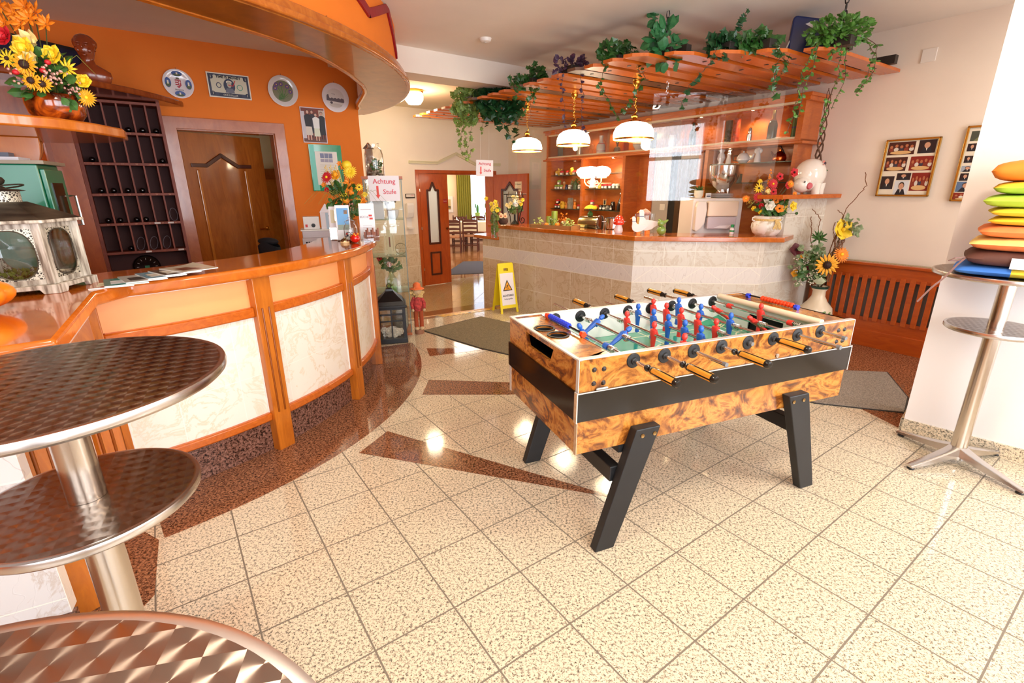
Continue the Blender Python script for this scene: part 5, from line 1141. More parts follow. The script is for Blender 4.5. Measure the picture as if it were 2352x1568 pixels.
def strands(fol, stm, lines, size, step, kind='ivy', m=0, j=.012):
    for pts in lines:
        w = wander(pts, 4, j); stm.tube(w, .0022, 4, 0)
        for a, b in zip(w, w[1:]):
            L_ = (b - a).length; k_ = max(1, int(L_ / step))
            for i in range(k_):
                p = a.lerp(b, rnd.random()); d = rv(); d.z = -abs(d.z) * .8; d.y -= .35; s_ = size * rnd.uniform(.6, 1.2)
                fol.leaf(p, d, Vector((rnd.uniform(-.5, .5), -1, rnd.uniform(0, .9))), s_, s_ * .85, m, kind)
def clump(fol, c, r, n, size, kind='ivy', m=0):
    c = Vector(c)
    for _ in range(n):
        q = rv(); q = q.normalized() * rnd.random() ** .45; p = c + Vector((q.x * r[0], q.y * r[1], q.z * r[2])); d = q + rv() * .6; s_ = size * rnd.uniform(.6, 1.25)
        fol.leaf(p, d, Vector((rnd.uniform(-.6, .6), -1, rnd.uniform(.1, 1.0))), s_, s_ * .85, m, kind)
U = Vector((.5736, -.8192, 0)); Nn = Vector((-.8192, -.5736, 0)); UX = Vector((1, 0, 0))
def plant(label, loc, mats, clumps, lines, size=.05, step=.035, kind='ivy', box=True, name='ivy_plant', chain_to=None, cat='hanging plant'):
    t_ = thing(name, label, cat, loc); f, s_ = MB(), MB()
    for c, r, n in clumps: clump(f, c, (r[0] * 1.08, r[1], r[2] * 1.15), int(n * 1.6), size * 1.1, kind, 0)
    strands(f, s_, lines, size * .85, step, kind)
    if not s_.v: s_.tube([(0, 0, 0), (0, 0, .05)], .003, 4)
    part(f, 'foliage', mats, t_, smooth=False); part(s_, 'stem', M_vine, t_)
    if box: part(MB().box(-.09, .09, -.045, .045, -.012, .05), 'planter', M_box, t_, rot=radians(-55) + pi / 2 if box == 2 else radians(-55), smooth=False, bevel=.004)
    if chain_to: part(chain(MB(), (0, 0, .08), (0, 0, chain_to), .045, .004), 'chain', mat('dark_chain', '#3a3432', .4, metal=.6), t_)
    return t_
CZP = 2.444
plant('variegated ivy hanging furthest down from the end of the slat canopy by the doors', (-.47, 6.28, CZP), M_ivyv, [((-.02, 0, .02), (.17, .15, .12), 130), ((-.05, -.05, -.14), (.15, .12, .12), 70)],
      [[(-.12, -.1, 0), (-.17, -.12, -.25), (-.12, -.12, -.50)], [(-.05, -.1, 0), (-.08, -.14, -.28), (-.05, -.13, -.60)], [(.05, -.1, 0), (.02, -.14, -.25), (-.02, -.13, -.45)], [(.12, -.1, 0), (.16, -.14, -.22), (.12, -.12, -.36)], [(-.1, -.1, -.3), (-.13, -.1, -.52), (-.04, -.1, -.64), (.02, -.1, -.52)]], .055, .03)
plant('dense dark ivy with large leaves beside the variegated ivy on the slat canopy', (-.16, 6.10, CZP), M_ivyd, [((0, 0, .06), (.20, .14, .12), 190), ((.05, -.06, -.10), (.22, .14, .10), 120)],
      [[(-.1, -.1, 0), (-.12, -.14, -.3)], [(0, -.1, 0), (.04, -.14, -.34)], [(.12, -.1, 0), (.14, -.14, -.42)], [(.2, -.1, 0), (.24, -.14, -.30), (.20, -.14, -.46)]], .075, .035)
plant('small ivy between the dense dark ivy and the purple plant on the slat canopy', (.20, 5.34, CZP), M_ivy, [((.05, 0, .09), (.09, .08, .08), 60), ((-.12, 0, .03), (.1, .06, .04), 25)],
      [[(.02, -.1, .02), (.0, -.16, -.10), (-.06, -.16, -.24), (-.1, -.16, -.34)], [(-.1, -.1, 0), (-.16, -.14, -.12)], [(.1, -.06, 0), (.06, -.14, -.06), (.02, -.16, -.18)]], .05, .03)
plant('purple and green leaved plant on the slat canopy above the middle pendant lamp', (.52, 4.83, CZP), M_purp, [((.06, 0, .07), (.10, .07, .05), 55), ((-.08, 0, .05), (.05, .05, .07), 20)],
      [[(-.06, -.08, 0), (-.07, -.14, -.18), (-.03, -.14, -.36), (-.05, -.14, -.48)], [(.1, -.06, 0), (.12, -.12, -.2), (.1, -.12, -.42), (.15, -.12, -.5)]], .042, .028, 'leaf')
plant('ivy with a long trailing garland on the slat canopy between purple plant and chained plant', (.86, 4.50, CZP), M_ivy, [((.02, 0, .09), (.15, .09, .07), 110)],
      [[(-.10, -.08, 0), (-.14, -.16, -.18), (-.04, -.18, -.34), (.03, -.18, -.44)], [(.16, -.08, 0), (.20, -.16, -.16), (.14, -.18, -.30), (.04, -.18, -.40)], [(.2, -.06, 0), (.24, -.12, -.14)]], .045, .024)
plant('round leaved green plant hanging on a chain from the ceiling', (1.21, 4.28, CZP), mat('round_leaf_green', '#2f6e3e', .4, noise=.25, scale=30), [((-.02, -.02, .10), (.12, .08, .10), 34), ((-.10, 0, .20), (.03, .03, .12), 7), ((.02, -.04, -.0), (.10, .06, .05), 12)],
      [[(-.02, 0, .1), (-.10, 0, .2), (-.09, 0, .29)]], .085, .08, 'leaf', chain_to=.31, name='round_leaf_plant')
plant('ivy with one strand standing up towards the ceiling on the slat canopy', (1.60, 4.14, CZP), M_ivyd, [((0, 0, .05), (.11, .08, .06), 100)],
      [[(.04, 0, .05), (.09, 0, .14), (.13, 0, .20), (.15, 0, .27)], [(-.08, -.1, 0), (-.16, -.2, -.14), (-.30, -.22, -.26), (-.34, -.22, -.42)], [(-.02, -.1, 0), (-.02, -.16, -.08)]], .048, .022)
plant('ivy spilling over the slats between the upright strand and the blue speaker', (1.86, 4.07, CZP), M_ivy, [((-.02, 0, .05), (.14, .07, .04), 60)],
      [[(.06, -.06, .02), (.08, -.14, -.06), (.03, -.18, -.22), (.06, -.18, -.34)], [(.1, -.06, .02), (.12, -.12, -.1)], [(.16, -.1, -.06), (.10, -.18, -.16), (.02, -.2, -.30)]], .055, .022)
plant('pothos with long leafy strands hanging on a chain before the blue speaker', (2.39, 3.99, CZP), M_poth, [((-.02, 0, .09), (.21, .10, .08), 230)],
      [[(.12, -.04, .05), (.20, -.10, -.08), (.16, -.12, -.26), (.11, -.12, -.34)], [(.16, -.02, .05), (.24, -.06, -.02), (.22, -.10, -.18), (.14, -.12, -.30)], [(-.02, -.06, 0), (-.04, -.12, -.2), (-.10, -.14, -.40), (-.10, -.14, -.60)], [(.02, -.06, 0), (.0, -.12, -.22), (-.06, -.14, -.44)],
       [(-.2, -.06, 0), (-.30, -.12, -.18), (-.32, -.14, -.36), (-.36, -.14, -.60)], [(-.16, -.06, 0), (-.26, -.12, -.24), (-.30, -.14, -.50)], [(-.06, -.06, 0), (-.12, -.12, -.1)]], .042, .018, 'leaf', chain_to=.31, name='pothos_plant')
# blue speaker lying on the canopy
sp_ = thing('blue_speaker', 'dark blue speaker box with a white stripe on the slat canopy behind the pothos', 'speaker', (2.36, 4.33, 2.435), radians(-25))
pr_ = [(-.16, .0), (.16, .0), (.155, .06), (.06, .235), (.03, .25), (-.13, .29), (-.15, .27)]
part(MB().prism(pr_, -.11, .11, 0, 'y'), 'housing', mat('dark_blue_plastic', '#16265c', .25, coat=.4), sp_, bevel=.015, smooth=False)
part(MB().add([(-.06, -.112, .22), (.10, -.112, .12), (.125, -.112, .10), (.0, -.112, .235)], [(0, 1, 2, 3)]).add([(-.06, -.114, .22), (.10, -.114, .12), (.125, -.114, .10), (.0, -.114, .235)], [(0, 1, 2, 3)]), 'white_stripe', mat('stripe_white', '#e9eaf0', .4), sp_, smooth=False)
part(MB().tube([(-.15, -.1, .12), (-.17, -.14, .05), (-.19, -.2, .0), (-.2, -.24, -.01)], .005, 6), 'cable', mat('cable_white', '#d8d2c8', .5), sp_)
# ------- flowers
FL = {'o': mat('petal_orange', '#f08a1c', .5), 'r': mat('petal_red', '#c8202a', .5), 'y': mat('petal_yellow', '#f6d12c', .5), 'w': mat('petal_white', '#f4efe0', .5), 'c': mat('petal_cream', '#f2dc96', .5), 'm': mat('petal_maroon', '#5c1420', .5), 'p': mat('petal_pink', '#d9a090', .5), 'b': mat('seed_brown', '#2e160c', .7), 'g': mat('leaf_green', '#3a6426', .5, noise=.3, scale=40), 'yo': mat('petal_amber', '#f5ac20', .5), 'gr': mat('leaf_grey_edge', '#7a8a62', .5, noise=.5, scale=60)}
def basis(n):
    n = Vector(n).normalized(); a = n.cross(Vector((0, 0, 1))); a = a.normalized() if a.length > .1 else Vector((1, 0, 0)); return n, a, n.cross(a)
def flower(kind, p, n, r, par):
    n, a, b = basis(n); p = Vector(p); mb = MB(); kd, _, col = kind.partition('_'); nm = 'flower_head'
    def ring(cnt, r0, ln, w, m, lift, off=0.0, curl=.0):
        for i in range(cnt):
            t = 2 * pi * i / cnt + off; d = a * cos(t) + b * sin(t)
            s0 = p + d * r0; e = (d * cos(lift) + n * sin(lift)); mb.leaf(s0, e, n * cos(lift) - d * sin(lift), ln * rnd.uniform(.9, 1.08), w, m)
    mats = [FL.get(col, FL['yo']), FL['b'], FL['y']]
    if kd == 'sun': mats = [FL['yo'], FL['b'], FL['y']]; ring(15, r * .35, r * .75, r * .24, 0, .15); ring(13, r * .3, r * .65, r * .22, 0, .35, .2); mb.ball(p + n * .004, r * .38, 1, 12, k=6)
    elif kd in ('daisy', 'gerb', 'mum'):
        k_ = 20 if kd != 'daisy' else 12; ring(k_, r * .15, r * .88, r * .22, 0, .12); ring(k_ - 2, r * .12, r * .65, r * .2, 0, .4, .15)
        if kd == 'mum': ring(14, r * .1, r * .45, r * .2, 0, .8, .3)
        mb.ball(p + n * .003, r * .2, 2 if kd == 'gerb' else (1 if r > .03 and kd != 'mum' else 2), 10, k=6)
    elif kd == 'rose': ring(6, r * .25, r * .8, r * .9, 0, .5); ring(6, r * .2, r * .75, r * .8, 0, .9, .5); ring(5, r * .1, r * .7, r * .7, 0, 1.2, .2); mb.ball(p + n * r * .3, r * .42, 0, 10, k=6)
    elif kd == 'tulip': ring(3, r * .3, r * 1.9, r * 1.3, 0, 1.25); ring(3, r * .2, r * 1.9, r * 1.2, 0, 1.35, 1.0); mb.ball(p + n * r * .7, r * .62, 0, 10, k=6)
    elif kd == 'poppy': ring(5, r * .1, r, r * 1.15, 0, .35); ring(4, r * .1, r * .8, r * .9, 0, .6, .6); mb.ball(p + n * r * .15, r * .22, 1 if col in 'rmo' else 2, 8, k=5)
    elif kd == 'lily': ring(6, r * .05, r, r * .42, 0, .45); ring(6, r * .05, r * .8, r * .36, 0, .8, .5)
    elif kd == 'spike':
        for i in range(26): q = p + Vector((0, 0, -.10 + .008 * i)); mats = [FL['o']]; d = rv(); mb.leaf(q, d, n, .03 * (1 - i / 40), .02, 0)
    elif kd == 'ball': mb.ball(p, r, 0, 12, (1, 1, .9)); mats = [FL['y']]
    elif kd == 'bud': mb.ball(p, r, 0, 8); mats = [FL['g']]
    elif kd == 'berry': mb.ball(p, r, 0, 10, (1, 1, .9)); mats = [FL['r'] if col != 'o' else FL['o']]
    elif kd == 'thistle': mats = [FL['g']]; [mb.leaf(p + rv() * r * .2, rv() + Vector((0, 0, .6)), n, r * .8, r * .14, 0) for _ in range(50)]
    elif kd == 'leafw': mats = [mat('leaf_pale', '#b8c0a0', .5)]; mb.leaf(p, a - n * .2, n, r * 1.8, r * 1.3, 0)
    else:
        mats = [{'pinkfill': FL['p'], 'wfill': FL['w'], 'yfill': FL['y']}[kd]]
        for _ in range(22): mb.ball(p + rv() * r * .85, r * .16, 0, 5, k=3)
        nm = 'filler_blossom'
    part(mb, nm, mats, par, smooth=kd in ('ball', 'bud', 'berry'))
def arrange(par, items, root, greens, gmat='g', leafn=120, leafs=.05, grass=10, gl=.3, box=((0, 0, .2), (.15, .12, .12)), cam_dir=Vector((0, -1, .1))):
    st = MB()
    for it in items:
        kd, x, y, z, r = it; r *= 1.15; p = Vector((x, y, z)); d = p - Vector(root)
        n = cam_dir + Vector((d.x * 1.6, d.y * .8, d.z * .6)) + rv() * .15; flower(kd, p, n, r, par)
        st.tube([root, Vector(root).lerp(p, .5) + Vector((d.x * -.1, 0, .02)), p], .0022, 4)
    part(st, 'stem', M_stem, par); g = MB(); c, rr = box
    clump(g, c, rr, leafn, leafs, 'leaf', 0); part(g, 'foliage', FL[gmat], par, smooth=False)
    gr = MB()
    for _ in range(grass):
        a = rnd.uniform(0, 2 * pi); o = Vector((cos(a), sin(a) * .7 - .2, 0)); q = Vector(root)
        gr.tube([q, q + o * gl * .3 + Vector((0, 0, gl * .6)), q + o * gl * .7 + Vector((0, 0, gl * .75)), q + o * gl + Vector((0, 0, gl * .45))], [.002, .0016, .0012, .0006], 4)
    part(gr, 'grass_blade', mat('dry_grass', '#8a8a3a', .6), par)
# A: glazed bowl upper left
tA = thing('flower_bowl', 'brown glazed bowl of yellow flowers, sunflowers and a red rose on the rounded upper shelf', 'flower arrangement', (-2.03, 2.38, 1.768))
k = NT('brown_glaze'); k.set(.1, 0, .8); nz = k.n('TexNoise', i_Scale=14.0, i_Detail=5.0, i_Distortion=1.0); k.l(k.co(), nz.inputs['Vector']); k.l(k.ramp(nz.outputs[0], [(.38, '#2a0c04'), (.52, '#7a2a08'), (.66, '#c85a10')]), k.b.inputs['Base Color'])
part(MB().lathe([(0, 0), (.075, 0), (.098, .03), (.106, .07), (.104, .10), (.098, .108), (.092, .10), (.06, .08), (0, .08)], 36), 'bowl', k.m, tA)
IA = [('lily_o', .037, -.071, .426, .045), ('lily_o', .06, -.057, .41, .04), ('lily_o', -.012, -.075, .402, .04), ('lily_o', .019, -.086, .365, .04), ('lily_o', -.03, -.112, .418, .04), ('lily_o', .053, -.084, .381, .035), ('rose_r', .007, -.165, .293, .035), ('tulip_c', .05, -.086, .285, .028), ('rose_y', .043, -.132, .259, .04), ('rose_y', .106, -.078, .246, .038), ('sun', .055, -.162, .196, .04), ('daisy_y', .139, -.064, .2, .04), ('sun', .073, -.172, .135, .03), ('sun', .098, -.153, .125, .03), ('rose_y', .151, -.003, .163, .028), ('gerb_yo', .15, -.007, .098, .034), ('berry_r', .11, -.114, .214, .01), ('berry_r', .093, -.129, .18, .01), ('berry_r', .03, -.185, .163, .01), ('tulip_c', .067, -.124, .216, .022), ('pinkfill', .116, -.096, .166, .03), ('pinkfill', .096, -.112, .171, .03), ('pinkfill', .123, -.039, .134, .028), ('pinkfill', .02, -.15, .15, .03), ('lily_o', -.05, -.09, .36, .04), ('daisy_y', -.02, -.15, .22, .035), ('lily_o', .09, -.05, .37, .035)]
arrange(tA, IA, (0, 0, .06), None, leafn=130, leafs=.05, grass=16, gl=.26, box=((.03, -.05, .17), (.11, .09, .11)))
# B: reception arrangement
tB = thing('counter_flower_arrangement', 'tall arrangement of yellow and orange flowers with wheat at the end of the reception counter', 'flower arrangement', (-1.33, 4.14, 1.0885))
part(MB().lathe([(0, 0), (.05, 0), (.06, .05), (.045, .12), (.05, .14), (.04, .14), (0, .11)], 24), 'vase', mat('terracotta_vase', '#a8622c', .4), tB)
IB = [('gerb_r', -.131, -.096, .474, .045), ('ball_y', .006, .003, .568, .035), ('mum_y', .038, -.039, .517, .05), ('lily_o', .02, -.023, .431, .045), ('lily_o', .016, -.046, .391, .04), ('rose_yo', -.08, -.025, .49, .04), ('berry_o', .011, .005, .36, .03), ('berry_o', -.006, -.063, .293, .025), ('rose_r', -.145, -.08, .378, .02), ('daisy_y', .083, .027, .397, .03), ('daisy_y', .12, .038, .339, .025), ('lily_o', .099, .032, .284, .035), ('daisy_y', .071, -.007, .285, .03), ('pinkfill', .018, -.045, .245, .03), ('yfill', -.019, -.068, .324, .03), ('lily_o', -.17, -.057, .415, .025), ('lily_o', -.044, -.013, .577, .022), ('lily_o', -.025, -.006, .548, .022)]
arrange(tB, IB, (0, 0, .12), None, leafn=110, leafs=.06, grass=16, gl=.34, box=((-.04, -.01, .30), (.12, .09, .14)))
wh = MB()
for dx in (-.03, .0, .03):
    wh.tube([(0, 0, .14), (-.05 + dx, -.03, .35), (-.10 + dx * 2, -.05, .52)], .0015, 4)
    for i in range(14): q = Vector((-.065 + dx * 1.3 - .0035 * i, -.04, .40 + .011 * i)); wh.leaf(q, (-.35 + (.5 if i % 2 else -.5), 0, 1), (0, -1, 0), .03, .009)
part(wh, 'wheat_ear', mat('wheat', '#d9b860', .6), tB, smooth=False)
# C: pot on the bar
tC = thing('bar_flower_pot', 'white crackled pot with straw tassel and mixed red flowers on the bar corner', 'flower arrangement', (2.43, 4.715, 1.0255))
k = NT('white_crackle'); k.set(.35); nz = k.n('TexNoise', i_Scale=16.0, i_Detail=5.0); k.l(k.co(), nz.inputs['Vector']); k.l(k.ramp(nz.outputs[0], [(.40, '#c9bba4'), (.5, '#e9e4dc'), (.7, '#f1ede8')]), k.b.inputs['Base Color'])
part(MB().lathe([(0, 0), (.085, 0), (.118, .03), (.135, .075), (.132, .11), (.115, .138), (.112, .15), (.120, .165), (.122, .178), (.112, .182), (.105, .172), (0, .16)], 40), 'pot', k.m, tC)
for sg in (-1, 1): part(MB().tube([(sg * .118, 0, .135), (sg * .142, 0, .145), (sg * .142, 0, .165), (sg * .118, 0, .172)], .007, 8), 'pot_handle', k.m, tC)
M_straw = mat('straw_raffia', '#d9b878', .8, noise=.3, scale=120)
part(MB().lathe([(.114, .136), (.119, .142), (.119, .156), (.114, .160)], 32), 'raffia_band', M_straw, tC)
ts = MB()
for i in range(40): a = -1.35 + rnd.uniform(-.12, .12); b_ = -1.35 + rnd.uniform(-.32, .32); ts.tube([(.122 * cos(a), .122 * sin(a), .15), (.148 * cos((a + b_) / 2), .148 * sin((a + b_) / 2), .12), (.150 * cos(b_), .150 * sin(b_), rnd.uniform(.06, .085))], .0022, 4)
part(ts, 'tassel', M_straw, tC)
IC = [('spike', -.028, .014, .50, .03), ('poppy_r', .164, -.032, .568, .036), ('poppy_r', .044, -.023, .533, .032), ('gerb_r', -.015, -.037, .469, .044), ('daisy_y', -.111, .023, .432, .042), ('tulip_c', -.063, -.035, .395, .02), ('gerb_r', -.118, -.007, .348, .044), ('gerb_o', -.203, .06, .337, .032), ('rose_w', -.06, -.059, .33, .032), ('rose_w', -.044, -.09, .277, .042), ('poppy_o', .004, -.092, .321, .026), ('gerb_r', .071, -.072, .334, .040), ('gerb_o', .145, -.044, .468, .034), ('poppy_r', .122, -.043, .454, .028), ('gerb_o', .178, -.074, .38, .022), ('poppy_y', .181, -.076, .273, .04), ('rose_r', -.098, -.04, .274, .024), ('poppy_o', .043, -.102, .252, .034), ('rose_y', -.137, .013, .248, .022), ('rose_y', -.099, -.039, .221, .02), ('yfill', .081, -.112, .256, .024), ('bud', .213, -.095, .208, .012), ('daisy_y', -.097, .049, .493, .022), ('yfill', -.163, .05, .308, .02), ('poppy_r', .0, -.03, .40, .03)]
arrange(tC, IC, (0, 0, .16), None, leafn=120, leafs=.05, grass=14, gl=.22, box=((.0, -.02, .26), (.13, .09, .08)))
# D: floor vase
tD = thing('floor_vase_bouquet', 'cream floor vase with sunflower, poppies and curly willow in the corner by the radiator cover', 'flower arrangement', (2.99, 4.62, .002))
k = NT('cream_vase'); k.set(.3, 0, .3); k.b.inputs['Base Color'].default_value = srgb('#e6d6bc')
part(MB().lathe([(0, 0), (.09, 0), (.10, .02), (.13, .12), (.15, .24), (.135, .34), (.085, .40), (.058, .45), (.055, .50), (.075, .535), (.078, .548), (.066, .548), (.05, .52), (0, .50)], 40), 'vase', k.m, tD)
part(MB().lathe([(.072, .528), (.080, .540), (.080, .550), (.066, .551)], 32), 'green_lip', mat('dark_green_glaze', '#1c4034', .2), tD)
lv = MB(); [lv.leaf((.137 * cos(a), .137 * sin(a), .30 + dz), (cos(a + 1.5 * s_), sin(a + 1.5 * s_), .3 * s_), (cos(a), sin(a), .3), .06, .05, 0) for a, dz, s_ in ((-1.9, .01, 1), (-1.75, .02, -1), (-1.5, .0, 1), (-1.3, -.02, 1))]
part(lv, 'painted_leaf', mat('painted_green', '#6a8a4a', .4), tD, smooth=False)
ID = [('poppy_m', -.236, .087, .885, .055), ('poppy_m', -.161, -.017, .697, .045), ('sun', -.064, -.137, .773, .085), ('gerb_o', .102, -.068, .86, .07), ('poppy_y', .078, -.052, 1.083, .08), ('thistle', -.072, .046, .993, .08), ('poppy_yo', -.184, .056, .824, .04), ('poppy_yo', -.215, .074, .66, .035), ('wfill', -.217, .064, .792, .04), ('wfill', -.216, .04, .709, .035), ('wfill', -.178, .017, .787, .035), ('wfill', -.09, -.061, .683, .04), ('wfill', -.117, -.044, .6, .035), ('wfill', -.2, .03, .586, .035), ('wfill', -.151, -.023, .655, .035), ('leafw', -.03, -.119, .613, .05)]
arrange(tD, ID, (0, 0, .52), None, leafn=60, leafs=.07, grass=0, box=((-.10, .0, .74), (.12, .09, .14)))
gg = MB(); clump(gg, (-.13, .0, .76), (.17, .10, .20), 110, .055, 'leaf'); clump(gg, (.14, -.05, 1.10), (.08, .05, .10), 34, .06, 'leaf'); part(gg, 'grey_green_leaves', FL['gr'], tD, smooth=False)
BR = [[(.033, -.022, .611), (.017, -.011, .843), (.037, -.024, 1.02), (.067, -.044, 1.212), (.018, -.012, 1.26)], [(.033, -.022, .611), (.006, -.004, .81), (.029, -.019, .968), (.048, -.032, 1.091), (.073, -.048, 1.271), (.153, -.102, 1.436), (.167, -.113, 1.473), (.144, -.097, 1.586)],
      [(.033, -.022, .611), (-.017, .011, .755), (-.056, .036, .932), (-.082, .052, 1.065), (-.08, .051, 1.167), (-.128, .08, 1.237), (-.151, .094, 1.267)], [(.033, -.022, .611), (-.082, .052, .835), (-.128, .081, 1.011), (-.141, .088, 1.134), (-.149, .093, 1.196)], [(.033, -.022, .611), (.029, -.019, .865), (.101, -.067, .973), (.107, -.071, 1.034)]]
for b in BR: part(MB().tube(wander([(0, 0, .52)] + b, 5, .006), .0035, 5), 'willow_branch', mat('willow_brown', '#7a4c28', .7), tD)
cw = MB()
for _ in range(22):
    x0 = rnd.uniform(-.02, .10); ph = rnd.uniform(0, 6); cw.tube([(x0 * t / 10 + .018 * sin(t * .9 + ph) + .03, -.02 + .015 * cos(t + ph) - .02, .60 + .055 * t * rnd.uniform(.97, 1.03)) for t in range(11)], .0022, 4)
part(cw, 'curly_willow', mat('willow_brown'), tD)
# dried vine standing on the piggy bank shelf against the wall
dv = thing('dried_vine', 'dark twisted dried vine with purple berries rising behind the white pig bank', 'dried plant', (2.95, 4.90, 1.62))
for ph in (0, 2.1, 4.0): part(MB().tube([(-.03 + .030 * sin(t * .9 + ph) * (1 - t / 30), .012 * cos(t + ph), .044 * t) for t in range(17)], [.009 - .0004 * t for t in range(17)], 6), 'vine_stem', M_vine, dv)
bb = MB(); [bb.ball(Vector((-.05, -.03, .03)) + rv() * .05, .016, 0, 8, k=5) for _ in range(24)]; part(bb, 'purple_berries', mat('purple_berry', '#3a1028', .3), dv)
fb = MB(); clump(fb, (-.02, -.02, .0), (.08, .05, .04), 30, .04, 'leaf'); part(fb, 'leaf_tuft', FL['g'], dv, smooth=False)
# ---------------------------------------------------------------- things on the reception counter
CT = 1.0885
k = NT('whitewashed_wood'); k.set(.7); nz = k.n('TexNoise', i_Scale=9.0, i_Detail=5.0); k.l(k.co((6, 6, .8)), nz.inputs['Vector'])
k.l(k.ramp(nz.outputs[0], [(.32, '#6f6052'), (.5, '#b3a898'), (.68, '#d8d0c4')]), k.b.inputs['Base Color']); M_wwash = k.m
k = NT('patinated_lantern_roof'); k.set(.45, .5); nz = k.n('TexNoise', i_Scale=7.0, i_Detail=5.0); k.l(k.co((1, 1, 5)), nz.inputs['Vector']); k.l(k.ramp(nz.outputs[0], [(.35, '#2c2620'), (.7, '#6a6050')]), k.b.inputs['Base Color']); M_roof = k.m
k = NT('filigree_metal'); k.set(.5, .4); vo = k.n('TexVoronoi', feature='DISTANCE_TO_EDGE', i_Scale=110.0); k.l(k.co(), vo.inputs['Vector']); k.l(k.ramp(vo.outputs[0], [(.10, '#cdc6b4'), (.22, '#3c342c')]), k.b.inputs['Base Color']); M_fili = k.m
M_lglass = glass('lantern_glass', (.93, .93, .92), .05)
lt = thing('whitewashed_lantern', 'large six sided whitewashed lantern with a dark metal roof on the reception counter', 'lantern', (-1.992, 1.966, CT), 0)
R6 = .195
def hexp(r, a0=0, n=6): return [(r * cos(a0 + 2 * pi * i / n), r * sin(a0 + 2 * pi * i / n)) for i in range(n)]
A0 = radians(-21)
hp = hexp(R6, A0)
for i in range(6):
    p, q = Vector(hp[i] + (0,)), Vector(hp[(i + 1) % 6] + (0,)); d = (q - p); ln = d.length; a = atan2(d.y, d.x)
    fr = MB().prism([(-.014, 0), (.03, 0), (.04, .018), (ln - .04, .018), (ln - .03, 0), (ln + .014, 0), (ln + .014, .035), (-.014, .035)], -.018, .002, 0, 'y')
    part(fr, 'plinth', M_wwash, lt, loc=p * 1.05, rot=a, smooth=False, bevel=.002)
    part(MB().box(-.014, .014, -.014, .014, .035, .27), 'corner_post', M_wwash, lt, loc=p * .98, rot=a, smooth=False, bevel=.002)
    pn = part(MB().box(.012, ln - .012, -.004, .008, .035, .055).box(.012, ln - .012, -.004, .008, .248, .27).box(.012, .026, -.004, .008, .055, .248).box(ln - .026, ln - .012, -.004, .008, .055, .248), 'frame_panel', M_wwash, lt, loc=p * .97, rot=a, smooth=False)
    # filigree corners around an oval opening
    w_ = ln - .052; cx_ = ln / 2; cz_ = .151; N_ = 24; ov = [(cx_ + (w_ / 2 - .004) * abs(cos(t)) ** .8 * (1 if cos(t) > 0 else -1), cz_ + .092 * abs(sin(t)) ** .8 * (1 if sin(t) > 0 else -1)) for t in [2 * pi * j / N_ + .13 for j in range(N_)]]
    bx_ = [(min(max(cx_ + (x - cx_) * 9, .026), ln - .026), min(max(cz_ + (z - cz_) * 9, .055), .248)) for x, z in ov]
    part(MB().grid([[(x, .0, z) for x, z in ov], [(x, .0, z) for x, z in bx_]], 0, False, True), 'filigree', M_fili, pn, smooth=False)
    part(MB().tube([(x, -.001, z) for x, z in ov], .0022, 5, closed=True), 'oval_bead', M_roof, pn)
    part(MB().box(.02, ln - .02, .003, .005, .05, .25), 'glass_pane', M_lglass, pn, smooth=False)
part(MB().prism(hexp(.195, A0), .03, .036), 'floor_board', M_wwash, lt, smooth=False)
part(MB().prism(hexp(.232, A0), .268, .280), 'eaves', M_wwash, lt, smooth=False, bevel=.003)
e0, e1 = hexp(.225, A0), hexp(.075, A0)
part(MB().grid([[(x, y, .280) for x, y in e0], [(x, y, .345) for x, y in e1]], 0, False, True), 'roof', M_roof, lt, smooth=False)
part(MB().lathe([(.062, .343), (.062, .385)], 24), 'vent_band', M_fili, lt)
part(MB().lathe([(0, .395), (.06, .392), (.082, .386), (.06, .384)], 24), 'vent_cap', M_roof, lt)
part(MB().lathe([(.03, .392), (.024, .40), (.014, .405), (.026, .415), (.03, .425), (.024, .436), (.010, .44), (.012, .447), (0, .45)], 16), 'finial', M_roof, lt)
part(MB().tube([(.075 * cos(t), .02 + .05 * sin(t), .400 + .01 * cos(t)) for t in [2 * pi * j / 20 for j in range(20)]], .003, 6, closed=True), 'ring_handle', M_roof, lt)
ms = MB(); clump(ms, (0, 0, .05), (.09, .09, .03), 240, .018, 'leaf'); part(ms, 'moss', mat('moss_green', '#6a7a34', .9), lt, smooth=False)
part(MB().box(-.006, .006, -.015, 0, -.012, .012), 'latch', mat('latch_black', '#1c1816', .4, metal=.5), lt, loc=(hp[1][0] * 1.0, hp[1][1] * 1.0, .17))
# pumpkins
k = NT('pumpkin_skin'); k.set(.35); nz = k.n('TexNoise', i_Scale=4.0); k.l(k.co(), nz.inputs['Vector']); k.l(k.ramp(nz.outputs[0], [(.35, '#ee7a10'), (.65, '#f7b42a')]), k.b.inputs['Base Color'])
pk = thing('ceramic_pumpkin', 'yellow orange ceramic pumpkin with a mushroom cap on top at the left picture edge', 'pumpkin', (-1.80, 1.52, CT)); pk.scale = (1.12, 1.12, 1.05)
P = [[((.10 * (1 + .10 * abs(cos(4 * a))) * sin(t) * 1.25) * cos(a), (.10 * (1 + .10 * abs(cos(4 * a))) * sin(t) * 1.25) * sin(a), .058 - .058 * cos(t) ** 1 if t < pi * .9 else .112 - .01 * (t / pi)) for a in [2 * pi * j / 64 for j in range(64)]] for t in [pi * i / 14 for i in range(15)]]
part(MB().grid(P, 0, False, True), 'body', k.m, pk, ang=60)
part(MB().lathe([(.03, .105), (.022, .13), (.02, .15)], 16), 'stalk', mat('stalk_cream', '#f0d9a0', .5), pk)
part(MB().lathe([(.02, .148), (.085, .150), (.088, .158), (.07, .185), (.03, .20), (0, .203)], 28), 'mushroom_cap', mat('cap_red', '#c8401c', .25, coat=.5), pk)
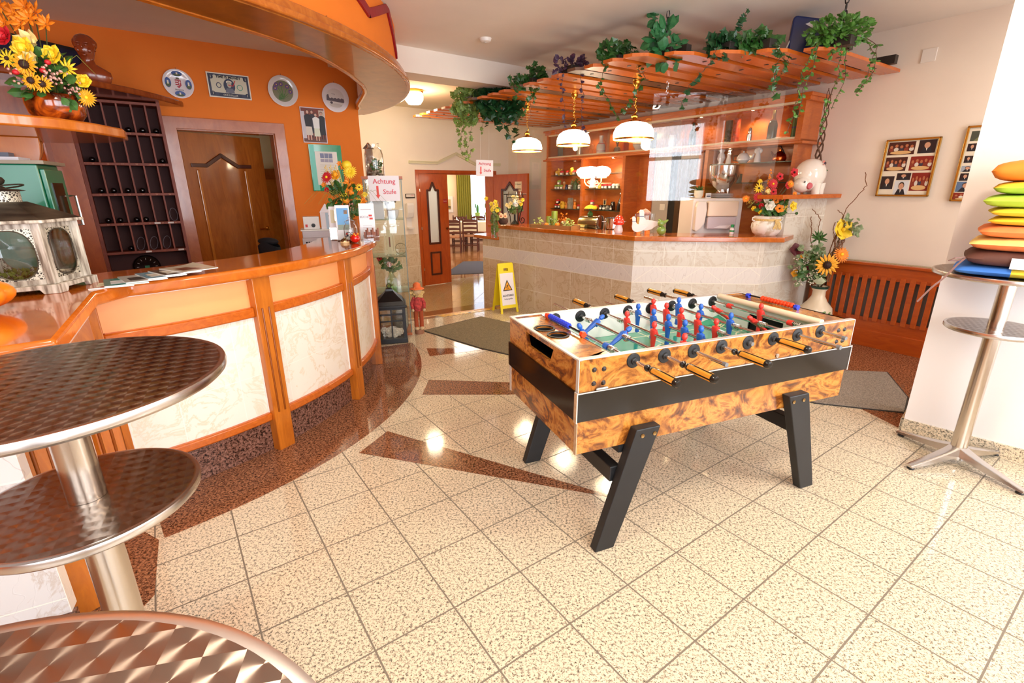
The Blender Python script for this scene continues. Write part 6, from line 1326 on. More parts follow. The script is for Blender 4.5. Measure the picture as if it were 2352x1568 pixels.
for a in range(8): part(MB().ball((.066 * cos(a * .785), .066 * sin(a * .785), .180), .007, 0, 8, (1, 1, .5)), 'cap_dot', mat('dot_white', '#f6efe6', .4), pk)
# magazines
mg = [(-1.72, 2.07, 34, .15, .21, '#b3643a', '#e8d6b0', 'reddish brown'), (-1.69, 2.10, 40, .15, .21, '#2f8f84', '#dfe6ea', 'turquoise'), (-1.66, 2.16, 46, .15, .21, '#c9c4bc', '#4a4640', 'grey'), (-1.625, 2.23, 50, .15, .21, '#7fa6b8', '#d9d2c4', 'light blue'), (-1.60, 2.29, 54, .15, .21, '#6a5a4a', '#e0d8c8', 'brown'), (-1.57, 2.35, 60, .16, .22, '#dcd0b8', '#7a4a34', 'cream')]
for i, (x, y, a, w, h, c1, c2, nm) in enumerate(mg):
    m_ = thing('magazine', ['reddish brown magazine lying nearest the lantern, bottom of the fan', 'turquoise magazine second from the lantern in the fan', 'grey magazine third from the lantern in the fan', 'light blue magazine in the middle of the fan on the counter', 'brown covered magazine second from the top of the fan', 'cream covered magazine with a curling corner on top of the fan'][i], 'magazine', (x, y, CT + .004 * i), radians(a), 'magazines fanned on the reception counter')
    N_ = 8
    P = [[(-w / 2 + w * j / N_, -h / 2 + h * q, .004 + (.010 * (j / N_) ** 4 * q if i == 5 else 0)) for q in (0, .33, .66, 1)] for j in range(N_ + 1)]
    part(MB().box(-w / 2, w / 2, -h / 2, h / 2, 0, .0036), 'pages', mat('page_white', '#ece8e2', .6), m_, smooth=False); part(MB().grid(P), 'cover', mat('cover_' + nm.replace(' ', '_'), c1, .2, coat=.4), m_)
    part(MB().box(-w * .35, w * .38, -h * .30, h * .15, .0043, .0046), 'cover_photo', mat('photo_' + nm.replace(' ', '_'), c2, .25, noise=.4, scale=25), m_, smooth=False)
# printer, white power box, tissue box behind the counter
M_grey = mat('printer_grey', '#cfc4c6', .4)
pr2 = thing('label_printer', 'light grey printer with a dark display behind the reception counter', 'printer', (-1.80, 4.66, .80), radians(22))
part(MB().prism([(-.16, 0), (.16, 0), (.16, .30), (-.16, .30)], -.0, .22, 0, 'y').box(-.165, .165, -.05, .0, 0, .24), 'housing', M_grey, pr2, smooth=False, bevel=.006)
part(MB().box(-.17, .17, -.01, .23, .30, .312), 'paper_tray', mat('paper_edge', '#f0ece2', .5), pr2, smooth=False)
part(MB().box(-.06, .13, -.054, -.05, .16, .215), 'display', M_blk, pr2, smooth=False)
part(MB().box(.04, .12, -.056, -.054, .185, .190), 'green_display_line', mat('display_green', '#3aa04a', .4), pr2, smooth=False)
for i in range(6): part(MB().at((-.13 + .022 * (i % 3), -.053, .20 - .03 * (i // 3)), (pi / 2, 0, 0)).lathe([(0, .003), (.008, .002), (.008, -.002)], 12), 'button', M_blk, pr2)
part(MB().box(-.30, .30, -.1, .3, -.80, -.001), 'stand', mat('desk_dark', '#4a2414', .5), pr2, smooth=False)
pb = thing('white_control_box', 'white box with a red switch and black knob on the printer', 'control box', (-1.875, 4.66, 1.113), radians(22))
part(MB().box(-.07, .07, 0, .10, 0, .115), 'case', mat('white_plastic'), pb, smooth=False, bevel=.004)
part(MB().box(-.055, -.035, -.003, 0, .02, .045), 'red_switch', mat('switch_red', '#d8281c', .4), pb, smooth=False); part(MB().at((.015, 0, .035), (pi / 2, 0, 0)).lathe([(0, .014), (.016, .012), (.018, 0)], 20), 'black_knob', M_rub, pb)
tb = thing('tissue_box', 'white card box with folded papers standing on the printer', 'box', (-1.745, 4.70, 1.113), radians(22))
part(MB().box(-.05, .05, 0, .09, 0, .15), 'box_body', M_paper, tb, smooth=False); part(MB().box(-.005, .02, -.001, 0, .0, .148), 'blue_stripe', mat('stripe_blue', '#b9cede', .5), tb, smooth=False)
part(MB().prism([(-.055, .15), (.03, .15), (.045, .19), (.0, .23)], .03, .034, 0, 'y'), 'envelope', M_paper, tb, smooth=False)
oc = thing('office_chair', 'black office chair back showing above the reception counter', 'chair', (-2.14, 4.42, .0), radians(-20)); oc.scale = (1, 1, 1.06)
b = MB(); P = [[(.16 * sin(t) * (1 - .25 * u_) , .05 * cos(t) - .06 * u_, .45 + .53 * u_ - .05 * abs(sin(t)) * u_) for t in [2 * pi * j / 20 for j in range(20)]] for u_ in [i / 8 for i in range(9)]]
b.grid(P, 0, False, True); b.ball((0, -.06, .975), .09, 0, 16, (1.25, .5, .35)); part(b, 'backrest', mat('black_fabric', '#15151a', .8), oc)
part(MB().lathe([(0, .42), (.22, .42), (.24, .46), (.20, .49), (0, .50)], 24, cy=.2), 'seat', mat('black_fabric'), oc); part(MB().lathe([(.03, .05), (.03, .42)], 12, cy=.2), 'column', M_rub, oc)
for i in range(5): part(MB().box(0, .28, -.02, .02, .0, .05), 'foot', M_rub, oc, loc=(0, .2, 0), rot=i * 2 * pi / 5, smooth=False)
# leaflet stands
def leaflet(label, x, y, rot, w, h, cols, tilt):
    s_ = thing('leaflet_stand', label, 'leaflet holder', (x, y, CT), rot)
    o = part(MB().box(-w / 2 - .006, w / 2 + .006, .012, .016, 0, h * .9).box(-w / 2 - .006, w / 2 + .006, -.016, -.013, 0, h * .35), 'acrylic_holder', M_clear, s_, smooth=False); o.rotation_euler = (-tilt, 0, 0)
    part(MB().box(-w / 2, w / 2, -.05, .06, 0, .004), 'base', M_clear, s_, smooth=False)
    lf = part(MB().box(-w / 2, w / 2, -.010, .010, .006, h), 'leaflets', M_paper, s_, smooth=False); lf.rotation_euler = (-tilt, 0, 0)
    for (a, b_, c, d, col) in cols: part(MB().box(a * w, b_ * w, -.0112, -.010, c * h, d * h), 'leaflet_print', mat('print_' + col.strip('#'), col, .45), lf, smooth=False)
    return lf
leaflet('clear stand of leaflets with a blue sky picture beside the candy jar', -1.30, 3.84, radians(18), .105, .27, [(-.40, .42, .45, .92, '#6aa6d8'), (-.40, .42, .30, .45, '#8c9a8a'), (.1, .35, .75, .86, '#e8a040')], radians(14))
lf = leaflet('white leaflet stand with red logo nearest the glass vitrine', -1.125, 3.88, radians(14), .115, .28, [(.12, .34, .64, .69, '#d23028'), (.16, .38, .56, .61, '#d23028'), (-.38, .30, .83, .84, '#8a8488'), (-.3, .30, .38, .39, '#c4bec0'), (-.3, .30, .34, .35, '#c4bec0'), (-.3, .30, .30, .31, '#c4bec0')], radians(12))
text('BÜCHL', .022, mat('print_8a8488'), lf, (-.018, -.012, .175), (pi / 2, 0, 0))
leaflet('clear stand with pale brochures leaning behind the leaflet stands', -1.38, 3.92, radians(18), .10, .26, [(-.4, .4, .5, .9, '#e9ddb8')], radians(16))
st3 = thing('stick_tray', 'small clear box of brown wooden sticks at the edge of the reception counter', 'stick holder', (-1.075, 3.79, CT), radians(14))
part(MB().box(-.06, .06, -.03, .03, 0, .004).box(-.06, .06, -.03, -.028, 0, .05).box(-.06, .06, .028, .03, 0, .05).box(-.06, -.058, -.03, .03, 0, .05).box(.058, .06, -.03, .03, 0, .05), 'clear_box', M_clear, st3, smooth=False)
for i in range(9): part(MB().box(-.006, .006, -.004, .004, .004, .07 + .03 * ((i * 7) % 3) / 2), 'stick', mat('stick_brown', '#8a4c34', .6), st3, loc=(-.05 + .0125 * i, .012 * sin(i * 2), 0), smooth=False)
jr = thing('candy_jar', 'glass jar with lid half full of wrapped candies behind the red pig', 'jar', (-1.225, 3.765, CT))
part(MB().lathe([(0, .002), (.042, .002), (.048, .012), (.050, .10), (.042, .125), (.032, .135), (.036, .142)], 28), 'jar_glass', glass('jar_glass', (.95, .96, .95), .08), jr)
part(MB().lathe([(.037, .142), (.040, .150), (.030, .158), (.016, .164), (.018, .172), (.010, .180), (0, .182)], 24), 'lid', M_clear, jr)
cn = MB(); [cn.ball((rnd.uniform(-.034, .034), rnd.uniform(-.034, .034), .01 + rnd.uniform(0, .055)), .007, rnd.randrange(3), 6, (1.4, 1, 1), 4) for _ in range(110)]
cd_ = part(cn, 'candies', [mat('candy_navy', '#2c3248', .3), mat('candy_white', '#e9e6e0', .3), mat('candy_red', '#b0302c', .3)], jr); cd_['kind'] = 'stuff'
pg2 = thing('red_pig', 'shiny red ceramic pig with orange ears beside the counter bell', 'figurine', (-1.165, 3.665, CT), radians(-35))
part(MB().ball((0, 0, .034), .034, 0, 20, (1.15, 1, .95), 12).ball((.036, 0, .032), .014, 0, 12, (.8, 1, 1)), 'body', mat('pig_red', '#d81c14', .12, coat=.8), pg2)
for y in (-.016, .016): part(MB().ball((.016, y, .066), .009, 0, 10), 'ear', mat('pig_orange', '#f08a1c', .3), pg2)
for a in (0.4, 1.6, 2.8): part(MB().leaf((.030 * cos(-a), .030 * sin(-a), .05), (0, 0, 1), (cos(-a), sin(-a), .2), .012, .010), 'painted_flower', FL['y'], pg2)
bl_ = thing('counter_bell', 'brass counter bell on a pale wooden base beside the red pig', 'bell', (-1.24, 3.655, CT))
part(MB().lathe([(0, 0), (.034, 0), (.034, .014), (0, .014)], 8), 'wooden_base', mat('pale_wood', '#e0be86', .5), bl_); part(MB().lathe([(.030, .014), (.028, .022), (.018, .033), (.006, .037), (.004, .044), (0, .045)], 24), 'dome', mat('bell_metal', '#a89a7c', .2, metal=1.0), bl_)
# bust on the upper shelf
k = mat('bust_bronze', '#8c3a16', .25, coat=.6, noise=.15, scale=10)
bx_, by_, _ = OW.p(-.42, .60, 0)
bst = thing('bust_sculpture', 'glossy reddish brown head and shoulders bust on the dark upper shelf', 'bust', (bx_, by_, 2.236), OW.a + radians(-12))
b = MB(); prof = [(.105, .045, 0, 0), (.125, .06, .04, 0), (.12, .06, .075, 0), (.075, .05, .105, 0), (.042, .042, .125, -.004), (.038, .04, .15, -.008), (.045, .05, .172, -.012), (.055, .064, .20, -.010), (.060, .072, .235, -.004), (.058, .070, .27, .004), (.045, .055, .298, .006), (.02, .03, .312, .006), (.001, .001, .315, .006)]
P = [[(rx * cos(t), ry * sin(t) + oy, z) for t in [2 * pi * j / 28 for j in range(28)]] for rx, ry, z, oy in prof]; b.grid(P, 0, False, True)
b.ball((0, -.085, .222), .011, 0, 10, (.8, 1, 1.5)); b.ball((0, -.074, .188), .012, 0, 10, (1.6, .6, .45)); b.ball((0, -.070, .172), .016, 0, 10, (1, .7, .7))
for s_ in (-1, 1): b.ball((s_ * .022, -.072, .236), .010, 0, 10, (1.3, .5, .7)); b.ball((s_ * .022, -.073, .250), .013, 0, 10, (1.4, .5, .4)); b.ball((s_ * .058, -.005, .225), .014, 0, 10, (.4, .8, 1.3)); b.ball((s_ * .032, -.058, .205), .018, 0, 10, (1, .6, 1))
b.ball((.0, .012, .275), .062, 0, 18, (1.02, 1.1, .75)); b.ball((.04, .01, .26), .034, 0, 12, (1, 1.2, 1.1)); b.ball((-.04, .01, .26), .034, 0, 12, (1, 1.2, 1.1))
part(b, 'head_and_shoulders', k, bst, ang=70)
fr_ = thing('dark_picture', 'dark blue picture leaning behind the bust and the flowers', 'picture', OW.p(-.72, .40, 2.236), OW.a); fr_.rotation_euler = (radians(-8), radians(8), OW.a)
part(MB().box(-.24, .24, 0, .02, 0, .30), 'frame', mat('frame_black', '#120e10', .3), fr_, smooth=False); part(MB().box(-.22, .22, -.002, 0, .02, .28), 'canvas', mat('canvas_navy', '#141838', .3, noise=.5, scale=12), fr_, smooth=False)
# green cabinet behind the lantern
gc2 = thing('green_metal_cabinet', 'dark green metal cabinet with a chrome handle behind the whitewashed lantern', 'cabinet', (-2.13, 2.31, CT), radians(26.6))
M_grn = mat('green_enamel', '#0f6a4a', .3, coat=.3)
part(MB().box(-.42, .0, .0, .27, .0, .50), 'body', M_grn, gc2, smooth=False, bevel=.006)
part(MB().box(.0, .018, .015, .255, .02, .48), 'door', M_grn, gc2, smooth=False, bevel=.004); part(MB().box(.018, .022, .06, .20, .18, .42), 'window', M_blk, gc2, smooth=False)
part(MB().tube([(.018, .235, .22), (.05, .235, .22), (.05, .235, .36), (.018, .235, .36)], .006, 8), 'handle', M_chrome, gc2)
part(MB().box(-.43, .03, -.01, .28, .50, .515), 'top_plate', mat('cabinet_top_grey', '#8c7c66', .4), gc2, smooth=False)
cb = thing('stationery_tray', 'white papers and a small device lying on the green cabinet', 'paper stack', (-2.36, 2.42, CT + .5155), radians(26))
part(MB().box(-.12, .06, -.06, .08, 0, .02), 'papers', M_paper, cb, smooth=False); part(MB().box(-.06, .02, -.03, .03, .02, .04), 'device', mat('device_grey', '#5a5a66', .4), cb, smooth=False)
# ---------------------------------------------------------------- glass vitrine, terrarium jar, lantern and doll at the corridor
M_vg = glass('vitrine_glass', (.95, .975, .965), .05)
vt = thing('glass_vitrine', 'tall narrow glass vitrine with glass shelves at the end of the reception counter', 'vitrine', (-1.05, 4.88, 0), radians(12))
VW, VD, VH = .36, .34, 1.56
for nm, bx_ in (('front_pane', (-VW, 0, 0, .005)), ('back_pane', (-VW, 0, VD - .005, VD)), ('side_pane', (-.005, 0, .005, VD - .005)), ('side_pane', (-VW, -VW + .005, .005, VD - .005))): part(MB().box(bx_[0], bx_[1], bx_[2], bx_[3], .03, VH), nm, M_vg, vt, smooth=False)
M_edge = mat('vitrine_edge', '#6a7a74', .3)
for x, y in ((-.004, .002), (-VW + .004, .002), (-.004, VD - .002), (-VW + .004, VD - .002)): part(MB().box(x - .004, x + .004, y - .004, y + .004, .03, VH), 'edge_profile', M_edge, vt, smooth=False)
for z in (.46, .82, 1.18): part(MB().box(-VW + .006, -.006, .006, VD - .006, z, z + .006), 'glass_shelf', M_shelfglass, vt, smooth=False)
part(MB().box(-VW - .01, .01, -.01, VD + .01, VH, VH + .025), 'top_frame', mat('vitrine_wood', '#b5633c', .4), vt, smooth=False); part(MB().box(-VW, 0, 0, VD, 0, .03), 'base', mat('vitrine_wood'), vt, smooth=False)
def VP(x, y, z): a = radians(12); return (-1.05 + x * cos(a) - y * sin(a), 4.88 + x * sin(a) + y * cos(a), z)
sB = achtung('white paper sign reading Achtung Stufe taped to the top of the glass vitrine', VP(-.165, -.012, 1.475), radians(12), .285, .23, 'v')
tj = thing('terrarium_jar', 'large glass jar terrarium with moss and stones standing on the glass vitrine', 'jar', VP(-.245, .15, VH + .0255))
part(MB().lathe([(0, .0), (.085, .0), (.090, .01), (.088, .20), (.075, .245), (.052, .265), (.052, .295), (.060, .30)], 32), 'jar_glass', glass('jar_glass'), tj)
st_ = MB(); [st_.ball((rnd.uniform(-.055, .055), rnd.uniform(-.055, .055), .012 + rnd.uniform(0, .04)), .016, rnd.randrange(2), 7, (1.2, 1, .7), 4) for _ in range(40)]; o_ = part(st_, 'pebbles', [mat('pebble_grey', '#a89a88', .7), mat('pebble_brown', '#6a5040', .7)], tj); o_['kind'] = 'stuff'
ms = MB(); clump(ms, (.02, 0, .10), (.045, .045, .05), 60, .03, 'leaf'); part(ms, 'moss_plant', FL['g'], tj, smooth=False)
bh = thing('bird_house_figure', 'small grey bird house figure behind the terrarium jar', 'figurine', VP(-.295, .28, VH + .0255)); part(MB().box(-.03, .03, -.03, .03, 0, .26), 'post', mat('birdhouse_grey', '#a88a78', .7), bh, smooth=False); part(MB().add([(-.045, -.045, .26), (.045, -.045, .26), (.045, .045, .26), (-.045, .045, .26), (0, 0, .32)], [(0, 1, 4), (1, 2, 4), (2, 3, 4), (3, 0, 4), (0, 3, 2, 1)]), 'roof', mat('birdhouse_roof', '#7a5a4a', .7), bh, smooth=False)
# things inside the vitrine
vb = thing('white_card_box', 'flat white box standing on the top shelf of the vitrine', 'box', VP(-.26, .10, 1.1865), radians(12)); part(MB().box(-.07, .07, -.02, .02, 0, .17), 'box_body', M_paper, vb, smooth=False)
vc = thing('white_cup', 'small white bowl beside the box on the top shelf of the vitrine', 'bowl', VP(-.10, .12, 1.1865)); part(MB().lathe([(0, 0), (.03, 0), (.05, .04), (.055, .085), (.05, .085), (.0, .02)], 24), 'bowl_body', mat('china_white'), vc)
vf = thing('cream_flower_figure', 'small bunch of dark and cream dried flowers above the bowl in the vitrine', 'dried flowers', VP(-.14, .18, 1.1865)); f_ = MB(); clump(f_, (0, 0, .20), (.08, .05, .05), 50, .03, 'leaf'); part(f_, 'dried_flowers', mat('dried_mauve', '#7a5a50', .7, noise=.5, scale=30), vf, smooth=False); part(MB().lathe([(0, 0), (.02, 0), (.03, .12), (.025, .16)], 12), 'holder', M_paper, vf)
tw = thing('toy_deck_chair', 'small cream wooden toy deck chair with brown feet on the middle vitrine shelf', 'toy', VP(-.16, .14, .8265), radians(12))
for x in (-.045, .045): part(MB().box(x - .006, x + .006, -.006, .006, 0, .26), 'upright', mat('cream_wood', '#e2cfa4', .5), tw, smooth=False)
for z in (.01, .22): part(MB().box(-.045, .045, -.005, .005, z, z + .03), 'rail', mat('cream_wood'), tw, smooth=False)
part(MB().box(-.028, .028, -.002, .002, .04, .22), 'cloth', mat('cream_wood'), tw, smooth=False); part(MB().box(-.006, .006, -.005, -.002, .08, .18), 'printed_figure', mat('stick_brown'), tw, smooth=False)
bk = thing('toy_bicycle', 'small wire toy bicycle beside the toy deck chair in the vitrine', 'toy', VP(-.055, .16, .8265), radians(12)); part(MB().tube([(.055 * cos(t), 0, .058 + .055 * sin(t)) for t in [2 * pi * j / 24 for j in range(24)]], .003, 5, closed=True), 'wheel', mat('wire_olive', '#7a7450', .4, metal=.6), bk)
for i in range(6): part(MB().tube([(0, 0, .058), (.054 * cos(i * 1.047), 0, .058 + .054 * sin(i * 1.047))], .0012, 4), 'spoke', mat('wire_olive'), bk)
bvz = thing('green_glass_vase', 'green glass bottle vase with ivy and pink blossoms inside the vitrine', 'vase', VP(-.17, .15, .4665)); part(MB().lathe([(0, 0), (.05, 0), (.055, .02), (.055, .11), (.03, .15), (.02, .20), (.024, .21)], 24), 'bottle', glass('green_bottle', (.72, .85, .60), .06), bvz)
f_ = MB(); clump(f_, (0, 0, .27), (.12, .05, .06), 50, .045, 'ivy'); part(f_, 'foliage', FL['g'], bvz, smooth=False); flower('rose_p', (.0, -.05, .27), (0, -1, .3), .03, bvz); flower('poppy_r', (-.10, -.03, .33), (0, -1, .3), .03, bvz)
bv2 = thing('gravel_jar', 'clear jar of white pebbles at the bottom of the vitrine', 'jar', VP(-.12, .12, .0315)); part(MB().lathe([(0, 0), (.07, 0), (.09, .05), (.09, .25), (.05, .32), (.05, .36)], 24), 'jar_glass', glass('jar_glass'), bv2); part(MB().lathe([(0, .004), (.066, .004), (.086, .05), (.086, .22), (0, .24)], 24), 'white_pebbles', mat('pebble_white', '#e6dcd0', .7, noise=.3, scale=80), bv2)
# black lantern on the floor
bln = thing('black_floor_lantern', 'black wooden lantern with white flowers inside standing on the dark granite', 'lantern', (-1.215, 4.72, .0022), radians(14))
M_bl = mat('black_lantern', '#0e0e10', .35); w = .125
part(MB().box(-w - .02, w + .02, -w - .02, w + .02, 0, .05), 'base', M_bl, bln, smooth=False, bevel=.004)
for x in (-w, w):
    for y in (-w, w): part(MB().box(x - .014, x + .014, y - .014, y + .014, .05, .36), 'corner_post', M_bl, bln, smooth=False)
for y in (-w, w):
    part(MB().box(-w, w, y - .006, y + .006, .22, .232).box(-w, w, y - .006, y + .006, .29, .30).box(-.006, .006, y - .006, y + .006, .05, .36).box(-w, w, y - .01, y + .01, .34, .36), 'window_bars', M_bl, bln, smooth=False)
    part(MB().box(y - .006, y + .006, -w, w, .22, .232).box(y - .006, y + .006, -w, w, .29, .30).box(y - .006, y + .006, -.006, .006, .05, .36).box(y - .01, y + .01, -w, w, .34, .36), 'window_bars', M_bl, bln, smooth=False)
    part(MB().box(-w, w, y - .001, y + .001, .05, .34), 'glass_pane', M_lglass, bln, smooth=False)
part(MB().box(-w - .03, w + .03, -w - .03, w + .03, .36, .385), 'eaves', M_bl, bln, smooth=False, bevel=.004)
part(MB().lathe([(.20, .385), (.175, .42), (.10, .47), (.05, .51), (.045, .53), (0, .54)], 4, a0=pi / 4, a1=pi / 4 + 2 * pi), 'roof', M_bl, bln, smooth=False)
part(MB().tube([(.022 * cos(t), 0, .555 + .022 * sin(t)) for t in [2 * pi * j / 14 for j in range(14)]], .004, 6, closed=True), 'ring', M_bl, bln)
part(MB().lathe([(0, .05), (.045, .05), (.045, .13), (0, .135)], 20), 'candle', mat('candle_white', '#f0ece6', .4), bln)
for i in range(9): flower('rose_w', (-.08 + .02 * i, -.06 + .03 * sin(i * 2), .09 + .03 * cos(i * 3)), (0, -1, .4), .035, bln)
# scarecrow doll sitting behind the lantern
dl = thing('scarecrow_doll', 'straw scarecrow doll with an orange hat behind the black lantern', 'doll', (-.985, 4.95, .0), radians(15))
part(MB().lathe([(0, 0), (.05, 0), (.05, .05), (0, .05)], 10), 'stand', mat('doll_stand', '#9a6a50', .7), dl)
for x in (-.025, .025): part(MB().tube([(x, 0, .05), (x * 1.1, -.01, .15), (x, 0, .27)], [.024, .022, .026], 10), 'trouser_leg', mat('doll_rust', '#a84a24', .8), dl); part(MB().ball((x, -.02, .06), .028, 0, 10, (1, 1.4, .7)), 'shoe', mat('burlap', '#cdb088', .9), dl)
part(MB().tube([(0, 0, .25), (0, 0, .33), (0, -.005, .40)], [.045, .055, .035], 12), 'checked_shirt', mat('doll_shirt', '#b8403c', .8, noise=.5, scale=50), dl)
for s_ in (-1, 1): part(MB().tube([(s_ * .035, 0, .39), (s_ * .065, -.02, .33), (s_ * .06, -.05, .28)], [.018, .018, .014], 8), 'sleeve', mat('doll_shirt'), dl); part(MB().ball((s_ * .058, -.055, .265), .016, 0, 8), 'hand', mat('burlap'), dl)
part(MB().ball((0, -.01, .455), .045, 0, 16, (1, 1, 1.05)), 'face', mat('burlap'), dl); sw = MB(); clump(sw, (0, 0, .435), (.055, .05, .04), 60, .04, 'leaf'); part(sw, 'straw_hair', M_straw, dl, smooth=False)
part(MB().lathe([(.075, .48), (.07, .487), (.042, .495), (.038, .53), (.02, .545), (0, .55)], 24), 'orange_hat', mat('hat_orange', '#e8743c', .7), dl)
# ---------------------------------------------------------------- things on the bar
BT = 1.0255
tr_ = thing('candle_tray', 'wooden tray with green candles, pumpkins and moss on the left of the bar', 'tray decoration', (.50, 5.72, BT), radians(-42))
part(MB().box(-.28, .28, -.085, .085, 0, .012).box(-.29, .29, -.095, -.085, 0, .04).box(-.29, .29, .085, .095, 0, .04).box(-.29, -.28, -.095, .095, 0, .04).box(.28, .29, -.095, .095, 0, .04), 'tray', mat('tray_wood', '#a87c48', .6), tr_, smooth=False)
M_cg = mat('candle_green', '#93a840', .4)
for x, h, r in ((-.02, .19, .035), (-.10, .13, .032)): c_ = part(MB().lathe([(0, .012), (r, .012), (r, h), (r - .006, h), (0, h - .004)], 20, cx=x, cy=.02), 'candle', M_cg, tr_); part(MB().tube([(x, .02, h - .003), (x + .002, .02, h + .012)], .0012, 4), 'wick', M_rub, c_)
for x, y, r, m_ in ((.07, -.04, .032, FL['o']), (-.08, -.05, .028, FL['o']), (-.15, -.03, .022, mat('dry_pod', '#7a4a3a', .7))): part(MB().ball((x, y, .012 + r * .9), r, 0, 14, (1, 1, .9)), 'mini_pumpkin', m_, tr_)
part(MB().lathe([(.018, .012), (.016, .05)], 12, cx=.15, cy=-.02), 'mushroom_stem', M_cr, tr_); part(MB().lathe([(.01, .05), (.045, .052), (.04, .075), (.02, .09), (0, .093)], 18, cx=.15, cy=-.02), 'mushroom_cap', mat('mushroom_brown', '#8a6a44', .3), tr_)
for i, (x, n_, m_) in enumerate(((.22, 70, mat('hydrangea_green', '#b4c46a', .6)), (-.22, 30, mat('hydrangea_green')), (0, 30, FL['gr']), (.08, 20, FL['o']))): f_ = MB(); clump(f_, (x, -.03 if i < 3 else .05, .06 if i < 3 else .12), (.06, .05, .045), n_, .026, 'leaf'); part(f_, 'leaves', m_, tr_, smooth=False)
# coffee grinder like meat slicer behind, steel pot
cf = thing('steel_roaster', 'brass and black drum shaped machine behind the bar counter', 'machine', (.95, 5.86, .90), radians(-40))
part(MB().at((0, 0, .17), (0, pi / 2, 0)).lathe([(0, -.16), (.075, -.15), (.08, -.13), (.08, .10), (.075, .11)], 28), 'drum', mat('drum_brass', '#a89a70', .25, metal=.9), cf)
part(MB().at((0, 0, .17), (0, pi / 2, 0)).lathe([(.09, .10), (.095, .12), (.07, .13), (0, .13)], 28), 'face_plate', M_chrome, cf); part(MB().box(-.2, .2, -.08, .08, 0, .09), 'base', M_blk, cf, smooth=False)
part(MB().at((-.1, -.1, .12), (0, pi / 2, 0)).lathe([(0, -.1), (.035, -.1), (.035, .08), (0, .08)], 20), 'small_drum', mat('gold_drum', '#cdb87a', .3, metal=.8), cf)
um = thing('umbrella_frog', 'little green figure under a yellow umbrella standing on the drum machine', 'figurine', (.93, 5.88, 1.153)); part(MB().lathe([(0, 0), (.03, 0), (.035, .02), (.02, .05), (0, .06)], 14), 'body', FL['g'], um); part(MB().tube([(0, 0, .05), (-.01, 0, .09)], .003, 5), 'handle_stick', M_rub, um); part(MB().lathe([(.075, .085), (.05, .112), (0, .128)], 14), 'umbrella_top', FL['y'], um)
po = thing('steel_pot', 'tall polished steel pot with side handles behind the bar counter', 'pot', (1.16, 5.62, .90)); part(MB().lathe([(0, 0), (.10, 0), (.10, .24), (.104, .245), (.097, .245), (.095, .02)], 32), 'pot_body', M_chrome, po)
for s_ in (-1, 1): part(MB().tube([(s_ * .10, -.03, .20), (s_ * .13, -.03, .205), (s_ * .13, .03, .205), (s_ * .10, .03, .20)], .005, 8), 'pot_handle', M_chrome, po)
mu = thing('toadstool_figure', 'red and white toadstool jar on the bar counter', 'figurine', (1.087, 5.02, BT)); part(MB().lathe([(0, 0), (.035, 0), (.045, .02), (.044, .045), (.032, .075), (.030, .095), (0, .095)], 28), 'white_stem', mat('china_white'), mu)
part(MB().lathe([(.028, .094), (.05, .088), (.056, .10), (.052, .13), (.035, .165), (.015, .18), (0, .182)], 28), 'red_cap', mat('toadstool_red', '#e2341c', .15, coat=.6), mu)
for a, z, r in ((-1.9, .115, .053), (-1.2, .112, .054), (-2.6, .118, .052), (-1.6, .145, .043), (-.9, .14, .045), (-2.2, .15, .042), (-.4, .115, .053)): part(MB().ball((r * cos(a), r * sin(a), z), .006, 0, 8), 'white_dot', mat('china_white'), mu)
def goose(label, x, y, rot, sc, flip):
    g_ = thing('goose_figure', label, 'figurine', (x, y, BT), rot, 'flat white goose figures'); s_ = -1 if flip else 1
    out = [(.0, .03), (.05, .04), (.10, .075), (.125, .10), (.10, .105), (.05, .115), (.0, .12), (-.02, .145), (-.022, .185), (-.035, .205), (-.055, .205), (-.066, .188), (-.060, .165), (-.058, .13), (-.062, .09), (-.05, .055), (-.025, .035)]
    pts = [(s_ * a * sc, b_ * sc) for a, b_ in out]; part(MB().prism(pts, -.008, .008, 0, 'y'), 'body', mat('goose_white', '#f1ece8', .5), g_, smooth=False, bevel=.002)
    part(MB().prism([(s_ * a * sc, b_ * sc) for a, b_ in ((-.064, .195), (-.064, .183), (-.085, .178))], -.006, .006, 0, 'y'), 'beak', FL['o'], g_, smooth=False); part(MB().box(min(s_ * -.0 * sc, s_ * .035 * sc), max(s_ * 0, s_ * .035 * sc), -.02, .02, 0, .03 * sc), 'foot_block', FL['o'], g_, smooth=False)
    part(MB().box(min(s_ * -.060 * sc, s_ * -.022 * sc), max(s_ * -.060 * sc, s_ * -.022 * sc), -.009, .009, .146 * sc, .152 * sc), 'neck_ribbon', mat('ribbon_blue', '#5a6a8a', .5), g_, smooth=False)
goose('smaller flat white wooden goose facing left on the bar beside the toadstool', 1.235, 4.86, radians(-2), .85, False); goose('larger flat white wooden goose behind the smaller one on the bar', 1.335, 4.925, radians(2), 1.15, False)
gv = thing('candle_glass_vase', 'clear glass cylinders with a yellow candle behind the geese', 'vase', (1.30, 5.03, BT))
part(MB().lathe([(0, .002), (.05, .002), (.052, .01), (.052, .19)], 28), 'glass_cylinder', glass('jar_glass'), gv); part(MB().lathe([(0, .01), (.028, .01), (.028, .16), (0, .16)], 20), 'yellow_candle', mat('candle_yellow', '#ecd07a', .5), gv)
gv2 = thing('clear_glass_tube', 'plain tall clear glass cylinder right of the candle glass', 'vase', (1.43, 5.06, BT)); part(MB().lathe([(0, .002), (.03, .002), (.032, .01), (.032, .19)], 24), 'glass_cylinder', glass('jar_glass'), gv2)
bd = thing('green_bird_figure', 'round green glazed bird figure perched on a ball on the bar', 'figurine', (1.46, 4.81, BT)); M_gg = mat('green_glaze', '#7f9c4a', .15, coat=.7)
